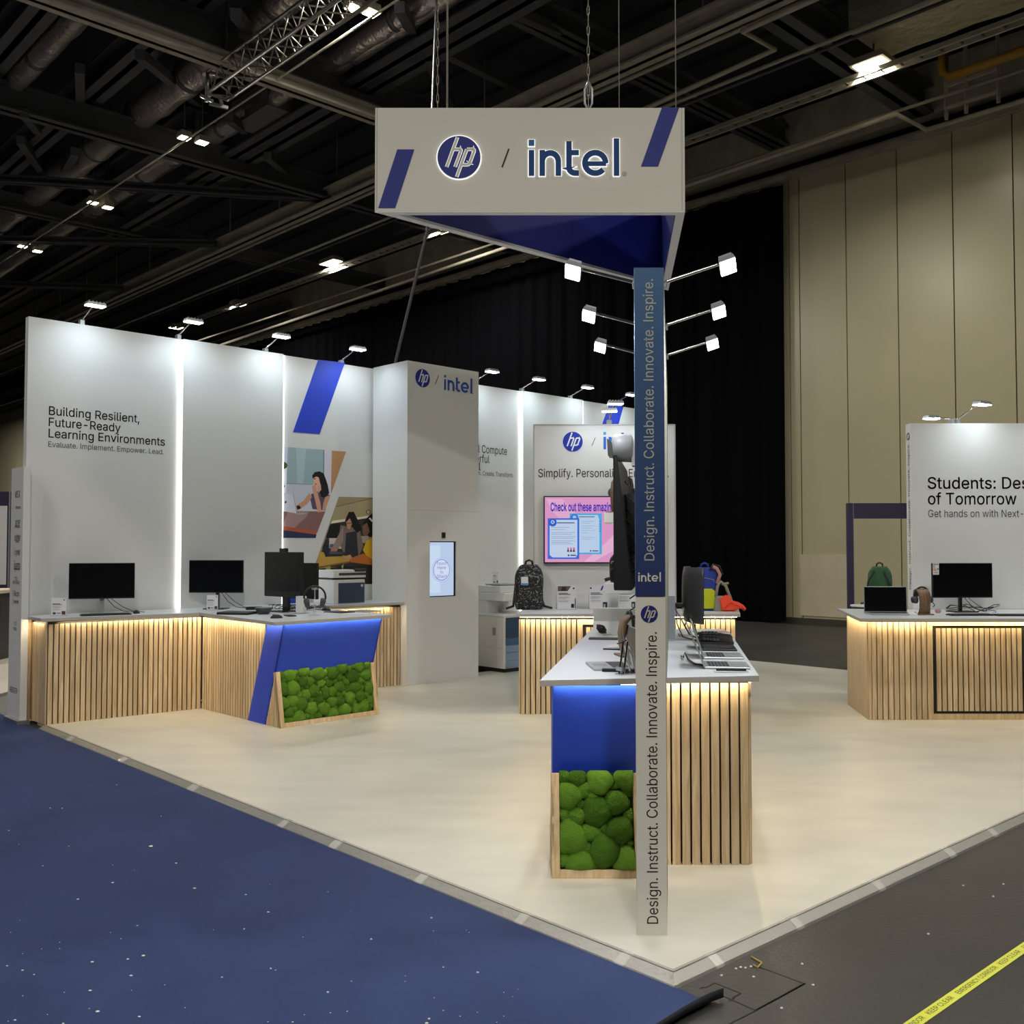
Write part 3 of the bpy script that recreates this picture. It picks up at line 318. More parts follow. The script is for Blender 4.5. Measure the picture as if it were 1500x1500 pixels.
 'r': (259, '53 0 53 379 112 379 112 321 115 321 124 339 137 354 152 367 171 377 191 383 213 385 229 384 243 384 243 322 230 324 223 325 215 326 207 326 190 324 174 321 159 315 146 306 135 296 126 284 119 269 115 254 114 237 114 0', '11 10 9 12 11 9 13 12 9 13 9 8 2 1 0 3 2 0 13 8 7 13 7 6 14 6 5 13 6 14 17 5 4 16 5 17 15 5 16 14 5 15 18 17 4 19 18 4 4 3 0 25 4 0 24 4 25 23 4 24 22 4 23 21 4 22 20 4 21 19 4 20 26 25 0 27 26 0'),
 's': (365, '182 -8 157 -7 133 -3 112 3 93 12 76 24 62 38 50 54 41 73 36 94 94 107 101 87 111 72 124 60 141 52 160 47 181 45 206 47 227 53 244 62 258 74 265 88 268 103 266 115 262 126 254 136 243 144 229 150 212 155 149 170 118 180 92 192 72 208 58 227 50 249 47 274 49 295 55 314 65 332 79 347 95 360 115 370 137 378 161 383 187 384 212 383 234 379 254 372 271 363 286 352 299 339 309 324 318 308 324 290 268 277 262 291 254 304 243 316 228 325 210 331 187 333 166 331 147 326 131 317 119 305 111 292 109 277 110 264 115 253 124 243 136 235 152 229 172 223 229 209 261 200 287 187 306 171 320 153 328 131 331 107 329 85 323 65 312 47 298 31 281 18 260 6 236 -2 210 -7', '45 44 43 46 45 43 46 43 42 47 46 42 47 42 41 48 47 41 48 41 40 49 48 40 49 40 39 50 49 39 50 39 38 60 50 38 51 50 60 61 60 38 51 60 59 61 38 37 62 61 37 51 59 58 63 62 37 51 58 57 52 51 57 64 63 37 52 57 56 64 37 36 53 52 56 65 64 36 53 56 55 65 36 35 66 65 35 53 55 54 67 66 35 67 35 34 68 67 34 69 68 34 69 34 33 70 69 33 71 70 33 72 71 33 72 33 32 73 72 32 74 73 32 74 32 31 75 74 31 75 31 30 76 75 30 76 30 29 77 76 29 77 29 28 77 28 27 78 77 27 78 27 26 78 26 25 78 25 24 79 78 24 79 24 23 79 23 22 11 10 9 80 79 22 80 22 21 11 9 8 80 21 20 12 11 8 81 80 20 81 20 19 12 8 7 13 12 7 82 81 19 82 19 18 14 13 7 14 7 6 82 18 17 15 14 6 82 17 16 83 82 16 16 15 6 83 16 6 83 6 5 84 83 5 84 5 4 85 84 4 85 4 3 86 85 3 86 3 2 87 86 2 87 2 1 0 87 1'),
 't': (227, '204 379 204 327 6 327 6 379 65 471 126 471 126 98 127 83 130 70 136 61 144 55 156 51 170 50 185 51 202 54 213 2 207 0 200 -2 192 -3 184 -3 176 -4 168 -4 138 -1 113 7 92 21 77 41 68 64 65 93', '0 3 2 1 0 2 5 4 27 6 5 27 7 6 27 7 27 26 8 7 26 9 8 26 9 26 25 10 9 25 11 10 25 15 14 13 12 11 25 15 13 12 15 12 25 15 25 24 15 24 23 15 23 22 16 15 22 17 16 22 17 22 21 18 17 21 19 18 21 20 19 21'),
 'u': (410, '182 -5 158 -3 135 2 115 11 97 23 82 39 69 59 60 82 54 109 53 139 53 379 114 379 114 144 116 117 124 94 137 75 154 61 175 53 200 50 218 51 234 55 249 62 263 71 274 83 283 97 290 113 295 132 296 153 296 379 357 379 357 0 298 0 298 92 307 92 294 60 277 35 257 17 234 5 209 -3', '11 10 9 12 11 9 29 28 27 30 29 27 30 27 26 13 12 9 13 9 8 33 26 25 30 26 33 14 13 8 33 25 24 14 8 7 32 24 23 33 24 32 15 14 7 34 32 23 31 32 34 30 33 34 34 23 22 15 7 6 16 15 6 34 22 21 34 21 20 17 16 6 35 34 20 30 34 31 17 6 5 35 20 19 18 17 5 35 19 18 35 18 5 35 5 4 36 35 4 36 4 3 37 36 3 37 3 2 38 37 2 38 2 1 0 38 1'),
 'v': (389, '163 0 17 379 84 379 165 155 173 132 180 110 187 87 193 64 199 42 206 21 184 21 191 42 197 64 203 87 209 110 216 132 224 155 305 379 371 379 226 0', '2 1 0 3 2 0 18 17 16 19 18 16 4 3 0 19 16 15 5 4 0 19 15 14 19 14 13 6 5 0 7 6 0 19 13 12 11 7 0 8 7 11 8 12 11 19 12 8 10 11 0 19 8 9 9 10 0 19 9 0'),
 'w': (567, '138 0 23 379 87 379 133 214 140 190 147 164 154 137 161 107 168 75 175 41 165 41 172 74 179 105 186 135 192 163 199 189 206 214 252 379 316 379 362 214 368 189 375 163 382 136 388 106 395 75 402 41 391 41 399 75 406 106 413 135 420 163 427 189 434 214 480 379 545 379 429 0 368 0 319 172 305 225 300 243 295 262 291 280 277 338 291 338 277 280 263 225 258 207 253 189 248 172 199 0', '2 1 0 3 2 0 42 17 16 18 17 42 43 18 42 19 18 43 34 33 32 35 34 32 44 42 16 41 42 44 41 43 44 19 43 41 45 44 16 19 41 40 19 40 39 19 39 38 19 38 37 46 45 16 4 3 0 46 16 15 20 19 37 35 32 31 47 46 15 5 4 0 21 20 37 35 31 30 48 47 15 48 15 14 49 48 14 21 37 36 6 5 0 22 21 36 35 30 29 49 14 13 7 6 0 23 22 36 35 29 28 49 13 12 8 7 0 24 23 36 35 28 27 49 12 11 10 8 0 9 8 10 26 24 36 25 24 26 35 27 26 49 11 10 49 10 0 35 26 36'),
 'x': (379, '21 0 171 218 171 171 29 379 100 379 147 306 159 287 170 270 179 253 188 237 198 221 207 206 175 206 185 221 194 237 202 253 211 270 222 287 233 306 282 379 352 379 209 169 209 214 358 0 287 0 231 85 219 103 209 120 200 136 191 152 182 167 173 182 205 182 195 167 187 152 178 136 170 120 160 103 148 85 91 0', '4 3 2 5 4 2 20 19 18 21 20 18 6 5 2 21 18 17 7 6 2 21 17 16 1 7 2 8 7 1 22 16 15 21 16 22 9 8 1 22 15 14 10 14 13 22 14 10 13 9 1 10 9 13 12 13 1 22 10 11 12 1 0 23 22 11 31 12 0 11 12 31 32 11 31 23 11 32 30 31 0 23 32 33 34 30 0 29 30 34 29 33 34 23 33 29 35 34 0 23 29 28 36 35 0 23 28 27 23 27 26 37 36 0 38 37 0 23 26 25 39 38 0 23 25 24'),
 'y': (389, '47 -139 61 -86 71 -87 83 -89 94 -90 104 -89 113 -86 122 -81 130 -74 138 -64 145 -51 151 -36 163 -1 17 379 84 379 165 155 173 132 180 109 187 87 193 64 199 42 206 21 184 21 190 42 196 64 202 87 209 110 216 132 224 155 305 379 371 379 204 -58 196 -77 187 -93 177 -107 165 -119 153 -128 139 -136 125 -141 109 -144 91 -145 82 -145 73 -144 65 -143 57 -142 52 -140', '14 13 12 15 14 12 30 29 28 31 30 28 16 15 12 31 28 27 31 27 26 17 16 12 21 26 25 31 26 21 18 17 12 21 25 24 19 18 12 20 24 23 21 24 20 23 19 12 20 19 23 22 23 12 21 22 12 31 21 12 31 12 11 31 11 10 31 10 9 32 31 9 32 9 8 32 8 7 33 32 7 33 7 6 2 1 0 33 6 5 3 2 0 33 5 4 4 3 0 33 4 0 34 33 0 35 34 0 36 35 0 37 36 0 38 37 0 38 0 45 38 45 44 39 38 44 39 44 43 39 43 42 40 39 42 40 42 41'),
 'z': (380, '42 0 42 46 254 320 254 323 48 323 48 379 333 379 333 331 126 60 126 56 339 56 339 0', '6 5 4 7 6 4 3 7 4 2 7 3 8 7 2 8 2 1 9 8 1 10 9 1 11 10 1 11 1 0'),
}
def text_polys(body, offset=0.0):
    x=0; vs=[]; fs=[]
    for ch in body:
        adv, pv, pt = GLYPHS[ch]
        if pv:
            n=[int(k) for k in pv.split()]; t=[int(k) for k in pt.split()]; b=len(vs)
            vs += [(x+n[i]/1000, n[i+1]/1000) for i in range(0,len(n),2)]
            fs += [(b+t[i],b+t[i+1],b+t[i+2]) for i in range(0,len(t),3)]
        x += adv/1000
    return vs, fs
def letter(fr, body, x0, y0, width, cap=None, d=.002, offset=0.0, mb=None, mi=0):
    """writing on a frame, fitted to a width; cap = height of a capital"""
    vs, fs = text_polys(body)
    if offset:      # medium weight: the same outlines thickened
        n=len(vs); v0=list(vs); f0_=list(fs)
        for k,(ox,oy) in enumerate(((offset,0),(0,offset),(offset,offset),(offset/2,offset/2)),1):
            vs += [(x+ox,y+oy) for x,y in v0]; fs += [tuple(i+n*k for i in f) for f in f0_]
    xa = min(v[0] for v in vs); xb = max(v[0] for v in vs)
    kx = width/(xb-xa); ky = cap/.509 if cap else kx
    mb = mb or MB()
    mb.add([fr.P(x0+(v[0]-xa)*kx, y0+v[1]*ky, d) for v in vs], fs, mi)
    return mb
def stroke(mb, fr, pts, w, d0, d1, mi=0):
    """a ribbon of even width along 2D points with mitred joins"""
    n = len(pts); L=[]; Rr=[]
    for i in range(n):
        p = Vector(pts[i]); a = Vector(pts[max(i-1,0)]); b = Vector(pts[min(i+1,n-1)])
        d1v = (p-a).normalized() if i>0 else (b-p).normalized(); d2v = (b-p).normalized() if i<n-1 else d1v
        nn = Vector((-d1v.y-d2v.y, d1v.x+d2v.x)).normalized(); k = 1/max(.4, nn.dot(Vector((-d1v.y,d1v.x))))
        L.append(p+nn*(w/2*k)); Rr.append(p-nn*(w/2*k))
    for i in range(n-1):
        mb.plate(fr, [tuple(Rr[i]),tuple(Rr[i+1]),tuple(L[i+1]),tuple(L[i])], d0, d1, mi)
def arc(cx, cy, rx, ry, a0, a1, n=10):
    return [(cx+rx*math.cos(R(a0+(a1-a0)*i/n)), cy+ry*math.sin(R(a0+(a1-a0)*i/n))) for i in range(n+1)]
def intel_strokes():
    w=.21; o=[]
    o.append(([(.105,0),(.105,1.0)],w,0)); o.append(([(.105,1.17),(.105,1.40)],w+.01,1))
    o.append(([(.52,0),(.52,1.0)],w,0)); o.append((arc(.83,.56,.31,.33,180,0,12)+[(1.14,0)],w,0))
    o.append(([(1.55,1.34),(1.55,.32)]+arc(1.79,.32,.24,.215,180,270,6)+[(1.93,.105)],w,0)); o.append(([(1.45,.90),(1.93,.90)],.19,0))
    o.append(([(2.17,.47),(2.98,.47)],.17,0)); o.append((arc(2.56,.5,.40,.40,-2,318,26),w,0))
    o.append(([(3.38,0),(3.38,1.45)],w,0))
    return o
def intel(mb, fr, x0, y0, width, d0, d1, mi=0, dot=1, grow=0.0, slx=1.0):
    k = width/3.49
    for si,(pts,w,md) in enumerate(intel_strokes()):
        p=[(x0+a*k*slx, y0+b*k) for a,b in pts]
        if grow and len(p)==2:      # lengthen the ends too
            a,b=Vector(p[0]),Vector(p[1]); t=(b-a).normalized()*grow; p=[tuple(a-t),tuple(b+t)]
        stroke(mb, fr, p, w*k+2*grow, d0, d1+si*(.0003 if d1-d0<.012 else .0002), dot if md else mi)
def hp_strokes():
    sh=.36
    def q(x,y): return (x+sh*y, y)
    o=[]
    def P(l): return [q(*a) for a in l]
    o.append(P([(-.40,-.46),(-.40,.92)])); 
    o.append(P([(-.40,.36),(-.10,.36)]+arc(-.10,.27,.09,.09,90,0,4)+[(-.01,-.46)]))
    o.append(P([(.23,-.92),(.23,.36)]))
    o.append(P([(.23,.36),(.50,.36)]+arc(.50,.26,.10,.10,90,0,4)+[(.60,-.26)]+arc(.50,-.26,.10,.10,0,-90,4)+[(.23,-.36)]))
    return o
def hp(mbd, mbl, fr, cx, cy, r, d, th=.002, w=.135, mid=0, mil=0, grow=0.0):
    mbd.disc(fr, cx, cy, r, d, d+th, 40, mid)
    if mbl is not None:
        for si,pts in enumerate(hp_strokes()):
            stroke(mbl, fr, [(cx+a*r, cy+b*r) for a,b in pts], w*r+2*grow, d+th, d+th+.0012+si*.0004, mil)
def art(name, parent, items, fr, d=.002, step=.0004, glowing=None, gain=1.0):
    """flat artwork: list of (hex, [(x,y)...]) in frame units, painted in order"""
    cols=[]; mb=MB()
    if gain!=1: items=[('#%02x%02x%02x'%tuple(min(255,int(int(h.lstrip('#')[k:k+2],16)*gain)) for k in (0,2,4)),p) for h,p in items]
    for i,(h,poly) in enumerate(items):
        if h not in cols: cols.append(h)
        n=len(poly); A=sum(poly[k][0]*poly[(k+1)%n][1]-poly[(k+1)%n][0]*poly[k][1] for k in range(n))
        if A<0: poly=list(reversed(poly))
        mb.add([fr.P(x,y,d+i*step) for x,y in poly],[tuple(range(n))],cols.index(h))
    return mb.build(name,[glow(h,glowing) if glowing else flat(h) for h in cols],parent)
def slats(mb, P, Q, z0, z1, pitch=.05, w=.039, depth=.014, out=None, lean=None):
    """upright oak slats from P to Q standing out on the side `out`"""
    P=Vector((P[0],P[1],0)); Q=Vector((Q[0],Q[1],0)); t=(Q-P); L=t.length; t.normalize()
    n=Vector((t.y,-t.x,0)); n = n if n.dot(out)>0 else -n
    k=max(1,round(L/pitch)); p=L/k; ww=w*p/pitch
    for i in range(k):
        a=P+t*(p*i+(p-ww)/2); b=a+t*ww
        mb.hexa([a+UP*z0,b+UP*z0,b+n*depth+UP*z0,a+n*depth+UP*z0],[a+UP*z1,b+UP*z1,b+n*depth+UP*z1,a+n*depth+UP*z1])
# ------------------------------------------------------------------ lamps that light the hall (positions of the fixtures, and added ones at far left)
DU = hdir(48.0); DV = hdir(-43.0)
HV = hdir(-43.5); HU = hdir(47.0)
ROOF = 9.6
BAY_PX = [(270,202,'pair'),(136,297,'pair'),(33,361,'pair'),(518,12,'pair'),(485,385,'long'),(349,446,'one'),(258,480,'one'),(645,338,'one'),(1280,97,'big')]
bay_pos = [at(px+ (13 if k=='pair' else 0), py, ROOF) for px,py,k in BAY_PX]
for p,(px,py,k) in zip(bay_pos, BAY_PX):
    area('high_bay_or_added_light', p - UP*.12, p - UP*5, .5, .5, HALL_W*(.55 if k=='big' else 1), (1,.955,.84), R(142) if k=='big' else math.pi)
# high bays of the same rows behind and beside the camera
for p,kw in [((-7,3,ROOF),1.05),((6.5,4,ROOF),1.05),((1,-5,ROOF),3.1),((-9,-6,ROOF),2.6),((10,9,ROOF),.9),((-1,10.5,10.3),1)]:
    area('high_bay_or_added_light', p, Vector(p)-UP*5, .6, .6, HALL_W*kw, (1,.96,.86))

for p in [Hw_l for Hw_l in (at(1160,911,0)+HV*47+Vector((-HV.y,HV.x,0))*6+UP*9,)]:
    area('high_bay_or_added_light', p, Vector(p)-UP*5, .6, .6, HALL_W*2.2, (1,.96,.86))  # added lamp, kept out of view, brightens the far left hall wall
area('high_bay_or_added_light', Vector((-11,17,9.4)), Vector((-11,17,0)), .6, .6, HALL_W*1.2, (1,.96,.86))  # second added lamp out of view, over the neighbouring stand
# ------------------------------------------------------------------ hall shell
m_floor = mat('dark_hall_floor', '#302f2d', .55, noise_amt=.22, noise_scale=1.3, bump=.15, bump_scale=40)
fl = MB().box(-45,30,-14,75,-.33,-.03).build('floor', m_floor); tagit(fl, 'dark grey hall floor', kind='structure')
cl = MB().box(-60,30,-14,75,11.6,11.8).build('ceiling', M_deck); tagit(cl, 'black roof deck above the hall', kind='structure')
# side wall of the hall in tall beige panels
Hw = at(1160,911,0); Hn = Vector((-HV.y, HV.x, 0))    # faces the booth
if Hn.dot(-Hw) < 0: Hn = -Hn
HF = Frame(Hw, -HV, UP, Hn)     # x runs to the right
m_hall = mat('beige_hall_panel', '#b8b092', .28, noise_amt=.06, noise_scale=.5)
mb = MB(); mb2 = MB()
mb2.plate(HF, [(-75,-.03),(14,-.03),(14,9.5),(-75,9.5)], -.35, -.05)
xs=[.02,.26,1.32,2.40,3.48,4.56]
xs += [4.56+1.08*i for i in range(1,9)]
xs = [-1.06*i for i in range(70,0,-1)] + xs
for a,b in zip(xs[:-1],xs[1:]):
    mb.plate(HF, [(a+.012,.0),(b-.012,.0),(b-.012,9.42),(a+.012,9.42)], -.05, 0)
wr = mb2.build('wall_right', mat('hall_panel_joint','#4a4638',.7)); tagit(wr,'tall beige panelled side wall of the hall',kind='structure')
o = mb.build('wall_panels', m_hall, wr)
mb=MB(); mb.plate(HF,[(-75,9.42),(14,9.42),(14,9.62),(-75,9.62)],-.3,.08); mb.plate(HF,[(-75,9.9),(14,9.9),(14,10.9),(-75,10.9)],-.3,.0)
o=mb.build('trim_1',M_steel2); tagit(o,'grey steel rail along the top of the beige hall wall',kind='structure')
mb=MB(); mb.plate(HF,[(-75,-.03),(14,-.03),(14,.10),(-75,.10)],0,.02)
o=mb.build('baseboard_right',mat('dark_skirting','#3c382f',.6)); tagit(o,'dark skirting at the foot of the hall wall',kind='structure')
# low pale board fixed on the hall wall
a,b=HF.px(1172,812),HF.px(1243,900)
mb=MB().plate(HF,[(a[0],.15),(b[0],.15),(b[0],a[1]),(a[0],a[1])],.0,.02)
o=mb.build('wall_board',mat('worn_cream_board','#c3b79d',.6,noise_amt=.08,noise_scale=2)); tagit(o,'worn cream board at the foot of the beige hall wall','board')
# black curtain in folds in front of the far part of that wall
mb=MB(); n=760; L=34.0; vs=[]; fs=[]
for i in range(n+1):
    x=-L*i/n; dd=.22+.05*math.sin(x*9.5+1.5*math.sin(x*1.7))+.02*math.sin(x*23)
    for j in range(6):
        z=.02+9.3*j/5; vs.append(HF.P(x, z, dd*(1.0-.15*j/5)))
for i in range(n):
    for j in range(5): fs.append((i*6+j,i*6+j+1,(i+1)*6+j+1,(i+1)*6+j))
mb.add(vs,fs,0,True)
o=mb.build('curtain',mat('black_curtain_cloth','#0e0e11',1.0,spec=.0)); tagit(o,'tall black curtain hanging in folds beside the beige hall wall','curtain')

# ------------------------------------------------------------------ roof steel (parts of the ceiling)
def seg(p1,p2,z,e1=0,e2=0):
    a=at(*p1,z); b=at(*p2,z); t=(b-a).normalized(); return a-t*e1, b+t*e2
def along(px,py,z,d,back,fwd):
    a=at(px,py,z); return a-d*back, a+d*fwd
def roofbar(name,pq,w,h,m=M_steel,lip=True):
    p,q=pq; mb=MB(); mb.bar(p+UP*h/2,q+UP*h/2,w*.25 if lip else w,h)
    if lip:
        mb.bar(p+UP*.02,q+UP*.02,w,.04); mb.bar(p+UP*(h-.02),q+UP*(h-.02),w,.04)
    return mb.build(name,m,cl)
roofbar('roof_beam',along(500,291,9.5,HV,22,60),.34,.34,M_steel2)
roofbar('roof_beam',along(333,254,9.9,HV,10,40),.45,.55)
roofbar('roof_beam',along(600,80,9.9,HV,16,10),.45,.55)
roofbar('roof_beam',along(95,180,10.2,HV,16,50),.45,.5)
roofbar('roof_beam',along(25,60,10.2,HV,16,50),.45,.5)
roofbar('roof_beam',along(130,300,10.2,HV,6,50),.45,.5)
roofbar('roof_beam',along(240,520,9.8,HV,10,40),.4,.4)
roofbar('roof_beam',along(300,90,9.3,HU,30,22),.30,.22,M_steel2)
roofbar('roof_beam',along(300,70,9.7,HU,30,24),.4,.5)
roofbar('roof_beam',along(287,240,9.6,HU,30,16),.38,.5)
roofbar('roof_beam',along(200,348,9.8,HU,40,16),.35,.4)
roofbar('roof_beam',along(1245,102,9.9,HU,22,6.5),.5,.55)
roofbar('roof_beam',along(900,90,10.2,HU,20,14),.3,.4)
roofbar('roof_beam',along(740,20,10.2,HU,20,16),.35,.4)
for a,b in [((-60,264),(455,294)),((-60,354),(300,361)),((-40,418),(165,425))]:
    roofbar('roof_brace',seg(a,b,9.6,4,.3),.22,.16)
for (x1,y1,z1,x2,y2,z2) in [(205,80,9.6,292,152,10.9),(110,222,9.6,80,272,10.9),(35,165,9.6,70,210,10.9),(345,20,9.6,385,70,10.9),(585,10,9.6,625,80,10.9),(335,172,9.6,378,206,10.9),(392,228,9.7,480,300,10.9),(117,100,9.7,118,175,10.6),(630,90,9.9,660,150,10.8),(30,205,9.8,72,265,10.9),(640,70,10,800,150,10.8),(760,20,10.0,910,85,10.8)]:
    mb=MB(); mb.bar(at(x1,y1,z1),at(x2,y2,z2),.16,.16); mb.build('roof_brace',M_steel,cl)
# cable trays and sprinkler pipes running with the wall
def pipe(px,py,z,back,fwd,r,m,d=HV,n=8):
    p,q=along(px,py,z,d,back,fwd); return MB().tube([p,q],r,n).build('roof_pipe',m,cl)
pipe(500,347,9.45,26,60,.035,M_steel2); pipe(500,353,9.55,26,60,.03,M_steel)
pipe(400,463,9.4,24,60,.03,M_steel2)
pipe(560,452,9.4,10,40,.03,M_steel)
pipe(1120,27,9.6,10,30,.04,M_steel2)
pipe(280,200,9.35,24,50,.018,M_steel2)
mb=MB()
a=at(1000,274,9.2); b=at(1313,167,9.2); c=at(1357,190,9.2); d=at(1500,147,9.2)
mb.tube([a+(a-b).normalized()*26,a,b,c,d,d+(d-c).normalized()*4],.045,8); mb.build('roof_pipe',M_steel2,cl)
mb=MB()
a=at(1000,134,9.4); b=at(1135,72,9.4); c=at(1088,46,9.4); d=at(1190,0,9.4)
mb.tube([a+(a-b).normalized()*6,a,b,c,d,d+(d-c).normalized()*4],.045,8); mb.build('roof_pipe',M_steel2,cl)
p,q=along(1250,118,9.45,HV,12,26)
for k in (-.1,.1): MB().bar(p+HU*k,q+HU*k,.04,.08).build('cable_tray',M_steel2,cl)
mb=MB()
for i in range(120):
    c=p.lerp(q,i/119); mb.bar(c-HU*.1,c+HU*.1,.03,.02)
mb.build('cable_tray',M_steel,cl)
p,q=along(760,380,9.5,HV,14,26); MB().bar(p,q,.3,.12).build('cable_tray',M_steel2,cl)
# ribs of the roof deck
mb=MB()
for i in range(60):
    c=Vector((-4,22,11.55))+HU*(i-30)*1.1; mb.bar(c-HV*30,c+HV*40,.12,.14)
mb.build('deck_rib',M_deck,cl)
for i in range(16):       # hangers off the big rail
    c=at(500,283,9.84)+HV*(i*2.6-18); mb=MB(); mb.tube([c,c+UP*1.7],.014,5); mb.build('hanger_rod',M_steel2,cl)

p=aty(640,280,14.0); q_=aty(580,528,14.0); p.z+=3; MB().tube([p,aty(626,338,14.0),q_,q_+(q_-aty(626,338,14.0))*.5],.022,6).build('hanging_cable',M_steel,cl)
# ------------------------------------------------------------------ ducts
def duct(label,px,py,z,r,back,fwd,elbow=False,bands=6):
    p,q=along(px,py,z,HV,back,fwd); t=thing('air_duct',label,'air duct',tuple(p),group='round foil wrapped air ducts under the roof')
    n=max(8,int((back+fwd)/.35)); mb=MB()
    mb.tube([p.lerp(q,i/n) for i in range(n+1)],[r*(1+.05*math.sin(i*2.1)+random.uniform(-.03,.03)) for i in range(n+1)],18); mb.build('duct_pipe',M_foil,t)
    for i in range(bands):
        c=p.lerp(q,(i+.5)/bands); mb=MB().tube([c-HV*.05,c+HV*.05],r*1.07,18); mb.build('duct_band',M_steel,t)
    if elbow:
        c=p.lerp(q,.55); mb=MB(); mb.tube([c,c+HU*.5-UP*.1,c+HU*.8-UP*.35],[r*.6,r*.62,r*.55],14); mb.build('duct_branch',M_foil,t)
        mb=MB(); mb.tube([c+HU*.8-UP*.3,c+HU*.9-UP*.6],[r*.6,r*1.0],14); mb.build('duct_outlet',M_foil2,t)
    return t
duct('narrow foil air duct in the top left corner under the roof',62,78,10.2,.19,6,9)
duct('thick foil air duct with a side outlet left of the lighting truss',170,195,10.3,.29,4.6,9,True)
duct('crinkled foil air duct above the left end of the lighting truss',390,18,10.3,.27,8,2.2)
duct('foil air duct running just below the lighting truss to a pale box',420,132,10.2,.18,4.5,4,False,4)
duct('short foil air duct at top centre beside the truss lamps',570,45,10.2,.19,6,1.8,False,5)
duct('distant foil air duct above the farthest pair of roof lamps',60,352,10.3,.26,9,14)
duct('slim foil air duct behind the second pair of roof lamps',210,262,10.2,.17,5,4,False,4)
p=at(395,180,10.0); mb=MB(); mb.hexa([p+HV*-.7+HU*-.45,p+HV*.7+HU*-.45,p+HV*.7+HU*.45,p+HV*-.7+HU*.45],[v+UP*.5 for v in (p+HV*-.7+HU*-.45,p+HV*.7+HU*-.45,p+HV*.7+HU*.45,p+HV*-.7+HU*.45)])
o=mb.build('duct_box',mat('pale_duct_box','#5b5857',.6)); tagit(o,'pale rectangular duct box beside the foil air duct','duct box')
# big insulated rectangular duct, top right
t=thing('insulated_duct','large silver insulated rectangular air duct at the top right','air duct',tuple(at(1275,70,10.0)))
def box_along(mb,p,q,half,z0,z1,n=10,j=.02):
    vs=[];fs=[]
    for i in range(n+1):
        c=p.lerp(q,i/n); r=lambda:random.uniform(-j,j)
        for s,z in ((-1,z0),(1,z0),(1,z1),(-1,z1)): vs.append(c+HU*(s*(half+r()))+UP*(z-c.z+r()))
    for i in range(n):
        for k in range(4): fs.append((i*4+k,i*4+(k+1)%4,(i+1)*4+(k+1)%4,(i+1)*4+k))
    fs+=[(3,2,1,0),(n*4,n*4+1,n*4+2,n*4+3)]; mb.add(vs,[tuple(reversed(f)) for f in fs])
a=at(1272,66,10.0); mb=MB(); box_along(mb,a,a-HV*7,.62,10.0,10.8,14,.03); mb.build('duct_run',M_foil2,t)
mb=MB(); b=a+HV*.02; mb.hexa([b-HU*.62,b+HU*.62,b+HU*.62-HV*.3,b-HU*.62-HV*.3],[b-HU*.62+UP*.8,b+HU*.62+UP*.8,b+HU*.62-HV*.3+UP*.8,b-HU*.62-HV*.3+UP*.8]); mb.build('duct_end',M_foil2,t)
# yellow gas pipe with its bracket
t=thing('yellow_pipe','yellow pipe on a grey bracket under the roof at the right','pipe',tuple(at(1382,118,9.9)))
a=at(1382,116,9.9); b=at(1500,74,9.9); mb=MB(); mb.tube([a+UP*.5,a+UP*.12,a+(b-a).normalized()*.12,b,b+(b-a).normalized()*4],.085,12); mb.build('pipe_run',mat('yellow_paint','#a37a24',.45),t)
mb=MB(); 
for k in (0,.35,.9): mb.bar(a+HU*(.1)+(b-a).normalized()*k-UP*.7,a+HU*.1+(b-a).normalized()*k+UP*.7,.05,.05)
mb.bar(a+HU*.1-UP*.5,a+HU*.1+(b-a).normalized()*.9-UP*.5,.05,.05); mb.bar(a+HU*.1-UP*.1,a+HU*.1+(b-a).normalized()*.9-UP*.1,.05,.05); mb.build('bracket',M_steel2,t)

# ------------------------------------------------------------------ lighting truss
e=at(318,142,9.0); t=thing('lighting_truss','aluminium box truss hanging under the roof at top left','truss',tuple(e))
w=.36; Lt=9.0; M_truss=mat('truss_aluminium','#8a857c',.4,metal=.6)
cor=[(-w/2,0),(w/2,0),(w/2,w),(-w/2,w)]
def tp(s,k): return e-HV*s+HU*cor[k][0]+UP*cor[k][1]
for k in range(4): MB().tube([tp(0,k),tp(Lt,k)],.028,8).build('chord',M_truss,t)
nb=21
for k in range(4):
    mb=MB()
    for i in range(nb):
        s0=Lt*i/nb; s1=Lt*(i+.5)/nb; s2=Lt*(i+1)/nb; kk=(k+1)%4
        mb.tube([tp(s0,k),tp(s1,kk),tp(s2,k)],.014,5)
    mb.build('lacing',M_truss,t)
mb=MB()
for s in (.02,): 
    for k in range(4): mb.tube([tp(s,k),tp(s,(k+1)%4)],.028,6)
mb.build('end_frame',M_truss,t)
for s in (.3,4.5,8.5): MB().tube([e-HV*s+UP*w,e-HV*s+UP*2.5],.02,6).build('hanger',M_steel,t)
mb=MB(); 
for i in range(5): mb.bar(e+HV*random.uniform(0,.3)+HU*random.uniform(-.3,.2)+UP*random.uniform(-.1,.2), e+HV*random.uniform(0,.3)+HU*random.uniform(-.2,.3)+UP*random.uniform(-.1,.3),.05,.05)
mb.build('rigging_clamp',M_silver,t)

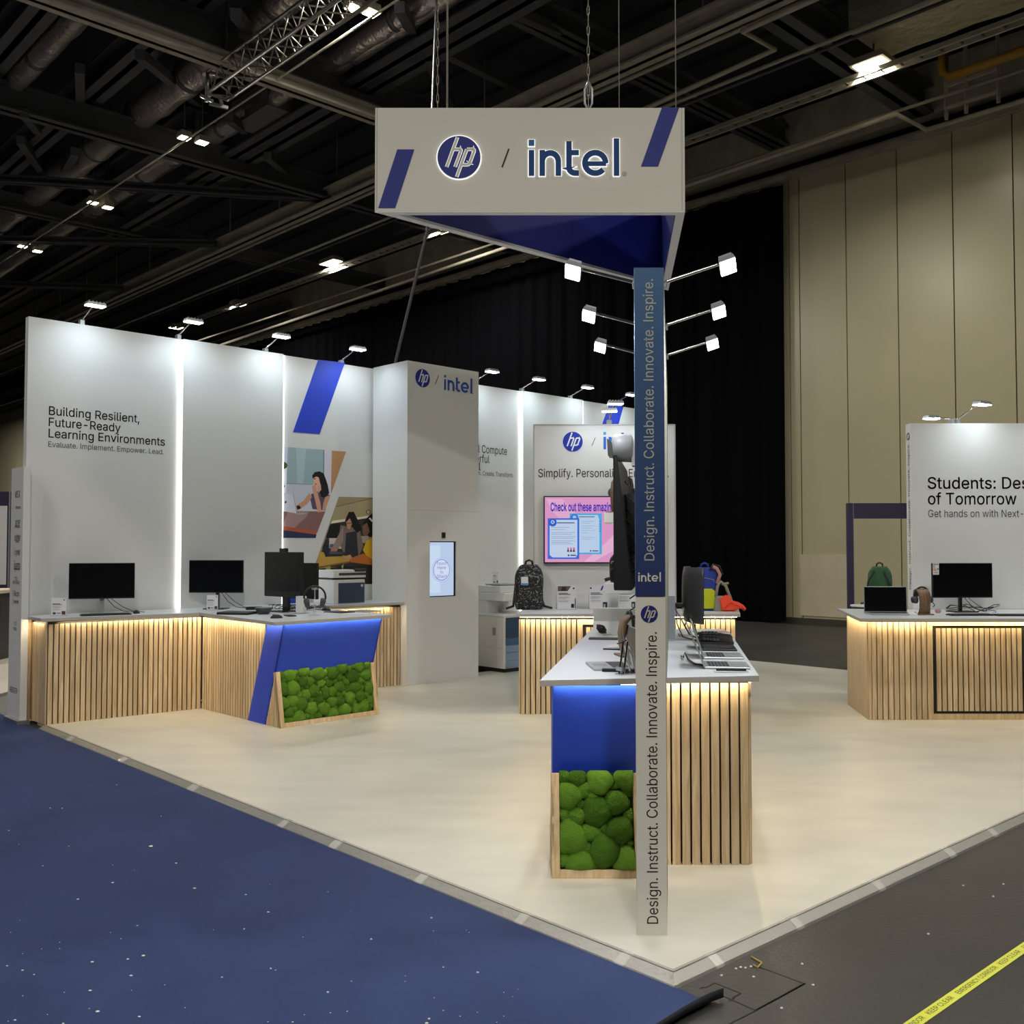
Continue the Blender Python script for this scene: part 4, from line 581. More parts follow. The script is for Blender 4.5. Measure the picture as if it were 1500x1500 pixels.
# ------------------------------------------------------------------ high bay lamps
BL={'pair':.20,'one':.40,'long':.7,'big':.52}
blab=['pair of square roof lamps below the lighting truss end','pair of square roof lamps second along the conduit from the truss','farthest left pair of square roof lamps','pair of square roof lamps beside the top of the truss',
 'long roof lamp seen right of the left display wall','single roof lamp above the third wall arm lamp','single roof lamp close behind the second wall arm lamp','roof lamp showing under the hanging sign','large square roof lamp by the silver duct at the right']
for p,(px,py,k),lb in zip(bay_pos,BAY_PX,blab):
    t=thing('high_bay_lamp',lb,'ceiling lamp',tuple(p),group='high bay lamps under the roof'); s=BL[k]/2
    cs=[p] if k!='pair' else [at(px,py,ROOF),at(px+26 if px>200 else px+22,py+7,ROOF)]
    for c in cs:
        sy=s*(.45 if k=='long' else 1)
        def ring(z,g): return [c-HV*s*g-HU*sy*g+UP*z,c+HV*s*g-HU*sy*g+UP*z,c+HV*s*g+HU*sy*g+UP*z,c-HV*s*g+HU*sy*g+UP*z]
        h=MB().hexa(ring(.0,1.15),ring(.12,1.0)).build('lamp_housing',M_steel2,t)
        MB().hexa(ring(-.015,.95),ring(.0,.95)).build('diffuser',M_bay,h)
        MB().tube([c+UP*.12,c+UP*1.6],.015,6).build('hanger',M_steel,h)

# ------------------------------------------------------------------ booth platform with its aluminium ramp edge
m_vinyl = mat('beige_vinyl', '#c4c2b7', .38, noise_amt=.07, noise_scale=1.6, stretch=(1,2.5,1))
Co=at(988,1450,-.03); Ci=at(986,1420,0)
wL=abs((Ci-Co).dot(Vector((DV.y,-DV.x,0)))); wR=abs((Ci-Co).dot(Vector((DU.y,-DU.x,0))))
LU,LV=8.9,7.25
o=MB().prism([tuple(v[:2]) for v in (Ci,Ci+DU*LU,Ci+DU*LU+DV*LV,Ci+DV*LV)],-.03,0).build('platform_floor',m_vinyl)
tagit(o,'beige vinyl floor of the booth on a low platform',kind='structure')
def ramp(name,a_out,a_in,d,L,label):
    out=(a_out-a_in); out.z=0; out=out-d*out.dot(d)
    mb=MB()
    prof=[(0,0.0),(.05,.004),(.28,.005),(.30,-.006),(.36,-.006),(.38,.004),(.93,-.020),(.95,-.022),(1,-.03),(1,-.0305),(0,-.0305)]
    n=len(prof); A0=a_in.copy(); A0.z=0
    def pt(q,l,k): return A0+out*q[0]+UP*q[1]+d*l
    miter=(a_out-a_in).dot(d)
    vs=[pt(q,miter*q[0],0) for q in prof]+[pt(q,L,0) for q in prof]
    fs=[(i,(i+1)%n,n+(i+1)%n,n+i) for i in range(n)]+[tuple(range(n)),tuple(range(2*n-1,n-1,-1))]
    mb.add(vs,fs); o=mb.build(name,mat('mill_aluminium','#a3a19b',.5,metal=.55,bump=.15,bump_scale=30))
    tagit(o,label,kind='structure')
    for u0,u1 in ((.29,.37),(.90,.93)):
        m=MB(); zz=.0006 if u0<.5 else -.0188
        m.hexa([A0+out*u0+d*(miter*u0)+UP*(zz-.004),A0+out*u1+d*(miter*u1)+UP*(zz-.004),A0+out*u1+d*L+UP*(zz-.004),A0+out*u0+d*L+UP*(zz-.004)],[A0+out*u0+d*(miter*u0)+UP*zz,A0+out*u1+d*(miter*u1)+UP*zz,A0+out*u1+d*L+UP*zz,A0+out*u0+d*L+UP*zz]); m.build('polished_rib',M_alu,o)
    # clear tape over the joints
    tape=mat('clear_tape','#e4e2da',.18,alpha=.55)
    for s,wd_ in [(0.18,.05),(.75,.05),(1.45,.06),(2.2,.07),(2.75,.06),(3.9,.1),(5.1,.08),(6.2,.1)]:
        if s>L-.2: continue
        m=MB(); m.add([pt(q,s+(miter*q[0] if s<.1 else 0),0)+UP*.0015 for q in prof[1:9]]+[pt(q,s+wd_,0)+UP*.0015 for q in prof[1:9]],[(i,i+1,8+i+1,8+i) for i in range(7)]); m.build('joint_tape',tape,o)
    return o
ramp('trim_2',Co,Ci,DV,6.98,'aluminium ramp edge between the beige platform and the navy carpet')
ramp('trim_3',Co,Ci,DU,LU,'aluminium ramp edge between the beige platform and the dark floor')

# navy carpet with a lifted cut end
m_carpet=mat('navy_carpet','#3a466c',.95,spec=.1,noise_amt=.13,noise_scale=2.2,bump=.5,bump_scale=220)
z=-.022
E0=at(1001,1450,z); E1=at(1023,1461,z); E2=at(940,1512,z); d2=(E2-E1).normalized()
poly=[Co-Vector((0,0,0))+DV*30,Co,E0,E1,E1+d2*6,E1+d2*6-DU*12,Co+DV*30-DU*12]
t=thing('carpet','navy blue aisle carpet with a lifted cut end beside the platform corner','carpet',tuple(E1))
MB().prism([tuple(v[:2]) for v in poly],-.03,z).build('carpet_pile',m_carpet,t)
mb=MB(); nn=14; vs=[]; out=Vector((-d2.y,d2.x,0)); out= out if out.x>0 else -out
tip=at(1060,1447,0.02)
for i in range(nn+1):
    b=E1+d2*(.06*i**1.35) ; k=max(0,1-i/9)
    e_=b+out*(.02+.04*k)+UP*(.006+.045*k)
    if i==0: e_=tip
    if i==1: e_=e_.lerp(tip-UP*.008,.35)
    vs+= [b, b.lerp(e_,.5)+UP*.001, e_, e_-UP*(.014+.02*k), b-UP*.006]
fs=[]
for i in range(nn):
    for k in range(5): fs.append((i*5+k,(i+1)*5+k,(i+1)*5+(k+1)%5,i*5+(k+1)%5))
mb.add(vs,fs,0,True); mb.build('lifted_edge',mat('carpet_backing','#10131c',.9),t)
mb=MB(); rr=random.Random(3)
for i in range(80):
    px=rr.uniform(-5,760); py=1500-rr.random()**1.6*330
    p=at(px,py,z)
    if (p-Co).dot(Vector((DV.y,-DV.x,0)))*(Vector((-1,0,0)).dot(Vector((DV.y,-DV.x,0))))<.15: continue
    s=rr.choice([.0015,.002,.002,.003,.0045]); mb.ball(p+UP*s*.6,(s*rr.uniform(.8,1.8),s,s*.6),5,4)
for px,py,s in [(221,1241,.009),(258,1265,.005),(285,1302,.006),(114,1318,.005),(143,1483,.006),(135,1410,.005),(210,1401,.006),(360,1311,.004),(132,1452,.005),(13,1217,.004),(171,1150,.004),(192,1430,.005),(33,1422,.004),(22,1495,.004),(204,1490,.004)]:
    p=at(px,py,z); mb.ball(p+UP*s*.5,(s*1.4,s,s*.5),6,4)
for px,py in [(1078,1420),(1085,1418),(1092,1419),(1100,1417),(1104,1432),(1175,1413),(1191,1444),(1145,1478),(1360,1369),(1455,1314),(1470,1296),(1057,1430),(1411,1298)]:
    p=at(px,py,-.03); mb.ball(p+UP*.003,(.006,.005,.004),6,4)
o=mb.build('litter_specks',mat('paper_white','#e6e4de',.8)); tagit(o,'scattered white paper specks on the carpet and hall floor','litter',kind='stuff')
mb=MB(); mb.tube([at(1103,1413,-.025),at(1110,1417,-.02),at(1116,1410,-.02),at(1100,1401,-.025)],.003,6)
o=mb.build('plastic_scrap',mat('yellow_scrap','#b99a3a',.5)); tagit(o,'small bent yellow and clear plastic scrap on the dark floor by the ramp','litter')
# cut lines of the floor hatches
mb=MB()
for l in [[(1026,1448),(1030,1446),(1034,1447),(1047,1440),(1085,1455),(1073,1462),(1075,1463),(1068,1466)],[(1110,1416),(1179,1441),(1107,1480),(1045,1453)],[(1179,1441),(1100,1484),(1068,1500)]]:
    for p,q in zip(l[:-1],l[1:]): mb.bar(at(*p,-.0295),at(*q,-.0295),.006,.002)
o=mb.build('trim_4',mat('hatch_joint','#1c1b1b',.8)); tagit(o,'thin dark joints of a hatch in the hall floor',kind='structure')
# yellow emergency tape
a=at(1330,1505,-.028); b=at(1500,1388,-.028); dT=(b-a).normalized(); nT=Vector((-dT.y,dT.x,0))
w1=(at(1500,1396,-.028)-at(1500,1379,-.028)); wT=abs(w1.dot(nT))
t=thing('floor_tape','yellow emergency corridor warning tape stuck on the dark floor','floor tape',tuple(a))
TF=Frame(a-dT*1.5,dT,nT,UP)
MB().plate(TF,[(0,-wT/2),(6,-wT/2),(6,wT/2),(0,wT/2)],-.0015,.0005).build('tape_strip',mat('yellow_tape','#d3d84a',.35),t)
x=.05
for i in range(8):
    letter(TF,'EMERGENCY CORRIDOR',x,-wT*.22,.34,wT*.46,.001).build('lettering',flat('23231c'),t); x+=.375
    letter(TF,'KEEP CLEAR',x,-wT*.22,.19,wT*.46,.001).build('lettering',flat('23231c'),t); x+=.235
# ------------------------------------------------------------------ booth: left display wall
W0 = at(37,1053,0); YW = 46; T = hdir(YW); N = Vector((T.y,-T.x,0)); RZW = R(90-YW)
WF = Frame(W0,T,UP,N)
def wf(a,o,z=0.0): return W0+T*a+N*o+UP*z
ZT=.957; ZU=ZT-.03; WH=3.755
LOGO=('#1c2a8c','#e8e9ec')
def lamp_pool(a,name='arm_lamp_light'):
    area(name, wf(a,.40,3.865), wf(a,.12,1.9), .20,.10, ARM_W,(.72,.90,1.0), R(150))
def wall_panel(t,a0,a1,o,z0=0,name='panel'):
    mb=MB(); mb.plate(WF,[(a0,z0),(a1,z0),(a1,WH),(a0,WH)],-.08,o,0); return mb.build(name,M_panel,t)
def vstrip(t,a0,a1):
    return MB().plate(WF,[(a0,.0),(a1,.0),(a1,WH-.01),(a0,WH-.01)],.001,.028).build('light_strip',M_strip,t)
t=thing('display_wall','tall white display wall at left with lettering, light strips and two photographs','display wall',tuple(W0),RZW)
wall_panel(t,-.03,1.478,0); wall_panel(t,1.480,2.660,.045); wall_panel(t,2.662,4.2,0)
vstrip(t,1.456,1.474); vstrip(t,2.666,2.684)
mb=MB()
def fitpx(fr,body,xl,yl,xr,cap,mb,d=.002,off=0.0,dd=0.0):
    a=fr.px(xl,yl,dd); b=fr.px(xr,yl,dd); return letter(fr,body,a[0],a[1],b[0]-a[0],cap,d,off,mb)
letter(WF,'Building Resilient,',.165,2.845,.875,.082,.002,.010,mb)
letter(WF,'Future-Ready',.165,2.737,.685,.082,.002,.010,mb)
letter(WF,'Learning Environments',.165,2.630,1.145,.082,.002,.010,mb)
mb.build('lettering',M_ink,t)
mb=MB(); letter(WF,'Evaluate. Implement. Empower. Lead.',.165,2.541,1.135,.052,.002,.0,mb); mb.build('lettering',M_ink2,t)
MB().plate(WF,[WF.px(*q) for q in [(466,527),(505,531.5),(468,636),(429,633)]],0,.004).build('blue_slash',M_slash,t,label='slanted royal blue band')
MB().plate(WF,[(2.69,.957),(2.88,.957),(2.93,1.13),(2.69,1.13)],0,.004).build('blue_slash',M_slash,t)
def zp(x,y): return WF.px(400+x/6.818,640+y/6.818)
def Z(*pts): return [zp(*p) for p in pts]
k0=lambda cx,cy,r,n=10:[(cx+r*math.cos(2*math.pi*i/n),cy+r*math.sin(2*math.pi*i/n)) for i in range(n)]
P1=[('#b4b7c6',Z((62,95),(728,147),(425,1010),(55,1008))),('#8ea4aa',Z((148,102),(505,129),(505,360),(395,470),(137,462))),('#9fb2b6',Z((230,110),(330,117),(300,466),(240,464))),
 ('#6f8488',Z((500,129),(512,130),(510,365),(498,365))),('#6f8488',Z((137,462),(395,472),(395,478),(137,469))),('#c3bfcc',Z((512,130),(585,137),(575,575),(540,560),(512,400))),('#a67d58',Z((587,137),(728,147),(578,572))),
 ('#cfd1d8',Z((75,300),(135,300),(130,560),(80,560))),
 ('#7a5a58',Z((57,738),(521,745),(437,960),(57,890))),('#957a78',Z((150,742),(360,746),(330,800),(200,920),(90,890))),('#a8533f',Z((57,882),(437,945),(430,975),(57,925))),('#2a3450',Z((57,925),(432,975),(425,1010),(55,1008))),
 ('#55445c',Z((382,570),(470,535),(562,578),(520,735),(392,720),(372,625))),('#6d5872',Z((420,560),(455,548),(450,700),(425,700))),
 ('#b88a70',Z((225,690),(300,640),(360,562),(388,600),(335,672),(250,735))),('#1d1a20',Z((232,690),(262,684),(280,712),(240,728))),
 ('#1b181d',Z((390,385),(415,352),(465,344),(505,365),(525,420),(545,480),(560,560),(520,605),(480,600),(455,520),(455,430),(420,400),(395,420))),
 ('#cfa18a',Z((402,412),(430,396),(455,405),(470,470),(455,500),(430,505),(408,480))),('#c4937b',Z((440,490),(475,470),(480,530),(450,560))),
 ('#1b181d',Z((405,418),(425,410),(425,418),(408,426))),('#8a3d3d',Z((415,468),(435,464),(432,474),(418,476))),
 ('#c08f77',Z((388,490),(425,478),(438,545),(470,650),(482,750),(445,752),(420,640),(395,540))),('#bb8970',Z((520,600),(572,580),(520,725),(490,740),(500,660))),
 ('#bfc3cf',Z((58,560),(198,572),(237,765),(57,735))),('#84899a',Z((197,570),(203,572),(240,768),(234,768))),('#9da0aa',Z((237,765),(352,758),(300,772),(238,774))),
 ('#3b4a35',Z(*k0(108,285,34))),('#50633f',Z(*k0(95,265,20))),('#3b4a35',Z(*k0(78,470,14))),('#3b4a35',Z(*k0(105,492,10))),('#26303c',Z((118,640),(134,640),(130,662),(114,662)))]
art('photo_print',t,P1,WF,.001,.0001,None,1.15).__setitem__('label','printed photograph of a woman at a laptop')
P2=[('#8c8062',Z((655,598),(1010,605),(1003,1470),(352,1470))),('#968a6a',Z((632,690),(1008,610),(1006,790),(588,835))),('#5a523f',Z((634,692),(1009,607),(1009,612),(633,699))),
 ('#35302b',Z((580,862),(1006,795),(1004,1300),(430,1300))),('#cfc8b4',Z((588,838),(1006,780),(1006,800),(578,866))),('#17161a',Z((570,872),(680,868),(640,1005),(525,1005))),
 ('#b4aea4',Z((560,1012),(720,1010),(720,1120),(560,1110))),('#4a5a86',Z((570,1070),(605,1068),(600,1110),(560,1105))),('#8f8878',Z((880,990),(1005,985),(1005,1060),(885,1060))),
 ('#2d2a26',Z(*k0(950,750,24,14))),('#a39a7c',Z(*k0(950,750,18,14))),
 ('#b08c42',Z((462,1145),(770,1195),(765,1245),(425,1308))),('#7a5a30',Z((425,1300),(765,1240),(765,1256),(425,1318))),('#262420',Z((420,1320),(1003,1270),(1003,1470),(352,1470))),('#9b9a4c',Z((520,1300),(570,1290),(575,1330),(530,1330))),('#9b9a4c',Z((680,1290),(705,1270),(695,1325))),
 ('#6f625c',Z((672,880),(735,895),(860,905),(900,1090),(850,1200),(700,1150),(650,1040))),('#2b2a30',Z((728,960),(832,940),(852,1195),(715,1165))),('#8d7a70',Z((640,1000),(700,895),(700,1040),(622,1160),(575,1140))),('#a86a58',Z((565,1170),(580,1110),(612,1100),(600,1170))),
 ('#17130f',Z((718,835),(755,750),(805,748),(845,830),(885,925),(835,960),(790,900),(735,915))),('#ad7f66',Z((728,852),(765,812),(788,865),(765,925),(738,912))),('#2b2320',Z((728,862),(785,858),(785,864),(728,868))),
 ('#1a1411',Z((895,855),(945,800),(1006,745),(1004,1000),(955,1000))),('#70503f',Z((890,892),(935,855),(965,945),(930,990),(896,972))),('#efeadf',Z((955,815),(968,805),(998,840),(985,850))),
 ('#c39a22',Z((930,1040),(1004,1000),(1003,1282),(960,1240),(895,1130))),('#a8632c',Z((765,1215),(900,1165),(1003,1230),(1003,1282),(770,1250))),('#b98a6c',Z((690,1200),(770,1175),(790,1215),(720,1225))),
 ('#25252a',Z((488,1110),(525,1015),(562,1140),(700,1150),(690,1190),(522,1197))),('#4a4a52',Z((560,1142),(700,1152),(696,1172),(560,1168)))]
art('photo_print',t,P2,WF,.001,.0001,None,1.15).__setitem__('label','printed photograph of two people at a laptop')
# far part of the wall behind the tower
t2=thing('display_wall','tall white display wall behind the back counter, with light strips and a blue band','display wall',tuple(wf(5.2,0)),RZW)
wall_panel(t2,4.21,6.442,0); wall_panel(t2,6.444,7.68,.045); wall_panel(t2,7.682,9.35,0)
vstrip(t2,6.420,6.438); vstrip(t2,7.688,7.706)
mb=MB()
for body,xl,yl,xr,cap in [('l Compute',701,663,742.5,.105),('erful',697,677,717,.105),('l',701.5,689,704,.105)]: fitpx(WF,body,xl,yl,xr,cap,mb,.002,.004)
mb.build('lettering',M_ink,t2)
mb=MB(); fitpx(WF,'n. Create. Transform.',701,696,752,.06,mb); mb.build('lettering',M_ink2,t2)
MB().plate(WF,[WF.px(*q) for q in [(892,592.5),(913,595.5),(898,650),(873,648)]],0,.004).build('blue_slash',M_slash,t2)
for a in (.47,1.46,2.48,3.49,5.55,6.5,7.5,8.5): lamp_pool(a)

# ------------------------------------------------------------------ touch screen tower
TO=.72; t=thing('display_tower','square white tower with two logos and an upright touch screen','display tower',tuple(wf(4.45,.36)),RZW)
TA,TB=3.892,5.002
TWF=Frame(wf(0,TO),T,UP,N)
s0=TWF.px(629.5,875); s1=TWF.px(668.5,793); 
mb=MB(); mb.plate(WF,[(TA,0),(TB,0),(TB,WH),(TA,WH)],.05,TO-.02)
for x0,x1,z0,z1 in [(TA,s0[0],0,WH),(s1[0],TB,0,WH),(s0[0],s1[0],0,s0[1]),(s0[0],s1[0],s1[1],WH)]: mb.plate(TWF,[(x0,z0),(x1,z0),(x1,z1),(x0,z1)],-.02,0)
mb.build('tower_body',M_panel,t)
MB().plate(TWF,[(TA,2.02),(TB,2.02),(TB,2.024),(TA,2.024)],0,.0006).build('panel_joint',M_edge,t)
sc=MB().plate(TWF,[(s0[0],s0[1]),(s1[0],s0[1]),(s1[0],s1[1]),(s0[0],s1[1])],-.02,-.016).build('touch_screen',M_black,t)
b=.012; cx=(s0[0]+s1[0])/2-.012; cz=(s0[1]+s1[1])/2-.01
q=lambda x0,z0,x1,z1:[(x0,z0),(x1,z0),(x1,z1),(x0,z1)]
its=[('#b9cdea',q(s0[0]+b,s0[1]+b,s1[0]-.03,s1[1]-b)),('#c9dbf2',q(s0[0]+b,s0[1]+.05,cx-.02,s1[1]-.05)),('#a9bfe6',k0(cx,cz,.150,30)),('#c3d4ee',k0(cx,cz,.143,30)),('#8c8fd6',k0(cx,cz,.128,30)),('#d3ddf4',k0(cx,cz,.118,30))]
art('screen_picture',sc,its,TWF,-.0155,.0002,.95)
mb=MB()
for i,(w_,x) in enumerate([('Touch',.17),('Here',.13),('to',.05),('Start',.16)]): letter(TWF,w_,cx-x/2,cz+.06-i*.052,x,.038,-.0138,.0,mb)
mb.build('screen_writing',glow('#6f78c0',.9),sc)
c=TWF.px(649,784); MB().plate(TWF,q(c[0]-.022,c[1]-.033,c[0]+.022,c[1]+.033),0,.02).build('camera',M_black,t)
def logo_pair(t,fr,hc,hr,sl,ix,iy,iw,d=.001,th=.003,ink='#1d2b8f',letters=None,incol='#2a55a8',dotcol='#2a78b8',regpos=True):
    m1=MB(); m2=MB(); hp(m1,m2,fr,hc[0],hc[1],hr,d,th); m1.build('round_logo',flat(ink),t); m2.build('round_logo_letters',letters or flat('#e6e7ea'),t)
    m=MB(); stroke(m,fr,sl,hr*.06,d,d+.001); m.build('slash_mark',M_ink2,t)
    m=MB(); intel(m,fr,ix,iy,iw,d,d+th); 
    if regpos: m.disc(fr,ix+iw*1.03,iy+iw*.012,iw*.012,d,d+.001,10)
    m.build('word_logo',[flat(incol),flat(dotcol)],t)
c=TWF.px(619,554); 
ia=TWF.px(650.5,571.5); ib=TWF.px(691.5,576)
logo_pair(t,TWF,c,.108,[TWF.px(637.5,562),TWF.px(642.5,550)],ia[0],3.472,ib[0]-ia[0])

# ------------------------------------------------------------------ counters along the left wall
def led(t,P,Q,z,nrm,inset=.018):
    mb=MB(); P=Vector((P[0],P[1],0)); Q=Vector((Q[0],Q[1],0)); n=nrm*.013; P=P+nrm*.012; Q=Q+nrm*.012
    zz=z-.003; mb.hexa([P+UP*zz,Q+UP*zz,Q+n+UP*zz,P+n+UP*zz],[P+UP*z,Q+UP*z,Q+n+UP*z,P+n+UP*z]); return mb.build('light_strip',M_strip2,t)
def top(t,poly,name='worktop'):
    mb=MB(); mb.prism([tuple(v[:2]) for v in poly],ZU,ZT,0,1); return mb.build(name,[M_top,M_topedge],t,bevel=.002)
t=thing('slatted_counter','oak slatted counter with white worktop under the left display wall','counter',tuple(wf(.7,.3)),RZW)
A=wf(.03,.455); B=wf(1.447,.565)
MB().prism([tuple(v[:2]) for v in (wf(.03,.06),A,B,wf(1.447,.06))],0,ZU-.012).build('counter_body',M_back,t)
mb=MB(); slats(mb,A,B,.0,ZU-.03,.0475,.036,.014,N); mb.build('slat_cladding',M_wood,t); mb=MB(); slats(mb,wf(.03,.07),A,.0,ZU-.03,.03,.026,.010,-T); mb.build('slat_cladding',M_wood,t)
a=at(60,906,ZT); b=at(292,897.5,ZT)
top(t,[wf(-.03,.047),a,b,wf(1.40,.047)])
led(t,A+N*.012+T*.10,B+N*.020-T*.03,ZU,N); led(t,wf(.03,.12)-T*.006,A-N*.06-T*.006,ZU,-T)
MB().plate(WF,[(-.03,0),(.025,0),(.025,ZU),(-.03,ZU)],.001,.05).build('end_board',M_wood2,t)

# peninsula
t=thing('slatted_counter','slatted peninsula counter with slanted royal blue front and white worktop','counter',tuple(wf(2,1.3)),RZW)
a0,a1=1.449,2.515; fo=lambda z:1.812+.322*z; so=lambda z:1.499+.366*z; zt=ZU-.012
MB().hexa([wf(a0+.012,.62,0),wf(a1-.012,.62,0),wf(a1-.012,fo(0)-.01,0),wf(a0+.012,fo(0)-.01,0)],[wf(a0+.012,.62,zt),wf(a1-.012,.62,zt),wf(a1-.012,fo(zt)-.01,zt),wf(a0+.012,fo(zt)-.01,zt)]).build('counter_body',M_back,t)
for side,sg,p_,w_ in ((a0,-1,.0475,.0355),(a1,1,.0475,.037)):
    o=.60; mb=MB()
    while o<1.84:
        z0=max(0,(o+w_-1.499)/.366)
        if z0<zt-.05:
            x0=side if sg<0 else side-.012; x1=side+.012 if sg<0 else side
            za=max(0,(o-1.499)/.366); mb.hexa([wf(x0,o,za),wf(x1,o,za),wf(x1,o+w_,z0),wf(x0,o+w_,z0)],[wf(x0,o,zt-.02),wf(x1,o,zt-.02),wf(x1,o+w_,zt-.02),wf(x0,o+w_,zt-.02)])
        o+=p_
    mb.build('slat_cladding',M_wood,t)
for x0,x1 in ((a0-.002,a0+.012),(a1-.012,a1+.002)):
    MB().hexa([wf(x0,so(0),0),wf(x1,so(0),0),wf(x1,fo(0),0),wf(x0,fo(0),0)],[wf(x0,so(zt),zt),wf(x1,so(zt),zt),wf(x1,fo(zt),zt),wf(x0,fo(zt),zt)]).build('blue_side_band',M_blue,t)
MB().hexa([wf(a0-.002,fo(0)-.012,0),wf(a1+.002,fo(0)-.012,0),wf(a1+.002,fo(0),0),wf(a0-.002,fo(0),0)],[wf(a0-.002,fo(zt)-.012,zt),wf(a1+.002,fo(zt)-.012,zt),wf(a1+.002,fo(zt),zt),wf(a0-.002,fo(zt),zt)]).build('blue_front',M_blue,t)
c=at(402,911.5,ZT); d=at(572.5,900.4,ZT)
top(t,[at(292.4,897.5,ZT)+T*.003,c,d,wf(2.60,.047),wf(1.403,.047)])
led(t,wf(a0-.014,.62),wf(a0-.014,fo(zt)),ZU,-T); led(t,wf(a0,fo(zt)+.004),wf(a1,fo(zt)+.004),ZU,N)

def planter(label,PF,w,h,st,depth,side_slats=True,seed=1,big=.075):
    """wooden frame leaning back, filled with moss cushions; PF origin = lower left front corner"""
    t=thing('moss_planter',label,'planter',tuple(PF.o),0)
    mb=MB()
    mb.plate(PF,[(0,0),(st,0),(st,h),(0,h)],-.05,0); mb.plate(PF,[(w-st,0),(w,0),(w,h),(w-st,h)],-.05,0); mb.plate(PF,[(st,0),(w-st,0),(w-st,st),(st,st)],-.05,0)
    mb.build('planter_frame',M_wood2,t,bevel=.002)
    mb=MB(); mb.plate(PF,[(st,st),(w-st,st),(w-st,h),(st,h)],-.05,-.035); mb.build('planter_back',mat('dark_moss_base','#1d3010',.95),t)
    for x0,x1 in ((0,.012),(w-.012,w)):
        o1=PF.P(0,h); dz=o1.z
        yb=PF.en.copy(); yb.z=0; yb.normalize()
        k=9; mb=MB()
        for i in range(k):
            f0=i/k; f1=(i+.78)/k
            b0=PF.P(x0,0)-yb*depth*f0; b1=PF.P(x1,0)-yb*depth*f0; b2=PF.P(x1,0)-yb*depth*f1; b3=PF.P(x0,0)-yb*depth*f1
            off=(PF.P(0,h)-PF.P(0,0)); off.z=0; lean=off.length/max(dz,.01)
            zz0=max(.012,min(dz,(depth*f0)/lean,(depth*(1-f0))/.322)); zz1=max(.012,min(dz,(depth*f1)/lean,(depth*(1-f1))/.322))
            mb.hexa([b0,b1,b2,b3],[b0+UP*zz0,b1+UP*zz0,b2+UP*zz1,b3+UP*zz1])
        mb.build('side_slats',M_wood,t)
    # moss
    rr=random.Random(seed); pts=[]; W_=w-2*st; H_=h-st
    tries=0
    while tries<6000:
        tries+=1
        r=big*(1.0 if tries<300 else .72 if tries<1200 else .5 if tries<3000 else .34)*rr.uniform(.8,1.05)
        x=rr.uniform(.02,W_-.02); y=rr.uniform(.015,H_-.01)
        if all((x-a)**2+(y-b)**2>((r+c)*.80)**2 for a,b,c in pts): pts.append((x,y,r))
    mb=MB()
    for x,y,r in pts:
        rx=min(r,x+.004 if x<r else r); ax=rr.uniform(.92,1.22); ay=rr.uniform(.88,1.12); ph=rr.uniform(0,9)
        nu,nv=28,14; vs=[]; fs=[]
        for j in range(nv+1):
            th=(math.pi/2)*j/nv*1.12
            for i in range(nu):
                q=2*math.pi*i/nu
                rad=r*1.06*math.sin(min(th,math.pi/2))*(1+.06*math.sin(3*q+ph)+.04*math.sin(5*q+2*ph))
                xx=x+rad*ax*math.cos(q); yy=y+rad*ay*math.sin(q); dd=r*.74*math.cos(th)
                nz=noise.noise(Vector((xx*160+ph,yy*160,dd*160)))*.0035+noise.noise(Vector((xx*45,yy*45,dd*45+ph)))*.004
                xx=min(max(xx,.001),W_-.001); yy=min(max(yy,.001),H_+.012)
                vs.append(PF.P(st+xx,st+yy,-.033+max(-.0,dd)+nz))
        for j in range(nv):
            for i in range(nu): fs.append((j*nu+i,j*nu+(i+1)%nu,(j+1)*nu+(i+1)%nu,(j+1)*nu+i))
        fs=[tuple(reversed(f)) for f in fs]
        mb.add(vs,fs,0,True)
    o=mb.build('moss',M_moss,t,label='green moss cushions')
    return t
def mossmat():
    m=mat('moss_green','#4f8a1e',.95,spec=.1); nt=m.node_tree; b=nt.nodes['Principled BSDF']
    geo=nt.nodes.new('ShaderNodeNewGeometry'); tc=nt.nodes.new('ShaderNodeTexCoord')
    n=nt.nodes.new('ShaderNodeTexNoise'); n.inputs['Scale'].default_value=260; n.inputs['Detail'].default_value=3; nt.links.new(tc.outputs['Object'],n.inputs['Vector'])
    mx=nt.nodes.new('ShaderNodeMath'); mx.operation='MULTIPLY_ADD'; mx.inputs[1].default_value=.55; nt.links.new(geo.outputs['Random Per Island'],mx.inputs[0]); 
    m2=nt.nodes.new('ShaderNodeMath'); m2.operation='MULTIPLY'; m2.inputs[1].default_value=.62; nt.links.new(n.outputs[0],m2.inputs[0]); nt.links.new(m2.outputs[0],mx.inputs[2])
    cr=nt.nodes.new('ShaderNodeValToRGB'); e=cr.color_ramp.elements; e[0].position=.15; e[0].color=rgb('#2c4f14'); e[1].position=.85; e[1].color=rgb('#6f9c34')
    nt.links.new(mx.outputs[0],cr.inputs[0]); nt.links.new(cr.outputs[0],b.inputs['Base Color'])
    bp=nt.nodes.new('ShaderNodeBump'); bp.inputs['Strength'].default_value=1.0; bp.inputs['Distance'].default_value=.012; nt.links.new(n.outputs[0],bp.inputs['Height']); nt.links.new(bp.outputs[0],b.inputs['Normal'])
    return m
M_moss=mossmat()
p0=wf(a0-.002,2.075,0); p1=wf(a0-.002,1.985,.485)
PF=Frame(p0,T,p1-p0)
planter('oak planter of moss cushions leaning against the blue peninsula counter at left',PF,a1-a0+.004,(p1-p0).length,.042,.255,True,4,.062)

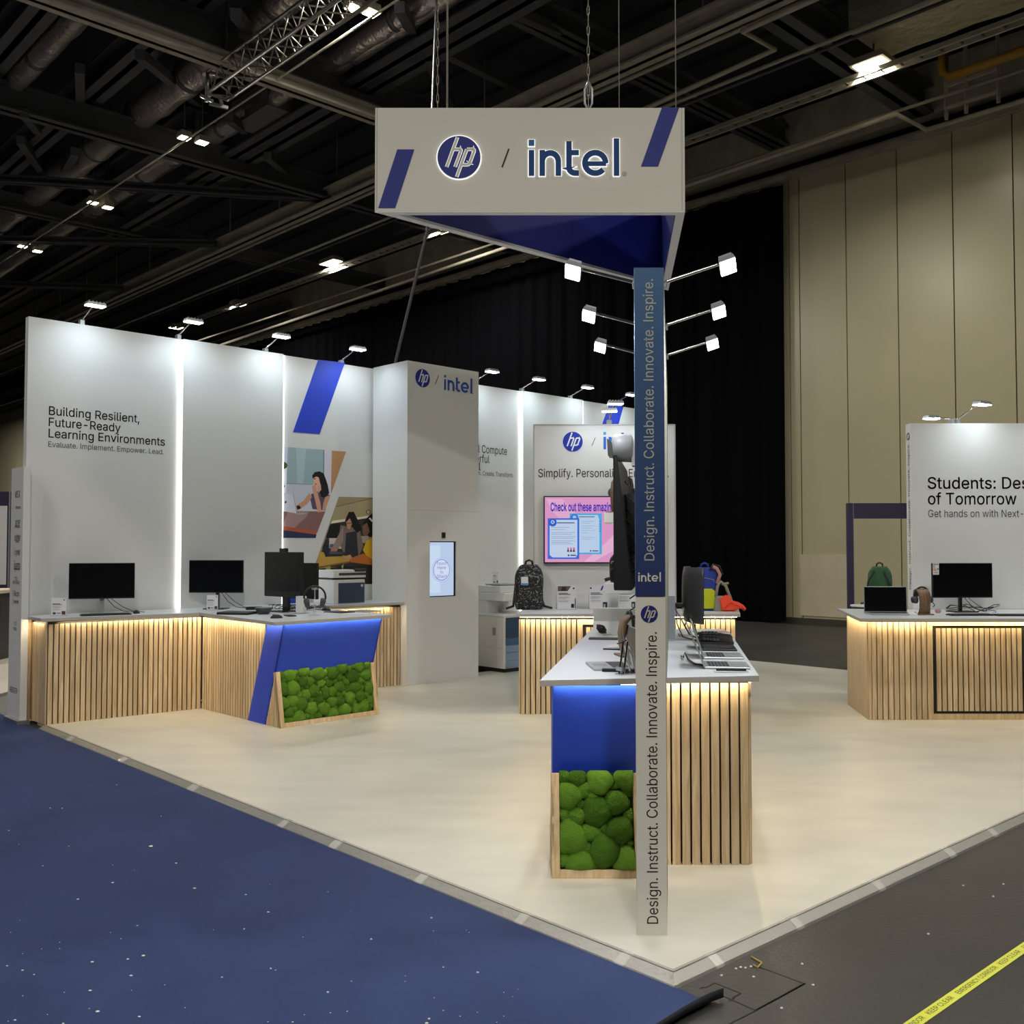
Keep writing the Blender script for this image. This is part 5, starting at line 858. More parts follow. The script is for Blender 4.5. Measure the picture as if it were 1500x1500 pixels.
# counter between peninsula and tower
t=thing('slatted_counter','short oak slatted counter between the peninsula and the white tower','counter',tuple(wf(3.2,.3)),RZW)
MB().prism([tuple(v[:2]) for v in (wf(2.615,.06),wf(2.615,.56),wf(3.885,.60),wf(3.885,.06))],0,ZU-.012).build('counter_body',M_back,t)
mb=MB(); slats(mb,wf(2.615,.56),wf(3.885,.60),0,ZU-.03,.0475,.036,.014,N); mb.build('slat_cladding',M_wood,t)
top(t,[wf(2.605,.047),wf(2.605,.64),wf(3.888,.68),wf(3.888,.047)])
led(t,wf(2.64,.572),wf(3.74,.606),ZU,N)

# ------------------------------------------------------------------ island counter and sign fin
AX=hdir(9.2); AXN=Vector((-AX.y,AX.x,0))
t=thing('island_counter','island counter with blue slanted front, oak slats and white worktop behind the tall post','counter',(.9,6.2,0))
iy=5.045; il=[(.215,5.15),(1.197,iy),(1.575,7.42),(.615,7.55)]
MB().prism(il,0,ZU-.012).build('counter_body',M_back,t)
mb=MB(); slats(mb,(.655,iy),(1.197,iy),0,ZU-.02,.0502,.040,.016,Vector((0,-1,0)))
mb.build('slat_cladding',M_wood,t); mb=MB(); slats(mb,(1.197,iy+.0),(1.575,7.42),0,ZU-.02,.05,.039,.014,Vector((1,0,0))); mb.build('slat_cladding',M_wood,t); mb=MB(); slats(mb,(.215,5.09),(.615,7.55),0,ZU-.02,.05,.039,.014,Vector((-1,0,0)))
mb.build('slat_cladding',M_wood,t)
fy=lambda z:5.135-.27*z
b0,b1=.203,.64
MB().hexa([(b0,5.16,0),(b1,5.16,0),(b1,fy(0),0),(b0,fy(0),0)],[(b0,5.16,zt),(b1,5.16,zt),(b1,fy(zt),zt),(b0,fy(zt),zt)]).build('blue_front',M_blue,t)
ip=[at(790.5,996.5,ZT),at(1112,989.5,ZT),at(1070,927.5,ZT),at(1060,921.5,ZT),at(868,920.5,ZT)]
top(t,ip)
led(t,(b0,fy(zt)-.004),(b1,fy(zt)-.004),ZU,Vector((0,-1,0))); led(t,(.65,iy-.026),(1.19,iy-.026),ZU,Vector((0,-1,0)))
led(t,(1.215,5.1),(1.59,7.4),ZU,Vector((1,0,0))); led(t,(.205,5.2),(.6,7.5),ZU,Vector((-1,0,0)))
p0=Vector((.192,4.825,0)); p1=Vector((.206,4.950,.482)); 
PF=Frame(p0,(1,0,0),(0,.1,.482))
planter('oak planter of moss cushions leaning against the island beside the tall post',PF,.445,.492,.040,.262,True,11,.076)

# sign fin: narrow post seen edge-on
t=thing('sign_post','tall narrow sign post with upright lettering, navy above and beige below','sign post',(.576,4.13,0))
FX0,FX1,FYY,FZ=.5145,.6385,4.13,2.772
f0=Vector((FX0,FYY,0)); f1=Vector((FX1,FYY,0)); dd=FYY/AX.y
LEN=3.1
mb=MB(); mb.prism([tuple((v+s)[:2]) for v,s in ((f0,AX*.012),(f1,AX*.012),(f1,AX*.60),(f0,AX*.60))],0,FZ-.002); mb.prism([tuple((v+s)[:2]) for v,s in ((f0,AX*.60),(f1,AX*.60),(f1,AX*LEN),(f0,AX*LEN))],ZT+.001,FZ-.002); mb.build('fin_body',mat('fin_side_grey','#a09c90',.6),t)
zs=1.6-(872.5-800)/1450*4.13
PFr=Frame(f0,(1,0,0),UP,(0,-1,0)); wP=FX1-FX0
MB().plate(PFr,q(0,0,wP,zs-.006),-.012,0).build('lower_board',M_signw,t)
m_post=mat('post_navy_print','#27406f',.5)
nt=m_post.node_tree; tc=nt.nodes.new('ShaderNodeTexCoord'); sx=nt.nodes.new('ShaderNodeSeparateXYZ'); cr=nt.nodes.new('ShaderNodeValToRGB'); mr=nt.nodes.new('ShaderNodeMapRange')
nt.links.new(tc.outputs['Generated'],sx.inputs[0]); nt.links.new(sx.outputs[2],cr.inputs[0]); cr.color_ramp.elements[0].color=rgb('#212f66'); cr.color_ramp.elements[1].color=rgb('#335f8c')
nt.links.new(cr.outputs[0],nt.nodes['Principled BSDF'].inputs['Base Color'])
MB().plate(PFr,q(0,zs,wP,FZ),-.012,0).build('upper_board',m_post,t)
def post_text(body,px_base,y0,y1,cap,m,off=0.0):
    x=PFr.px(px_base,(y0+y1)/2)[0]; za=PFr.px(950,y0)[1]; zb=PFr.px(950,y1)[1]
    fr=Frame(PFr.P(x,za),UP,(-1,0,0),(0,-1,0))
    ext=lambda s:(lambda v:(min(p[0] for p in v),max(p[0] for p in v)))(text_polys(s)[0])
    e0,e1=ext(body); k=(zb-za)/(e1-e0); adv=0
    for w_ in body.split(' '):
        s0,s1=ext(w_); letter(fr,w_,(adv+s0-e0)*k,0,(s1-s0)*k,cap,.001,off).build('lettering',m,t)
        adv+=sum(GLYPHS[ch][0] for ch in w_+' ')/1000
post_text('Design. Instruct. Collaborate. Innovate. Inspire.',957.5,821,409,.042,flat('#b9bcae'))
post_text('Design. Instruct. Collaborate. Innovate. Inspire.',963,1353,926,.0455,flat('#1d1c1a'))
c=PFr.px(951,899.5); m1=MB(); m2=MB(); hp(m1,m2,PFr,c[0],c[1],.0355,.001,.001); m1.build('round_logo',flat('#20286f'),t); m2.build('round_logo_letters',flat('#c9c3b4'),t)
i0=PFr.px(935,852); i1=PFr.px(968,852); m=MB(); intel(m,PFr,i0[0],i0[1],i1[0]-i0[0],.001,.002); m.build('word_logo',[flat('#d9d8d2'),flat('#d9d8d2')],t)

# ------------------------------------------------------------------ back counter and its wall
BY=9.5
t=thing('slatted_counter','long oak slatted back counter with backpacks on its white worktop','counter',(1.2,9.8,0))
bx0=(762-750)/1450*BY; bx1=(1076-750)/1450*BY
MB().prism([(bx0,BY),(bx1,BY),(bx1+.1,10.2),(bx0+.08,10.2)],0,ZU-.012).build('counter_body',M_back,t)
mb=MB(); dx0=(853-750)/1450*BY; dx1=(957-750)/1450*BY; bo=Vector((0,-1,0))
slats(mb,(bx0,BY),(dx0-.06,BY),0,ZU-.03,.0475,.037,.014,bo); mb.build('slat_cladding',M_wood,t); mb=MB(); slats(mb,(dx1+.06,BY),(bx1,BY),0,ZU-.03,.0475,.037,.014,bo); mb.build('slat_cladding',M_wood,t); mb=MB(); slats(mb,(bx0,BY),(bx0+.08,10.2),0,ZU-.03,.0475,.037,.014,Vector((-1,0,0)))
mb.build('slat_cladding',M_wood,t)
BF=Frame((0,BY,0),(1,0,0),UP,(0,-1,0))
def framed_door(t,fr,x0,x1,z0,z1,top_z,pitch=.0475):
    mb=MB(); mb.plate(fr,q(x0-.05,0,x0,top_z),-.01,.012); mb.plate(fr,q(x1,0,x1+.05,top_z),-.01,.012); mb.plate(fr,q(x0,0,x1,z0),-.01,.012); mb.plate(fr,q(x0,z1,x1,top_z),-.01,.012); mb.build('door_surround',M_wood2,t)
    d=MB().plate(fr,q(x0,z0,x1,z1),-.012,-.004).build('door',M_black,t)
    mb=MB(); slats(mb,fr.P(x0+.03,0),fr.P(x1-.03,0),z0+.025,z1-.025,pitch,.038,.010,fr.en); mb.build('door_slats',M_wood,d)
framed_door(t,BF,dx0,dx1,.07,.85,ZU-.03)
top(t,[Vector((.045,9.44,0)),Vector((2.171,9.44,0)),Vector((2.33,10.22,0)),Vector((.12,10.22,0))])
led(t,(bx0,BY-.032),(bx1,BY-.032),ZU,bo)
SY=10.25; SF=Frame((0,SY,0),(1,0,0),UP,(0,-1,0))
t=thing('display_wall','white display wall with two logos and a wall screen behind the back counter','display wall',(.95,SY,0))
sx0,_=SF.px(783,700); sx1,_=SF.px(988,700); sz=SF.px(800,623)[1]
MB().plate(SF,q(sx0,0,sx1,sz),-.14,0).build('panel',M_panel,t)
mb=MB(); mb.plate(SF,q(sx0-.012,0,sx0,sz+.01),-.14,.006); mb.plate(SF,q(sx1,0,sx1+.012,sz+.01),-.14,.006); mb.plate(SF,q(sx0,sz,sx1,sz+.012),-.14,.006); mb.build('frame_profile',M_edge,t)
c=SF.px(839,647); i0=SF.px(884,658); i1=SF.px(947,658)
logo_pair(t,SF,c,14.6/1450*SY,[SF.px(867,653),SF.px(872,641)],i0[0],i0[1],i1[0]-i0[0],ink='#1e36a8',incol='#2b66c4',dotcol='#4a9ad8')
mb=MB(); fitpx(SF,'Simplify. Personalise. Empower.',788.5,699,979.5,.085,mb,.002,.004); mb.build('lettering',M_ink,t)
# wall screen
t=thing('wall_screen','large wall screen showing a pink picture with blue document pages','screen',(1.0,SY-.05,1.4))
tx0,tz0=SF.px(796.5,825.5,.06); tx1,tz1=SF.px(973,726.5,.06)
MB().plate(SF,q(tx0,tz0,tx1,tz1),.001,.055).build('screen_case',M_black,t)
def sp(x,y): return SF.px(660+x/4.286,600+y/4.286,.058)
def Q(*p): return [sp(*a) for a in p]
sc=[('#e79fd0',[(tx0+.012,tz0+.014),(tx1-.012,tz0+.014),(tx1-.012,tz1-.012),(tx0+.012,tz1-.012)]),
 ('#eeb4da',Q((600,560),(700,560),(830,700),(760,760),(640,640))),('#f0bcdf',Q((1030,780),(1340,740),(1340,800),(1120,830),(900,955),(840,955),(960,850))),('#f3c6e4',Q((1100,560),(1330,640),(1330,700),(1150,600))),
 ('#45b2ee',Q((748,652),(950,652),(950,908),(748,908))),('#c3dbf6',Q((765,662),(925,662),(935,700),(935,898),(765,898))),('#3b7fe0',Q(*k0(778,680,26,20))),('#9fd0f6',Q(*k0(778,676,11,14))),
 ('#2f6fe0',Q((610,682),(808,682),(808,938),(610,938))),('#c9dcf7',Q((622,730),(660,692),(796,692),(796,910),(786,928),(640,928),(622,912))),('#2f5fd0',Q(*k0(641,708,26,20))),('#b9d4fa',Q(*k0(641,706,12,14))),('#2f5fd0',Q(*k0(641,706,6,10)))]
for y,x1_,x0_ in [(738,748,632),(752,718,632),(770,780,632),(781,760,632),(796,785,632),(806,770,632),(822,780,632),(832,750,632),(842,770,632)]: sc.append(('#8ea3c8',Q((x0_,y),(x1_,y),(x1_,y+3),(x0_,y+3))))
for y,x1_ in [(700,900),(711,880),(728,905),(742,890),(757,905),(772,860),(800,905),(812,880)]: sc.append(('#9bb3d4',Q((822,y),(x1_,y),(x1_,y+3),(822,y+3))))
sc.append(('#44506e',Q((668,708),(778,708),(778,714),(668,714)))); sc.append(('#5b7a9e',Q((806,670),(905,670),(905,676),(806,676))))
for x in (738,756,774): sc+= [('#d8506e',Q((x-4,866),(x+4,866),(x+5,882),(x-5,882))),('#23284a',Q((x-5,882),(x+5,882),(x+7,893),(x-7,893)))]
for y in (700,715,730,745,760): sc.append(('#3f86d8',Q((930,y+4),(944,y-6),(946,y-2),(932,y+8))))
sc.append(('#2c3a66',Q(*k0(741,915,6,10)))); sc.append(('#2c3a66',Q((752,911),(788,911),(788,918),(752,918)))); sc.append(('#2c3a66',Q(*k0(879,887,5,10)))); sc.append(('#2c3a66',Q((890,884),(928,884),(928,890),(890,890))))
art('screen_picture',t,sc,SF,.0555,.0002,.82)
mb=MB(); a=sp(628,638); b=sp(1028,638); letter(SF,'Check out these amazing',a[0],a[1],b[0]-a[0],.083,.061,.035,mb); mb.build('screen_writing',glow('#3a2cb8',.85),t)

# ------------------------------------------------------------------ right counter and wall
RY=9.19
t=thing('slatted_counter','oak slatted counter with a framed door at the right edge','counter',(4.2,9.6,0))
rx0=(1270-750)/1450*RY; rx2=rx0+2.35
L2=at(1240,1030,0)
MB().prism([(rx0+.012,RY),(rx2,RY),(rx2,10.08),(L2.x+.012,10.08)],0,ZU-.012).build('counter_body',M_back,t)
RF=Frame((0,RY,0),(1,0,0),UP,(0,-1,0))
e0=(1363-750)/1450*RY; e1=(1500-750)/1450*RY-.01
mb=MB(); slats(mb,(rx0+.02,RY),(e0-.055,RY),0,ZU-.03,.0497,.0405,.014,bo); mb.build('slat_cladding',M_wood,t); mb=MB(); slats(mb,(e1+.06,RY),(rx2,RY),0,ZU-.03,.0497,.0405,.014,bo); mb.build('slat_cladding',M_wood,t)
mb=MB(); slats(mb,(L2.x,10.08),(rx0,RY),0,ZU-.03,.06,.0596,.012,Vector((-1,0,0))); mb.hexa([(rx0-.004,RY-.014,0),(rx0+.02,RY-.014,0),(rx0+.02,RY+.02,0),(rx0-.004,RY+.02,0)],[(rx0-.004,RY-.014,ZU-.03),(rx0+.02,RY-.014,ZU-.03),(rx0+.02,RY+.02,ZU-.03),(rx0-.004,RY+.02,ZU-.03)]); mb.build('end_board',M_wood2,t)
framed_door(t,RF,e0,e1,.055,.865,ZU-.03,.0497)
f=at(1259.5,906,ZT); top(t,[at(1227,891.5,ZT),f,Vector((rx2+.08,f.y,0)),Vector((rx2+.08,10.09,0)),Vector((4.0,10.09,0))])
led(t,(rx0-.01,RY-.035),(rx2,RY-.035),ZU,bo); led(t,(L2.x-.03,10.05),(rx0-.03,RY),ZU,Vector((-1,0,0)))
GY=10.1; GF=Frame((0,GY,0),(1,0,0),UP,(0,-1,0)); gx0=GF.px(1335,700)[0]; gz=GF.px(1400,620)[1]
t=thing('display_wall','white display wall with student lettering at the right edge','display wall',(5,GY,0))
MB().plate(GF,q(gx0,0,gx0+2.6,gz),-.13,0).build('panel',M_panel,t)
GS=Frame((gx0-.001,GY+.13,0),(0,-1,0),UP,(-1,0,0))
mb=MB(); 
fr=Frame((gx0-.0015,GY+.04,gz-.95),UP,(0,1,0),(-1,0,0)); 
letter(fr,'Design. Instruct. Collaborate. Innovate. Inspire.',-.75,0,1.5,.05,.001,0,mb); mb.build('lettering',M_ink2,t)
m1=MB(); m2=MB(); hp(m1,m2,GS,.065,gz-.13,.04,.001,.001); m1.build('round_logo',flat('#3a3f6a'),t); m2.build('round_logo_letters',flat('#e6e7ea'),t)
mb=MB(); a=GF.px(1359,716); k=GF.px(1500,716)[0]-a[0]
letter(GF,'Students: Des',a[0],GF.px(1359,716)[1],GF.px(1507,716)[0]-a[0],.118,.002,.010,mb)
letter(GF,'of Tomorrow',a[0],GF.px(1359,739)[1],GF.px(1489,739)[0]-a[0],.118,.002,.010,mb); mb.build('lettering',M_ink,t)
mb=MB(); letter(GF,'Get hands on with Next-',a[0],GF.px(1359,757.5)[1],GF.px(1499,757)[0]-a[0],.075,.002,0,mb); mb.build('lettering',M_ink2,t)

# ------------------------------------------------------------------ hanging triangular sign
SD=8.0; s_bl=aty(549,309,SD); s_br=aty(1003.5,307,SD); zb=s_bl.z; zt2=aty(549,158,SD).z
ap=at(979,424,zb); s_bl=Vector((s_bl.x,SD,0)); s_br=Vector((s_br.x,SD,0)); ap.z=0
t=thing('hanging_sign','large triangular hanging sign with two logos and navy lining','hanging sign',((s_bl.x+s_br.x)/2,8.6,zb))
th=.07
def inner(P,A,B):  # offset the corner P inwards
    a=(A-P).normalized(); b=(B-P).normalized(); c=abs(a.x*b.y-a.y*b.x); return P+(a+b)*(th/c)
ii=[inner(s_bl,s_br,ap),inner(s_br,s_bl,ap),inner(ap,s_bl,s_br)]; oo=[s_bl,s_br,ap]
mb=MB()
for i,nm in ((0,'front'),(1,'right'),(2,'back')):
    j=(i+1)%3
    b=[oo[i],oo[j],ii[j],ii[i]]; mb=MB()
    b_=[v.copy() for v in b]
    mb.hexa([v+UP*zb for v in b],[v+UP*zt2 for v in b]); mb.build('sign_board',M_signw,t)
    # lining on the inside face
    nn=(ii[j]-ii[i]).normalized(); nn=Vector((-nn.y,nn.x,0)); cen=(ii[0]+ii[1]+ii[2])/3
    if nn.dot(cen-ii[i])<0: nn=-nn
    l=[ii[i],ii[j],ii[j]+nn*.006,ii[i]+nn*.006]; MB().hexa([v+UP*(zb+.012) for v in l],[v+UP*zt2 for v in l]).build('sign_lining',M_under,t)
    l=[v for v in (oo[i],oo[j],ii[j],ii[i])]; mb=MB(); mb.hexa([v+UP*(zb-.012) for v in l],[v+UP*(zb-.0005) for v in l]); mb.build('bottom_profile',M_white,t)
HF2=Frame(s_bl,(1,0,0),UP,(0,-1,0)); X=lambda x,y:HF2.px(x,y)
for pp in ([(582,219),(607,219),(579,305),(554,305)],[(969.5,157.5),(995,157.5),(964,244),(939,244)]): MB().plate(HF2,[X(*v) for v in pp],0,.003).build('navy_slash',M_navy,t)
mb=MB()
for xx in (552.5,998.5): a=X(xx,158); b_=X(xx,308); mb.plate(HF2,q(a[0]-.004,b_[1],a[0]+.004,a[1]),0,.002)
mb.build('panel_joint',M_edge,t)
M_halo=mat('halo_lit_edge','#ffffff',.5,emit=.7)
c=X(672.5,231.5); r=.178
m1=MB(); m1.disc(HF2,c[0],c[1],r+.007,.001,.014,48); 
m1.build('logo_halo',M_halo,t)
m1=MB(); hp(m1,None,HF2,c[0],c[1],r-.002,.014,.006); m1.build('round_logo',M_navy,t)
m2=MB(); m3=MB()
for si,pts in enumerate(hp_strokes()):
    P_=[(c[0]+a*r,c[1]+b*r) for a,b in pts]; stroke(m3,HF2,P_,.155*r,.020,.0205+si*.0003); stroke(m2,HF2,P_,.115*r,.0205,.0240+si*.0004)
m3.build('logo_halo',M_halo,t); m2.build('round_logo_letters',M_signw,t)
m=MB(); stroke(m,HF2,[X(735.5,245),X(745.5,218)],.012,.001,.003); m.build('slash_mark',M_ink,t)
i0=X(774.5,258.5); i1=X(907,258.5); iw=i1[0]-i0[0]
m=MB(); intel(m,HF2,i0[0],i0[1],iw,.001,.011,0,0,.006); m.build('logo_halo',M_halo,t)
m=MB(); intel(m,HF2,i0[0],i0[1],iw,.012,.020); m.build('word_logo',[flat('#1f4a86'),flat('#33709c')],t)
m=MB(); e=X(914.5,254.5); m.disc(HF2,e[0],e[1],.018,.001,.002,20); m.disc(HF2,e[0],e[1],.015,.002,.003,20,1); letter(HF2,'R',e[0]-.007,e[1]-.009,.015,.018,.004,0,m,0); m.build('registered_mark',[M_ink2,M_signw],t)
for px,y,kind in [(655,8.03,'rod'),(641,8.9,'chain'),(862,8.03,'hook'),(907,9.7,'rod'),(990,8.6,'rod')]:
    x=(px-750)/1450*y*1.0; mb=MB(); 
    xb=onplane(px,157,Vector((0,y,0)),Vector((0,-1,0))).x
    p=Vector((xb,y,zt2-.01)); 
    if kind!='rod':
        for i in range(58):
            c=p+UP*(.05+i*.085); v=Vector((.009,0,0)) if i%2 else Vector((0,.009,0)); mb.tube([c-v,c-v+UP*.05,c+UP*.085,c+v+UP*.05,c+v,c-UP*.03,c-v],.003,5)
    else: mb.tube([p,p+UP*5.2],.009 if px==655 else .005,6)
    mb.build('suspension_chain' if kind!='rod' else 'suspension_cable',M_steel2,t)
    if kind=='hook':
        mb=MB(); mb.tube([p+UP*.24,p+Vector((.03,0,.18)),p+Vector((.03,0,.06)),p,p+Vector((-.03,0,.06)),p+Vector((-.03,0,.18)),p+UP*.24],.010,6); mb.build('hook',M_silver,t)
# ------------------------------------------------------------------ arm lamps
def arm_lamp(label,loc,rz,group,reach=.34,rise=.14,head=(.18,.10),tilt=(0,0),lit=True,cs=1.0):
    t=thing('arm_lamp',label,'lamp',tuple(loc),rz,group)
    MB().box(-.022*cs,.022*cs,-.03*cs,.03*cs,-.005,.05*cs).build('clamp',M_silver,t,world=False,bevel=.004)
    e=Vector((0,-reach,rise)); mb=MB(); mb.tube([(0,0,.04*cs),(0,-.03*cs,.055*cs),e+Vector((0,.02,.01)),e],[.012,.008,.007,.007],8); mb.build('arm',M_chrome,t,world=False)
    M=Matrix.Translation(e)@Matrix.Rotation(tilt[0],4,'X')@Matrix.Rotation(tilt[1],4,'Y')
    mb=MB(M); w,d=head; mb.hexa([(-w/2,-d/2,-.008),(w/2,-d/2,-.008),(w/2,d/2,-.008),(-w/2,d/2,-.008)],[(-w/2*.9,-d/2*.9,.018),(w/2*.9,-d/2*.9,.018),(w/2*.9,d/2*.9,.018),(-w/2*.9,d/2*.9,.018)])
    for i in range(5): mb.box(-w/2*.8+i*w*.19,-w/2*.8+i*w*.19+.006,-d/2*.8,d/2*.8,.018,.03)
    h=mb.build('lamp_head',M_silver,t,world=False)
    MB(M).box(-w/2*.93,w/2*.93,-d/2*.93,d/2*.93,-.016,-.008).build('diffuser',M_led if lit else M_white,h,world=False)
    return t
where=['leftmost arm lamp on top of the left display wall','arm lamp over the second light strip seam of the left display wall','arm lamp above the middle of the plain wall panel beside the photographs','arm lamp over the royal blue band of the left display wall',
 'arm lamp just right of the white tower on the wall behind','arm lamp over the tall light strip behind the back counter','arm lamp third from the tower on the wall behind','arm lamp half hidden by the navy post on the wall behind']
base=None
for a,lb in zip((.47,1.46,2.48,3.49,5.62,6.5,7.5,8.5),where):
    p=wf(a,-.04,WH)
    if base is None: base=arm_lamp(lb,p,RZW,'arm lamps on the display walls')
    else: dup(base,p,RZW,lb,'arm lamps on the display walls')
# lamps on the fin
fl_=[]
for i,(d_,nm) in enumerate(((.13,'nearest'),(.97,'middle'),(1.79,'farthest'))):
    for s,sd in ((-1,'left'),(1,'right')):
        e=(f0 if s<0 else f1)+AX*d_+UP*(FZ-.05)
        rz=R(-9.2)+ (R(-90) if s<0 else R(90))
        tl=(R(-18),R(22)*s)
        t=arm_lamp(f'{nm} arm lamp on the {sd} side of the tall sign post',e,rz,'arm lamps on the sign post',.27,.085,(.095,.07),tl,True,.45)
        hp_=e+AX*-.0+Vector((s*.30,-.05,.03))
        area('arm_lamp_light',hp_+Vector((s*.02,-.02,-.05)),hp_+Vector((s*.45,-.3,-2.0)),.12,.09,FIN_W,(.95,.98,1.0))
p=SF.px(893,622); P_=SF.P(p[0],sz+.012,-.07)
arm_lamp('upper of two arm lamps over the two logo wall',P_,R(8),'arm lamps on the low walls',.28,.19,(.16,.09))
arm_lamp('lower of two arm lamps over the two logo wall',P_+Vector((.012,.03,0)),R(-6),'arm lamps on the low walls',.42,.10,(.16,.09))
for dx in (-.25,.35): area('arm_lamp_light',P_+Vector((dx,-.42,.12)),P_+Vector((dx,-.1,-1.6)),.18,.10,ARM_W*.42,(.82,.94,1.0),R(150))
p=GF.px(1402,619); P_=GF.P(p[0],gz+.0,-.06)
arm_lamp('lit arm lamp leaning forward over the student lettering wall',P_+Vector((.02,0,0)),R(28),'arm lamps on the low walls',.30,.17,(.18,.10))
arm_lamp('arm lamp leaning away behind the student lettering wall',P_-Vector((.02,-.02,0)),R(200),'arm lamps on the low walls',.28,.10,(.16,.09))
for dx in (.15,1.1): area('arm_lamp_light',P_+Vector((dx,-.38,.16)),P_+Vector((dx,-.1,-1.8)),.18,.10,ARM_W*.7,(.82,.94,1.0),R(150))

# ------------------------------------------------------------------ things on the counters
def monitor(label,loc,rz,w,h,zb,depth=.03,bezel=.008,case=M_black,stand=M_silver,foot=(.22,.18),cam_=False,chin=.012,name='monitor',cables=True,post=.04):
    t=thing(name,label,'monitor',tuple(loc),rz)
    c=MB().box(-w/2,w/2,-.02,-.02+depth,zb,zb+h).build('case',case,t,world=False,bevel=.004)
    MB().box(-w/2+bezel,w/2-bezel,-.0215,-.0205,zb+chin,zb+h-bezel).build('screen',M_screen,c,world=False)
    MB().box(-post/2,post/2,.02,.05,.008,zb+h*.55).build('stand_post',stand,t,world=False,bevel=.003)
    MB().box(-foot[0]/2,foot[0]/2,-foot[1]/2,foot[1]/2,0,.010).build('foot',stand,t,world=False,bevel=.003)
    if cables:
        for k,x in enumerate((.03,.07)):
            mb=MB(); mb.tube([(x,.025,zb+.06),(x+.02,.03,zb-.01),(x+.08+.03*k,.03,zb*.45),(x+.16+.04*k,.04,.02),(x+.26+.05*k,.07,.006)],.0035,6); mb.build('cable',M_dgrey,t,world=False)
    return t
def keyboard(label,loc,rz,w=.44,d=.13,m=M_black,cat='keyboard'):
    t=thing('keyboard',label,cat,tuple(loc),rz)
    MB().box(-w/2,w/2,-d/2,d/2,0,.012).build('keyboard_body',m,t,world=False,bevel=.003)
    mb=MB()
    for r in range(5):
        for k in range(16):
            x=-w/2+.012+k*(w-.024)/16; y=-d/2+.010+r*(d-.02)/5; mb.box(x,x+(w-.024)/16*.84,y,y+(d-.02)/5*.82,.012,.0165)
    mb.build('keys',M_dgrey if m!=M_silver else M_grey,t,world=False); return t
def mouse(label,loc,rz,m=M_black):
    t=thing('mouse',label,'mouse',tuple(loc),rz)
    def sh(v): return Vector((v.x,v.y,max(0,v.z)))
    MB().ball((0,0,0),(.032,.055,.034),16,10,fn=sh).build('mouse_shell',m,t,world=False)
    MB().box(-.004,.004,-.035,-.015,.026,.033).build('wheel',M_dgrey,t,world=False); return t
def laptop(label,loc,rz,w=.32,d=.22,m=M_silver,scr=M_screen,tilt=105,h=None,keys=M_dgrey):
    t=thing('laptop',label,'laptop',tuple(loc),rz); h=h or d
    b=MB().box(-w/2,w/2,-d/2,d/2,.0,.014).build('laptop_base',m,t,world=False,bevel=.004)
    mb=MB()
    for r in range(6):
        for k in range(14):
            x=-w/2+.025+k*(w-.05)/14; y=-d/2+.105+r*(d-.125)/6; mb.box(x,x+(w-.05)/14*.84,y,y+(d-.125)/6*.84,.014,.0155)
    mb.build('keys',keys,b,world=False)
    MB().box(-.055,.055,-d/2+.018,-d/2+.092,.014,.0146).build('touchpad',M_grey if m!=M_black else M_dgrey,b,world=False)
    M=Matrix.Translation((0,d/2,.012))@Matrix.Rotation(R(90-tilt),4,'X')
    l=MB(M).box(-w/2,w/2,-.004,.004,0,h).build('laptop_lid',m,t,world=False,bevel=.003)
    MB(M).box(-w/2+.006,w/2-.006,-.0052,-.0042,.010,h-.006).build('screen',scr,l,world=False)
    return t
def info_card(label,loc,rz,w,h,style=0,group='printed cards in clear stands'):
    t=thing('info_card',label,'sign',tuple(loc),rz,group)
    MB().box(-w/2,w/2,-.003,.003,.004,h).build('card',M_card,t,world=False)
    MB().box(-w/2-.006,w/2+.006,-.03,.03,0,.004).build('clear_foot',M_glass,t,world=False)
    f=Frame(MW[t]@Vector((-w/2,-.003,0)),MW[t].to_3x3()@Vector((1,0,0)),UP,MW[t].to_3x3()@Vector((0,-1,0)))
    its=[]; R_=lambda a,b,c,d:[(a*w,b*h),(c*w,b*h),(c*w,d*h),(a*w,d*h)]
    if style==1: its+=[('#6d5a50',[(.03*w,.76*h),(.55*w,.76*h),(.74*w,.97*h),(.03*w,.97*h)]),('#3a2f2b',[(.2*w,.78*h),(.45*w,.78*h),(.5*w,.93*h),(.25*w,.95*h)]),('#3b3f8a',[(.93*w,.06*h),(.98*w,.06*h),(.98*w,.5*h),(.93*w,.42*h)]),('#2b2d33',R_(.74,.08,.9,.24))]
    elif style==2: its+=[('#4a3f96',[(.58*w,.78*h),(.68*w,.78*h),(.78*w,.97*h),(.68*w,.97*h)]),('#4a3f96',[(.76*w,.70*h),(.86*w,.70*h),(.97*w,.97*h),(.87*w,.97*h)]),('#2c2d33',R_(.72,.04,.96,.30)),('#a9adb8',R_(.76,.08,.86,.22))]
    else: its+=[('#3f4250',R_(.1,.08,.3,.2)),('#5a3f3a',R_(.7,.06,.95,.26)),('#9297a6',R_(.36,.1,.64,.18))]
    its.append(('#2b2f48',k0(.88*w if style==1 else .08*w if style==2 else .86*w,.88*h,.05*w,12)))
    for i,(a,b) in enumerate([(.66,.6),(.61,.75),(.52,.62),(.48,.7),(.44,.5),(.36,.66),(.32,.6)]): its.append(('#55585f' if i<2 else '#a7a9af',R_(.07,a,.07+b*.85,a+(.03 if i<2 else .014))))
    art('card_print',t,its,f,.0006,.0002); return t
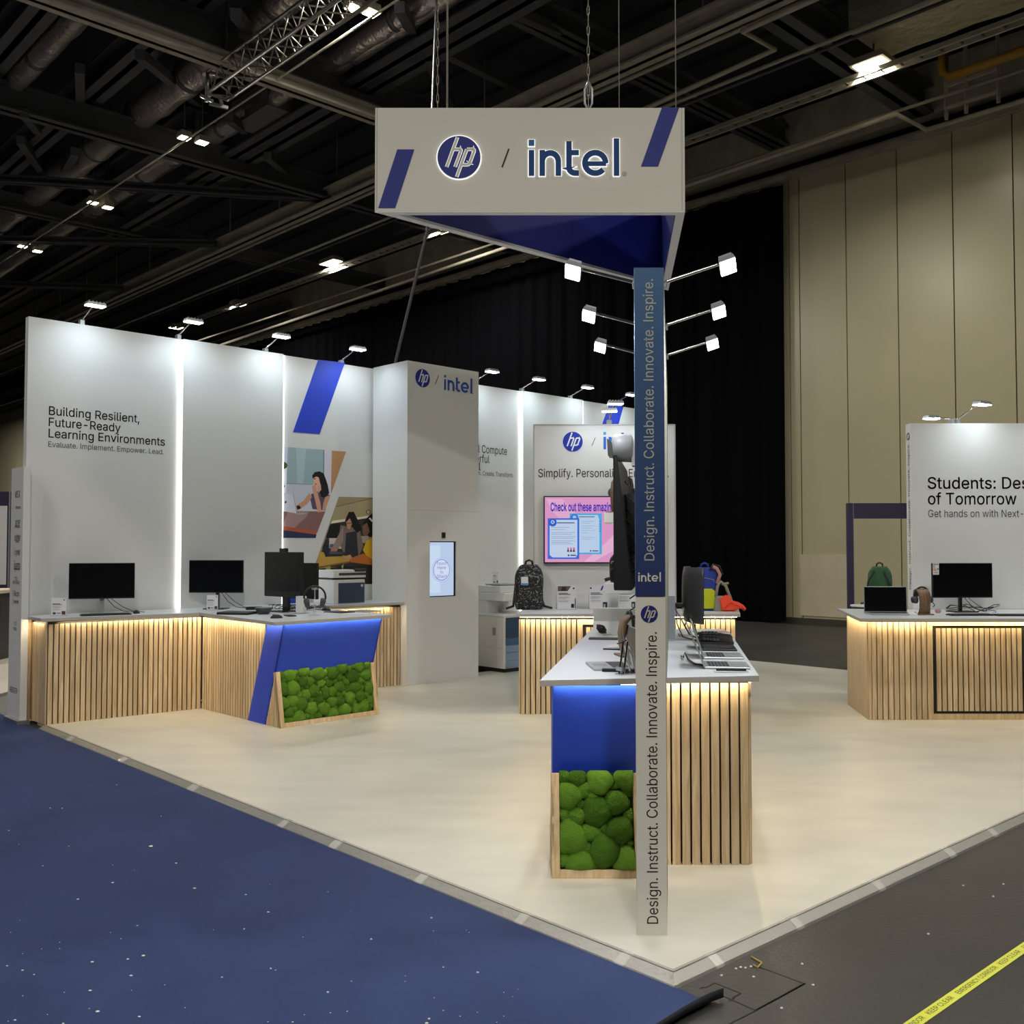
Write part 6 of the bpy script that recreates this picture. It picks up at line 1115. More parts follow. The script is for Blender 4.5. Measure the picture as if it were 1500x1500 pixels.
def headphones(label,loc,rz,r=.098,stand=True,cup=M_black):
    t=thing('headphones',label,'headphones',tuple(loc),rz); zc=.17
    if stand:
        mb=MB(); mb.tube([(0,.01,.004),(0,.01,zc+r-.02)],.006,8); mb.tube([(0,.01,0),(0,.01,.006)],.06,20); mb.tube([(-.03,.01,zc+r-.018),(.03,.01,zc+r-.018)],.014,10); mb.build('clear_stand',M_glass,t,world=False)
    mb=MB(); mb.tube([(r*math.cos(R(a)),0,zc+r*math.sin(R(a))*1.02) for a in range(-12,193,10)],.009,8); mb.build('headband',cup,t,world=False)
    for s in (-1,1):
        c=Vector((s*r*.80,0,zc-.055)); mb=MB(); n=16
        mb.tube([c+Vector((s*.018,0,-.002)),c+Vector((s*.012,0,0)),c-Vector((s*.022,0,-.004)),c-Vector((s*.03,0,-.005))],[.022,.042,.043,.032],n); mb.build('ear_cup',M_dgrey if cup==M_black else cup,t,world=False)
        mb=MB(); mb.tube([c+Vector((s*.012,0,.035)),(s*r,0,zc-.01)],.006,6); mb.build('yoke',cup,t,world=False)
    return t
Z_=lambda px,py:at(px,py,ZT)
# left counter
monitor('thin black monitor at the far left on the counter under the lettering',Z_(149,899.3),R(20),.58,.338,.145,.02,.006)
keyboard('slim black keyboard before the far left monitor',Z_(155,901),R(30),.44,.12); mouse('black mouse right of the far left keyboard',Z_(200,898.5),R(20))
info_card('clear stand with a white card left of the far left monitor',Z_(86,902),R(16),.125,.165)
monitor('thin black monitor in the counter corner beside the second light strip',Z_(317,892),R(-3),.565,.335,.165,.022,.007,stand=M_dgrey,post=.035)
info_card('clear stand with a white card left of the corner monitor',Z_(311,893.5),R(4),.11,.15)
t=thing('laptop','closed flat black laptop on the peninsula below the corner monitor','laptop',tuple(Z_(348,899.5)),R(-12)); MB().box(-.16,.16,-.11,.11,0,.016).build('laptop_base',M_black,t,world=False,bevel=.004); MB().box(-.158,.158,-.108,.108,.0165,.024).build('laptop_lid',M_dgrey,t,world=False,bevel=.003)
t=thing('speakerphone','round grey conference speakerphone on the peninsula left of the curved upright computer','speakerphone',tuple(Z_(386,899.5)),0)
mb=MB(); mb.tube([(0,0,0),(0,0,.02),(0,0,.058),(0,0,.062)],[.05,.062,.085,.08],24); mb.build('speaker_body',M_dgrey,t,world=False); MB().tube([(0,0,.0621),(0,0,.064)],.07,24).build('speaker_mesh',M_grey,t,world=False)
mouse('black mouse at the peninsula edge below the upright computer',Z_(405,905.5),R(-70))
p=Z_(415,896)
t=monitor('upright all in one computer with a raised webcam on the peninsula',p,R(-40),.57,.44,.145,.045,.014,stand=M_black,foot=(.24,.2),chin=.055,name='all_in_one_computer',post=.09,cables=False)
t['category']='computer'
MB().box(-.05,.05,-.018,.018,.58,.622).build('webcam',M_black,t,world=False,bevel=.004)
t2_=thing('display_stand','white display stand column behind the upright computer','stand',tuple(Z_(441,898.5)),R(-20)); MB().box(-.042,.042,-.03,.03,0,.165).build('column',M_white,t2_,world=False,bevel=.003); MB().box(-.06,.06,-.05,.05,0,.006).build('foot',M_silver,t2_,world=False)
monitor('dark monitor half hidden behind the upright computer',Z_(440,891),R(-33),.50,.37,.10,.03,.008,stand=M_black,cables=False)
headphones('black headphones on a clear stand on the peninsula',Z_(461,901.5),R(10))
def flat_item(name,label,cat,px,py,rz,w,d,h,m,group=None):
    t=MB(Matrix.Rotation(rz,4,'Z')).box(-w/2,w/2,-d/2,d/2,0,h).build(name,m,None,bevel=min(.003,h*.3)); p=Z_(px,py); t.location=p; return tagit(t,label,cat,group)
flat_item('tablet','black tablet lying flat on the peninsula right of the headphones','tablet',497,897,R(-40),.26,.18,.008,M_black)
flat_item('leaflet','white leaflet lying on the peninsula near its right corner','leaflet',520,899,R(-35),.21,.15,.003,M_card)
flat_item('tablet','slim grey tablet at the right end of the peninsula top','tablet',534,895.5,R(-40),.28,.2,.009,M_grey)
flat_item('docking_station','small black docking station behind the speakerphone','dock',372,893,R(20),.16,.08,.03,M_black)
flat_item('phone','black phone lying on the peninsula before the headphones','phone',425,902.5,R(-60),.15,.075,.009,M_black)
mouse('black mouse right of the headphones on the peninsula',Z_(478,894.5),R(60))
mb=MB(); 
for k in range(6):
    a=rr.uniform(0,6); pts=[]
    for i in range(12):
        p=Z_(400+i*7+8*math.sin(i*1.3+a),893.5+3*math.sin(i*.9+a)); pts.append(p+UP*(.008+.03*abs(math.sin(i*.8+a))))
    mb.tube(pts,.0035,5)
o=mb.build('cable_tangle',M_black); tagit(o,'tangle of black cables around the upright computer foot','cable')
# desk printer
t=thing('desk_printer','white desk printer with dark blue front under the classroom photograph','printer',tuple(wf(3.22,.34,ZT)),RZW)
MB().box(-.21,.21,-.21,.20,0,.27).build('printer_body',M_white,t,world=False,bevel=.01)
MB().box(-.15,.20,-.218,-.20,.01,.235).build('front_door',mat('slate_blue_plastic','#33435c',.4),t,world=False,bevel=.006)
MB().box(-.15,.20,-.220,-.20,.075,.08).build('drawer_gap',M_dgrey,t,world=False)
mb=MB(); mb.tube([(.16,-.222,.20),(.16,-.216,.20)],.015,16); mb.build('round_badge',M_white,t,world=False)
MB().box(-.19,.19,-.15,.18,.27,.29).build('output_slot',M_black,t,world=False)
s_=MB().box(-.215,.215,-.22,.20,.29,.375).build('scanner_lid',M_white,t,world=False,bevel=.008)
MB().box(-.15,.21,-.2225,-.2,.318,.345).build('feeder_slot',M_dgrey,s_,world=False)
MB(Matrix.Translation((.13,-.2,.37))@Matrix.Rotation(R(-25),4,'X')).box(-.07,.07,-.045,.03,-.02,.012).build('control_panel',M_black,t,world=False,bevel=.004)

# copier behind the tower
cp=at(738.5,985.5,0); ofs=Matrix.Rotation(RZW,3,'Z')@Vector((.30,.325,0))
t=thing('office_copier','tall white office copier with blue paper drawers behind the white tower','copier',tuple(cp+ofs),RZW)
MB().box(-.29,.29,-.31,.32,.0,.045).build('plinth',M_black,t,world=False)
MB().box(-.30,.30,-.325,.325,.045,.70).build('copier_body',mat('copier_white','#d8d4cd',.5),t,world=False,bevel=.008)
for i,(z0,z1,c_) in enumerate([(.05,.145,'#8296b4'),(.15,.245,'#8296b4'),(.25,.335,'#8296b4'),(.34,.425,'#3f5f86'),(.43,.69,'#2f4460')]):
    MB().box(-.275,.28,-.336,-.32,z0,z1).build('paper_drawer' if i<4 else 'front_cover',mat('drawer_'+c_.lstrip('#'),c_,.45),t,world=False,bevel=.003)
mb=MB(); mb.box(-.301,-.299,-.30,.31,.30,.304); mb.build('side_seam',M_edge,t,world=False)
MB().box(-.304,-.298,-.17,-.11,.46,.56).build('side_vent',M_grey,t,world=False)
MB().box(-.30,-.10,.0,.325,.70,.90).build('rear_riser',M_white,t,world=False); MB().box(-.30,.30,.22,.325,.70,.90).build('rear_riser',M_white,t,world=False)
MB().box(-.305,.30,-.325,.325,.70,.735).build('output_tray',M_white,t,world=False,bevel=.006)
MB().box(-.305,.31,-.33,.33,.90,1.0).build('scanner_unit',M_white,t,world=False,bevel=.008)
MB().box(.02,.31,-.40,-.33,.93,.955).build('control_panel',M_black,t,world=False,bevel=.004)
MB().box(-.29,.18,-.24,.32,1.0,1.09).build('document_feeder',M_white,t,world=False,bevel=.01)
MB().box(-.22,.16,-.22,.12,1.095,1.108).build('feeder_tray',M_grey,t,world=False,bevel=.003)
pc=MW[t]@Vector((-.10,.05,1.108)); info_card('small white card standing on top of the office copier',pc,R(20),.075,.16)

# ------------------------------------------------------------------ backpacks and cards on the back counter
def backpack(label,loc,rz,w,h,d,m,pocket=None,strap=None,tag=False,pm=None,lean=0):
    t=thing('backpack',label,'backpack',tuple(loc),rz); strap=strap or m
    def shape(mb,w,h,d,y0,z0=0,mi=0,nx=16,nz=18):
        vs=[];fs=[]
        for j in range(nz+1):
            v=j/nz; z=z0+h*v; k=1-max(0,(v-.72)/.28)**2.2*.42; k*=1-.10*max(0,(.1-v)/.1)
            kd=1-.35*max(0,(v-.5)/.5)**1.5
            for i in range(nx):
                a=2*math.pi*i/nx; cx_=math.copysign(abs(math.cos(a))**.55,math.cos(a)); cy_=math.copysign(abs(math.sin(a))**.6,math.sin(a))
                n_=noise.noise(Vector((cx_*2,cy_*2,z*9)))*.008
                vs.append((cx_*(w/2*k+n_),y0+cy_*(d/2*kd+n_),z))
        for j in range(nz):
            for i in range(nx): fs.append((j*nx+i,j*nx+(i+1)%nx,(j+1)*nx+(i+1)%nx,(j+1)*nx+i))
        fs+= [tuple(range(nx-1,-1,-1)),tuple(nz*nx+i for i in range(nx))]
        mb.add(vs,fs,mi,True)
    mb=MB(); shape(mb,w,h,d,0); mb.build('bag_body',m,t,world=False)
    mb=MB(); shape(mb,w*.82,h*.46,d*.35,-d*.42,h*.05); mb.build('front_pocket',pm or m,t,world=False)
    mb=MB(); mb.tube([(-w*.36,-d*.36,h*.60),(-w*.3,-d*.44,h*.72),(0,-d*.46,h*.76),(w*.3,-d*.44,h*.72),(w*.36,-d*.36,h*.60)],.004,6); mb.build('zip',M_grey,t,world=False)
    mb=MB(); mb.tube([(-w*.14,.01,h*.96),(-w*.11,0,h*1.07),(0,0,h*1.10),(w*.11,0,h*1.07),(w*.14,.01,h*.96)],.011,8); mb.build('grab_handle',strap,t,world=False)
    for s in (-1,1):
        mb=MB(); mb.tube([(s*w*.2,d*.42,h*.88),(s*w*.42,d*.62,h*.6),(s*w*.5,d*.5,h*.2),(s*w*.55,d*.2,.03),(s*w*.8,-d*.1,.012)],.013,6); mb.build('shoulder_strap',strap,t,world=False)
    if tag:
        mb=MB(); mb.box(-w*.32,-w*.08,-d*.64,-d*.63,h*.55,h*.73); mb.build('hang_tag',M_card,t,world=False); mb=MB(); mb.box(-w*.31,-w*.09,-d*.645,-d*.64,h*.555,h*.59); mb.build('tag_stripe',flat('#3f7fd0'),t,world=False)
    return t
m_cam=mat('black_white_camouflage','#17171a',.75); nt=m_cam.node_tree; tc=nt.nodes.new('ShaderNodeTexCoord'); vn=nt.nodes.new('ShaderNodeTexNoise'); vn.inputs['Scale'].default_value=24; vn.inputs['Distortion'].default_value=2.5; vn.inputs['Detail'].default_value=3
cr=nt.nodes.new('ShaderNodeValToRGB'); cr.color_ramp.interpolation='CONSTANT'; e=cr.color_ramp.elements; e[0].color=rgb('#141416'); e[1].position=.60; e[1].color=rgb('#8d8f92'); n3=e.new(.55); n3.color=rgb('#35363a')
nt.links.new(tc.outputs['Object'],vn.inputs['Vector']); nt.links.new(vn.outputs[0],cr.inputs[0]); nt.links.new(cr.outputs[0],nt.nodes['Principled BSDF'].inputs['Base Color'])
backpack('black and grey patterned backpack standing at the left end of the back counter',Z_(775,892.5),R(6),.29,.455,.17,m_cam,strap=M_black,tag=True)
info_card('white card with a photograph beside the patterned backpack',Z_(830,893),0,.19,.245,1)
info_card('white card with two purple bars in the middle of the back counter',Z_(877,892.5),0,.19,.245,2)
info_card('white card partly behind the dark screen edge on the back counter',Z_(919,892),0,.19,.245,2)
m_bb=mat('blue_bag_cloth','#2a3f9a',.8); m_yb=mat('yellow_bag_cloth','#c3cc1f',.8)
backpack('blue backpack with a yellow pocket at the right end of the back counter',Z_(1034,894.5)+Vector((0,.05,0)),R(-6),.27,.43,.17,m_bb,strap=m_bb,pm=m_yb)
m_gb=mat('grey_beige_bag_cloth','#8f897d',.85)
t=thing('shoulder_bag','small grey shoulder bag with a pink strap right of the blue backpack','bag',tuple(Z_(1056,895)),R(5))
mb=MB(); mb.hexa([(-.075,-.05,0),(.075,-.05,0),(.075,.05,0),(-.075,.05,0)],[(-.055,-.03,.15),(.05,-.03,.15),(.05,.03,.15),(-.055,.03,.15)]); mb.build('bag_body',m_gb,t,world=False,bevel=.012)
mb=MB(); mb.tube([(-.05,0,.14),(-.03,0,.25),(.0,0,.29),(.05,.0,.25),(.10,0,.12),(.12,0,.03)],.016,8); mb.build('bag_strap',m_gb,t,world=False)
mb=MB(); mb.tube([(-.03,.02,.27),(0,.02,.36),(-.03,.03,.42),(-.07,.03,.44)],.018,8); mb.build('pink_strap',mat('pink_strap','#c08a80',.8),t,world=False)
mb=MB(); mb.tube([(-.10,.04,.40),(-.06,.04,.46),(0,.04,.44),(.03,.04,.36)],.012,8); mb.build('black_strap',M_black,t,world=False)
mb=MB(); mb.tube([(.01,0,.265),(.08,0,.275)],.012,8); mb.build('strap_tube',m_gb,t,world=False)
mb=MB(); mb.box(-.0,.05,-.062,-.052,.01,.09); mb.build('red_patch',mat('red_white_patch','#b8605c',.7),t,world=False)
t=thing('orange_bag','bright orange cloth bag lying at the right end of the back counter','bag',tuple(Z_(1074,896)+Vector((.0,.05,0))),0)
m_or=mat('bright_orange_cloth','#f0431c',.6,emit=.0)
mb=MB(); P_=[(-.10,0),(.03,0),(.09,.03),(.12,.0),(.14,.015),(.11,.055),(.06,.085),(0,.10),(-.02,.15),(-.06,.155),(-.12,.12)]
fr=Frame(MW[t]@Vector((0,0,.005)),(1,0,0),(0,.25,1)); mb.plate(fr,P_,-.03,.03); mb.build('bag_cloth',m_or,t,bevel=.01)
mb=MB(); mb.tube([fr.P(-.08,.02,.035),fr.P(-.02,.08,.04),fr.P(.05,.05,.035),fr.P(.1,.02,.03)],.006,6); mb.build('bag_handle',m_or,t)

# ------------------------------------------------------------------ island things
ISL=R(-9.2)
# far end riser with its pieces
t=thing('display_riser','low white riser block at the far left corner of the island','riser',tuple(Z_(895,924)+Vector((.05,.12,0))),ISL)
MB().box(-.17,.17,-.07,.07,0,.165).build('riser_block',M_edge,t,world=False,bevel=.003)
mb=MB(Matrix.Translation(Z_(889,930.5))@Matrix.Rotation(ISL,4,'Z')@Matrix.Rotation(R(-38),4,'X')); mb.box(-.10,.11,-.003,.003,0,.12); o=mb.build('paper_sheet',M_card); tagit(o,'white card leaning against the riser at the far left of the island','card')
flat_item('drawing_tablet','black drawing pad on the island in front of the leaning white card','tablet',884,936.5,ISL,.20,.085,.012,M_dgrey)
mb=MB(); c=Z_(881,931.5)+UP*.05
for k in range(7):
    a=rr.uniform(0,6); b=rr.uniform(.4,1); mb.tube([c+Vector((.035*b*math.cos(i*.9+a),.03*b*math.sin(i*.9+a),.028*math.sin(i*.7+a))) for i in range(9)],.0055,5)
mb.ball(c,(.03,.025,.03),10,8)
o=mb.build('cable_bundle',M_black); tagit(o,'bundled black cable lying on the black drawing pad','cable')
# open notebook
t=thing('notebook','open white notebook with black cover on the left of the island','notebook',tuple(Z_(905,950)),R(-20)); MB().box(-.07,.10,-.10,.10,0,.008).build('cover',M_black,t,world=False); MB(Matrix.Translation((.0,0,.008))@Matrix.Rotation(R(-6),4,'Y')).box(-.062,.095,-.092,.095,0,.012).build('pages',M_card,t,world=False)
def head_stand(label,loc,rz,s=1.0,headset=True):
    t=thing('headset_stand',label,'headset stand',tuple(loc),rz)
    mb=MB(); pts=[(0,-.03,.0),(0,-.05,.06),(0,-.055,.13),(0,-.04,.20),(0,.0,.235),(0,.045,.22),(0,.065,.17)]
    vs=[];fs=[]; wds=[.06,.05,.05,.055,.06,.055,.05]
    for (x,y,z),w_ in zip(pts,wds): vs+=[(-w_*s,y*s,z*s),(w_*s,y*s,z*s),(w_*s,(y*.72+.004)*s,z*.93*s),(-w_*s,(y*.72+.004)*s,z*.93*s)]
    for i in range(len(pts)-1):
        for k in range(4): fs.append((i*4+k,i*4+(k+1)%4,(i+1)*4+(k+1)%4,(i+1)*4+k))
    fs+=[(3,2,1,0),tuple((len(pts)-1)*4+k for k in range(4))]; mb.add(vs,fs,0,True); mb.build('bent_wood',M_walnut,t,world=False,bevel=.004)
    MB().box(-.075*s,.075*s,-.07*s,.06*s,0,.012).build('foot',M_walnut,t,world=False,bevel=.004)
    if headset:
        mb=MB(); mb.tube([(.075*s*math.cos(R(a)),.0,(.165+.082*math.sin(R(a)))*s) for a in range(-10,191,12)],.008*s,8); mb.build('headband',M_black,t,world=False)
        for k in (-1,1):
            mb=MB(); c=Vector((k*.072*s,0,.135*s)); mb.tube([c+Vector((k*.02*s,0,0)),c-Vector((k*.015*s,0,0))],[.03*s,.036*s],14); mb.build('ear_cup',M_dgrey,t,world=False)
        mb=MB(); mb.tube([(.09*s,-.01*s,.12*s),(.085*s,-.06*s,.085*s),(.05*s,-.085*s,.075*s)],.004*s,6); mb.build('microphone',M_black,t,world=False)
    return t
head_stand('bent walnut stand at the left of the tall post on the island',Z_(917,961)+Vector((.02,0,0)),R(-80),1.05)
laptop('silver laptop facing left on the island beside the tall post',Z_(893,977.5),R(-86),.30,.215,tilt=98,h=.20)
t=thing('phone_stand','chrome phone stand before the walnut stand on the island','phone stand',tuple(Z_(915,988)),R(-60))
mb=MB(); 
for s in (-.018,.018): mb.bar((s,-.02,.0),(s,.01,.175),.012,.004); mb.bar((s,.05,.0),(s,.0,.20),.012,.004)
mb.bar((-.025,-.03,.03),(.025,-.03,.03),.012,.02); mb.box(-.03,.03,-.04,.06,0,.006); mb.build('stand_bars',M_chrome,t,world=False)
flat_item('docking_station','black docking bar at the edge of the silver laptop near the post','dock',905,984,R(-9),.16,.04,.016,M_black)
# right half of the island
t=thing('monitor','curved dark monitor on a grey column at the right of the tall post','monitor',tuple(Z_(984,937.5)+Vector((-.03,0,0))),R(88))
col=MB(Matrix.Rotation(R(-92),4,'Z')); col.box(.0,.052,-.02,.02,.006,.30); col.build('stand_column',mat('grey_column','#9ea3a8',.4,metal=.4),t,world=False)
MB(Matrix.Rotation(R(-92),4,'Z')).box(-.002,.17,-.06,.05,0,.006).build('foot',M_silver,t,world=False)
MB().box(-.02,.02,-.14,-.02,.225,.255).build('monitor_arm',M_black,t,world=False,bevel=.005)
mb=MB(); n=14; vs=[]; fs=[]; w_,h_=.60,.37
for i in range(n+1):
    u=i/n*2-1
    for j in range(7):
        v=j/6*2-1; bul=.028*(1-u**4)*(1-.5*v**4); y=-.135-.065*u*u*.9; vs.append((u*w_/2,y+bul,.315+v*h_/2-.0))
    
for i in range(n):
    for j in range(6): fs.append((i*7+j,i*7+j+1,(i+1)*7+j+1,(i+1)*7+j))
k_=len(vs)
for i in range(n+1):
    u=i/n*2-1
    for j in range(7): v=j/6*2-1; vs.append((u*w_/2,-.145-.065*u*u*.9,.315+v*h_/2))
for i in range(n):
    for j in range(6): fs.append((k_+(i+1)*7+j,k_+(i+1)*7+j+1,k_+i*7+j+1,k_+i*7+j))
for i in range(n):
    for j in (0,6): f_=(i*7+j,(i+1)*7+j,k_+(i+1)*7+j,k_+i*7+j); fs.append(f_ if j==0 else tuple(reversed(f_)))
for j in range(6):
    fs.append((j,k_+j,k_+j+1,j+1)); fs.append((n*7+j+1,k_+n*7+j+1,k_+n*7+j,n*7+j))
mb.add(vs,fs,0,True); sh_=mb.build('monitor_shell',mat('dark_monitor_shell','#37383c',.35),t,world=False)
mb=MB(); vs=[];fs=[]
for i in range(n+1):
    u=i/n*2-1
    for j in (0,1): vs.append((u*(w_/2-.008),-.147-.065*u*u*.9,.315+(j*2-1)*(h_/2-.008)))
for i in range(n): fs.append((i*2,(i+1)*2,(i+1)*2+1,i*2+1))
mb.add(vs,fs); mb.build('screen',M_screen,sh_,world=False)
mb=MB(); mb.tube([Z_(979,935)+UP*.16,Z_(975,925)+UP*.19,Z_(985,915)+UP*.17,Z_(996,925)+UP*.11,Z_(1010,940)+UP*.05,Z_(1022,938)+UP*.012],.005,6); mb.tube([Z_(990,930)+UP*.2,Z_(992,935)+UP*.1,Z_(1000,935)+UP*.01,Z_(1022,940)+UP*.006],.004,6)
mb.build('cable',M_black,t)
laptop('nearest silver laptop facing right on the island',Z_(1063,976.5),R(82),.26,.235,tilt=112,h=.235)
laptop('second silver laptop facing right on the island, behind the nearest one',Z_(1058,962.5),R(82),.27,.225,tilt=108,h=.21)
laptop('black laptop facing right on the island behind the two silver laptops',Z_(1051,950.5),R(82),.28,.22,m=M_black,tilt=105,h=.20)
def ergo():
    t=thing('keyboard','large black curved keyboard with palm rest at the far right of the island','keyboard',tuple(Z_(1047,940)),R(82))
    mb=MB(); vs=[];fs=[]; nx,ny=14,8
    for i in range(nx+1):
        for j in range(ny+1):
            u=i/nx*2-1; v=j/ny; z=.018+.038*math.exp(-((abs(u)-.25)/.28)**2)*(1-.5*abs(v-.55))+.012*v; vs.append((u*.20,-.11+v*.22,z))
    for i in range(nx):
        for j in range(ny): fs.append((i*(ny+1)+j,(i+1)*(ny+1)+j,(i+1)*(ny+1)+j+1,i*(ny+1)+j+1))
    mb.add(vs,fs,0,True); mb.box(-.20,.20,-.11,.11,0,.018); mb.build('keyboard_body',M_black,t,world=False)
    mb=MB()
    for r in range(5):
        for k in range(14):
            u=-.9+k*1.8/13; v=.45+r*.1; z=.018+.038*math.exp(-((abs(u)-.25)/.28)**2)*(1-.5*abs(v-.55))+.012*v; x=u*.20; y=-.11+v*.22; mb.box(x-.009,x+.009,y-.008,y+.008,z,z+.006)
    mb.build('keys',M_dgrey,t,world=False); return t
ergo()
for px,py,rz,c_,lb in [(1030,926,8,'#b9bf8a','pale green leaflet lying at the far end of the island'),(1041,928,-6,'#8f8f96','grey leaflet lying beside the pale green one on the island'),(1052,926,10,'#b08a6a','brown leaflet at the far right corner of the island'),(1010,932,0,'#d8d9d4','white booklet behind the grey monitor foot on the island')]:
    flat_item('leaflet',lb,'leaflet',px,py,R(rz),.15,.10,.004 if c_!='#d8d9d4' else .02,flat(c_),'leaflets on the island')
t=thing('security_bar','clear and black security bar at the front edge of the laptops on the island','security bar',tuple(Z_(1071,985)),R(-3)); MB().box(-.085,.085,-.02,.02,0,.008).build('clear_base',M_glass,t,world=False); MB().box(-.075,.075,-.006,.012,.008,.018).build('black_bar',M_black,t,world=False)
mb=MB(); mb.tube([Z_(998,962)+UP*.006,Z_(1001,968)+UP*.02,Z_(1003,962)+UP*.025,Z_(1008,968)+UP*.008,Z_(1018,974)+UP*.006,Z_(1034,977)+UP*.006,Z_(1046,978)+UP*.01],.005,6); o=mb.build('power_cable',M_black); tagit(o,'short black power cable on the island left of the nearest silver laptop','cable')

# screen, video bar and shelves on the fin
def fin(x,d,z): return f0+AX*d+AXN*0+UP*z+Vector((AX.y,-AX.x,0))*x     # x to the right of the left face, d along the fin
FM=Matrix.Translation(f0)@Matrix.Rotation(R(-9.2),4,'Z')   # local x right, y along the fin
t=thing('fin_screen','large dark screen seen edge on at the left of the tall sign post','screen',tuple(fin(-.14,1.6,1.36)))
mb=MB(FM); z0,z1=1.365,2.095; mb.hexa([(-.155,1.12,z0),(-.06,1.12,z0),(-.06,2.36,z0),(-.155,2.36,z0)],[(-.152,1.12,z1),(-.137,1.12,z1),(-.137,2.36,z1),(-.152,2.36,z1)]); mb.build('screen_case',mat('deep_black_plastic','#08080c',.5),t,bevel=.004)
MB(FM).box(-.157,-.1545,1.13,2.35,z0+.012,z1-.012).build('screen',M_screen,t)
MB(FM).box(-.10,-.001,1.5,1.95,1.55,1.9).build('wall_mount',M_dgrey,t)
mb=MB(FM)
for k in range(7):
    y=1.18+.06*k; z=1.95-.07*k; mb.tube([(-.10,y+.02,z),(-.05,y,z-.05),(-.015,y+.03,z-.16),(-.03,y+.06,z-.26),(-.09,y+.05,z-.3)],.004,5)
mb.build('cable',M_black,t)
t=thing('video_bar','white conference camera unit on top of the edge on dark screen','camera',tuple(fin(-.11,1.2,2.10)))
mb=MB(FM); mb.tube([(-.165,1.18,2.13),(-.15,1.18,2.13),(-.06,1.18,2.125),(-.055,1.18,2.125)],[.055,.075,.075,.06],20); mb.build('camera_body',M_grey,t)
mb=MB(FM); mb.hexa([(-.185,1.12,2.085),(-.155,1.12,2.085),(-.155,1.30,2.085),(-.185,1.30,2.085)],[(-.19,1.12,2.175),(-.165,1.12,2.155),(-.165,1.30,2.155),(-.19,1.30,2.175)]); mb.build('lens_panel',M_dgrey,t)
MB(FM).box(-.06,-.002,1.14,1.26,2.03,2.20).build('mount_plate',M_white,t)
for z,lb,nm in ((1.83,'upper white shelf at the far end of the sign fin','upper'),(1.345,'lower white shelf at the far end of the sign fin','lower')):
    t=thing('shelf',lb,'shelf',tuple(fin(-.15,2.85,z-.03)),0,'white shelves on the sign fin')
    MB(FM).box(-.31,-.001,2.62,3.05,z-.07,z).build('shelf_board',M_white,t,bevel=.004)
p=fin(-.20,2.84,1.832); head_stand('walnut stand with a dark headset on the upper fin shelf',p,R(-50),1.1)
backpack('small black bag on the lower fin shelf beside the dark screen',fin(-.20,2.83,1.347),R(-40),.17,.20,.11,M_black,strap=M_black)

# ------------------------------------------------------------------ right counter things
def rz_(px,py): return at(px,py,ZT)
t=laptop('open dark laptop at the left end of the right counter',rz_(1303,900),R(-5),.40,.26,m=M_silver,tilt=92,h=.245)
p=rz_(1351,900.5); head_stand('walnut stand with a black headset between laptop and monitor on the right counter',p,R(10),1.05)
t=monitor('wide black monitor with an energy sticker on the right counter',rz_(1412,897)+Vector((0,.04,0)),R(4),.605,.338,.14,.03,.008,stand=M_black,foot=(.24,.18),post=.03)
f=Frame(MW[t]@Vector((-.300,-.0225,.14+.225)),MW[t].to_3x3()@Vector((1,0,0)),UP,MW[t].to_3x3()@Vector((0,-1,0)))
st_=[('#dfe0da',q(0,0,.062,.112)),('#8a8f96',q(.006,.094,.056,.106))]+[(c_,q(.006,.085-.011*i,.018+.005*i,.092-.011*i)) for i,c_ in enumerate(['#3f8f4a','#8fb84a','#d8c23a','#e0923a','#c84a3a'])]+[('#2b2b2e',q(.044,.05,.058,.062)),('#b9bab6',q(.01,.012,.05,.03))]
art('energy_sticker',t,st_,f,.0,.0002)
keyboard('black keyboard in front of the wide monitor on the right counter',rz_(1421,901.5),R(3),.41,.12)
mouse('pale blue mouse right of the keyboard on the right counter',rz_(1458,901),R(-20),mat('pale_blue_plastic','#aab6d2',.4))
keyboard('black keyboard at the right edge of the right counter',rz_(1491,902),R(0),.42,.12)
mb=MB(); 
for k in range(4):
    a=rr.uniform(0,6); mb.tube([rz_(1388+i*9+5*math.sin(i+a),895+2.5*math.sin(i*1.4+a))+UP*(.006+.05*abs(math.sin(i*.5+a))) for i in range(9)],.004,5)
o=mb.build('cable_tangle',M_black); tagit(o,'loose black cables behind the keyboard on the right counter','cable')
mouse('white mouse right of the dark laptop on the right counter',rz_(1337,901.5),R(30),M_white)
mb=MB(); mb.ball(rz_(1374,898)+UP*.02,(.03,.02,.025),10,8,fn=lambda v:v+Vector((noise.noise(v*60),noise.noise(v*60+Vector((9,0,0))),0))*.006); o=mb.build('cable_clip',mat('pink_plastic','#b98a8e',.5)); tagit(o,'small pink cable clip on the right counter beside the walnut stand','clip')

# ------------------------------------------------------------------ beyond the booth, right
PYY=13.6; t=thing('portal_frame','dark purple frame of another stand behind the right counter','frame',(aty(1245,800,PYY).x,PYY,-.03))
m_pu=mat('dark_purple_board','#363150',.5)
x0=aty(1243,800,PYY).x; x1=aty(1250.5,800,PYY).x; xr=x1+2.2; zt3=aty(1245,737,PYY).z; zb3=aty(1245,759.5,PYY).z
MB().box(x0,x1,PYY,PYY+.09,-.03,zt3).build('upright',m_pu,t); MB().box(xr,xr+.07,PYY,PYY+.09,-.03,zt3).build('upright',m_pu,t)
MB().box(x1,xr,PYY,PYY+.09,zb3,zt3).build('beam',m_pu,t)
MB().box(x1-.003,x1+.004,PYY-.004,PYY,-.03,zt3).build('edge_strip',M_grey,t)
TY=12.9; t=thing('round_table','small round white table behind the right counter','table',(aty(1272,885,TY).x,TY,-.03))
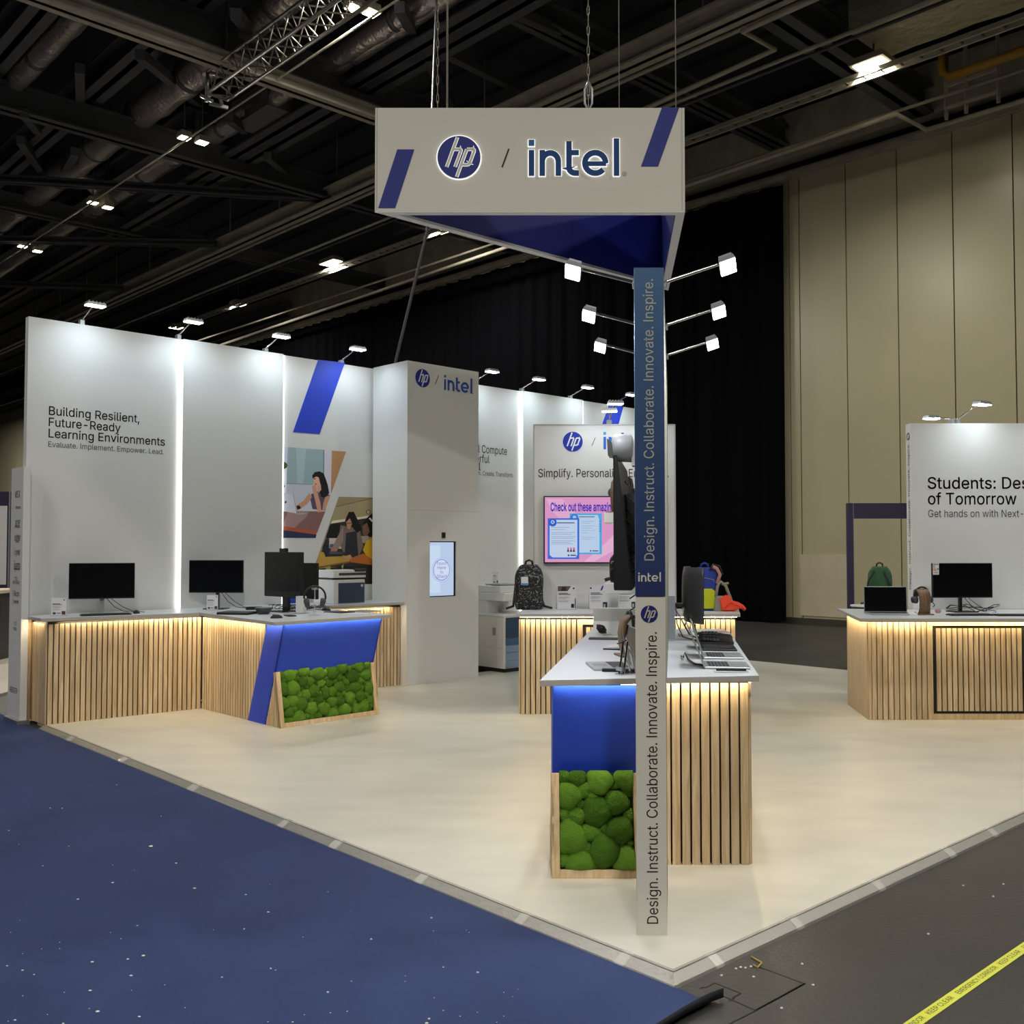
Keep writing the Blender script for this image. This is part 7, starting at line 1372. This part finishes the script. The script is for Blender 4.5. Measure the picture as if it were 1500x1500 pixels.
tx=aty(1274,885,TY).x; MB().tube([(tx,TY,.815),(tx,TY,.835)],.24,32).build('tabletop',M_white,t); mb=MB(); mb.tube([(tx,TY,.75),(tx,TY,.815)],.225,32); mb.build('table_apron',M_black,t); mb=MB(); mb.tube([(tx,TY,-.03),(tx,TY,-.01)],.2,24); mb.tube([(tx,TY,-.01),(tx,TY,.75)],.03,10); mb.build('table_leg',M_dgrey,t)
m_gn=mat('green_bag_cloth','#3f6a4b',.8,noise_amt=.1,noise_scale=9)
t=backpack('green backpack on the round table behind the right counter',(aty(1289,870,TY).x,TY,.836),R(150),.30,.50,.17,m_gn,strap=mat('dark_green_strap','#22332a',.8))
# ------------------------------------------------------------------ beyond the booth, left
q0=at(28.5,1057.5,0); wpl=0
nL=Vector((DV.y,-DV.x,0)); 
pe=onplane(11,1047,q0,Vector((-DV.y,DV.x,0))); wT_=(Vector((pe.x,pe.y,0))-Vector((q0.x,q0.y,0))).length
ht=onplane(30,684,q0,Vector((-DV.y,DV.x,0))).z
EF=Frame(Vector((q0.x,q0.y,-.0))+DV*wT_,-DV,UP); 
t=thing('partner_totem','white partner totem listing logos at the far left edge','sign',tuple(q0))
MB().plate(EF,q(0,0,wT_,ht),-.06,0).build('totem_board',M_panel,t)
MB().plate(EF,q(-.02,-.03,wT_+.03,.012),-.08,.03).build('totem_foot',M_alu,t)
def tl(body,px,py,w_,cap,m): 
    a=EF.px(px,py); mb=MB(); letter(EF,body,a[0]-w_/2*1.0,a[1]-cap/2,w_,cap,.001,.01,mb); mb.build('lettering',m,t)
kk=wT_
tl('MSX',26,724,kk*.42,.065,M_ink); tl('lenovo',26.5,743,kk*.4,.03,M_ink2); tl('acer',26,765,kk*.42,.075,flat('#6f8a1c')); tl('for Education',25.5,771.5,kk*.42,.022,M_ink2)
tl('brother',25.5,787,kk*.46,.065,M_ink); tl('at your side',25.5,793,kk*.3,.022,M_ink2); tl('( cynet',25,808.5,kk*.48,.06,M_ink); tl('iiyama',25,828,kk*.5,.08,M_ink); tl('PROFESSIONAL',24.5,834,kk*.48,.016,M_ink2)
tl('TCL',24,848,kk*.26,.035,M_ink); tl('NXTPAPER',23.7,853.5,kk*.54,.03,flat('#5a3a3a')); tl('( Ricoh',23.5,869.5,kk*.54,.05,M_ink); tl('( www',23,881,kk*.5,.04,M_ink2)
tl('TO',22.5,913.5,kk*.2,.03,M_ink2); tl('FIND',22,921,kk*.25,.03,M_ink2); tl('REGISTER',20,1011,kk*.6,.05,M_ink)
# next stand
NY=15.5
o=MB().box(-14.5,-5.55,9.6,22,-.03,.0).build('platform_floor',mat('grey_beige_floor','#b5aca0',.5)); tagit(o,'grey beige floor of the neighbouring stand at far left',kind='structure')
t=thing('poster_wall','dark purple poster wall of the next stand at the far left','display wall',(-8.2,NY,0))
PFw=Frame((-9.6,NY,0),(1,0,0),UP,(0,-1,0)); xr_=PFw.px(18.5,800)[0]; zt4=PFw.px(10,720)[1]
MB().plate(PFw,q(0,0,xr_,zt4),-.15,0).build('wall_board',m_pu,t); a=PFw.px(14.2,800)[0]; MB().plate(PFw,q(a-.02,0,a,zt4),0,.01).build('edge_strip',M_grey,t)
b=PFw.px(10,741)[1]; ps=MB().plate(PFw,q(.1,1.0,PFw.px(10,800)[0],b),.001,.02).build('poster',M_card,t,bevel=.004)
its=[]
for i in range(26):
    x=rr.uniform(.25,xr_-.35); y=b-.12-rr.random()*.28; w2=rr.uniform(.02,.09); its.append((rr.choice(['#2c2f3c','#4a4e5e','#6a6e7c']),[(x,y),(x+w2,y+rr.uniform(-.02,.02)),(x+w2*.8,y+.05),(x+.01,y+.06)]))
for i in range(9): its.append((rr.choice(['#8a8f9c','#b04a4a','#3a3d4a']),q(.3,b-.62-.09*i,xr_-.4-rr.random()*.5,b-.58-.09*i)))
art('poster_print',ps,its,PFw,.021,.0002)
t=thing('round_table','cream topped table of the neighbouring stand at the far left edge','table',(-7.4,14.2,0))
zt5=1.6-63/1450*14.2; MB().box(-8.6,aty(15.5,860,14.2).x,13.9,14.6,zt5-.05,zt5).build('tabletop',mat('cream_top','#cfc2ac',.5),t,bevel=.01); MB().box(-8.4,aty(11,900,14.2).x,14.0,14.5,0,zt5-.05).build('table_body',M_dgrey,t); MB().box(-8.5,aty(6,900,14.2).x,13.6,13.95,.35,zt5-.25).build('printer_box',M_white,t,bevel=.01)
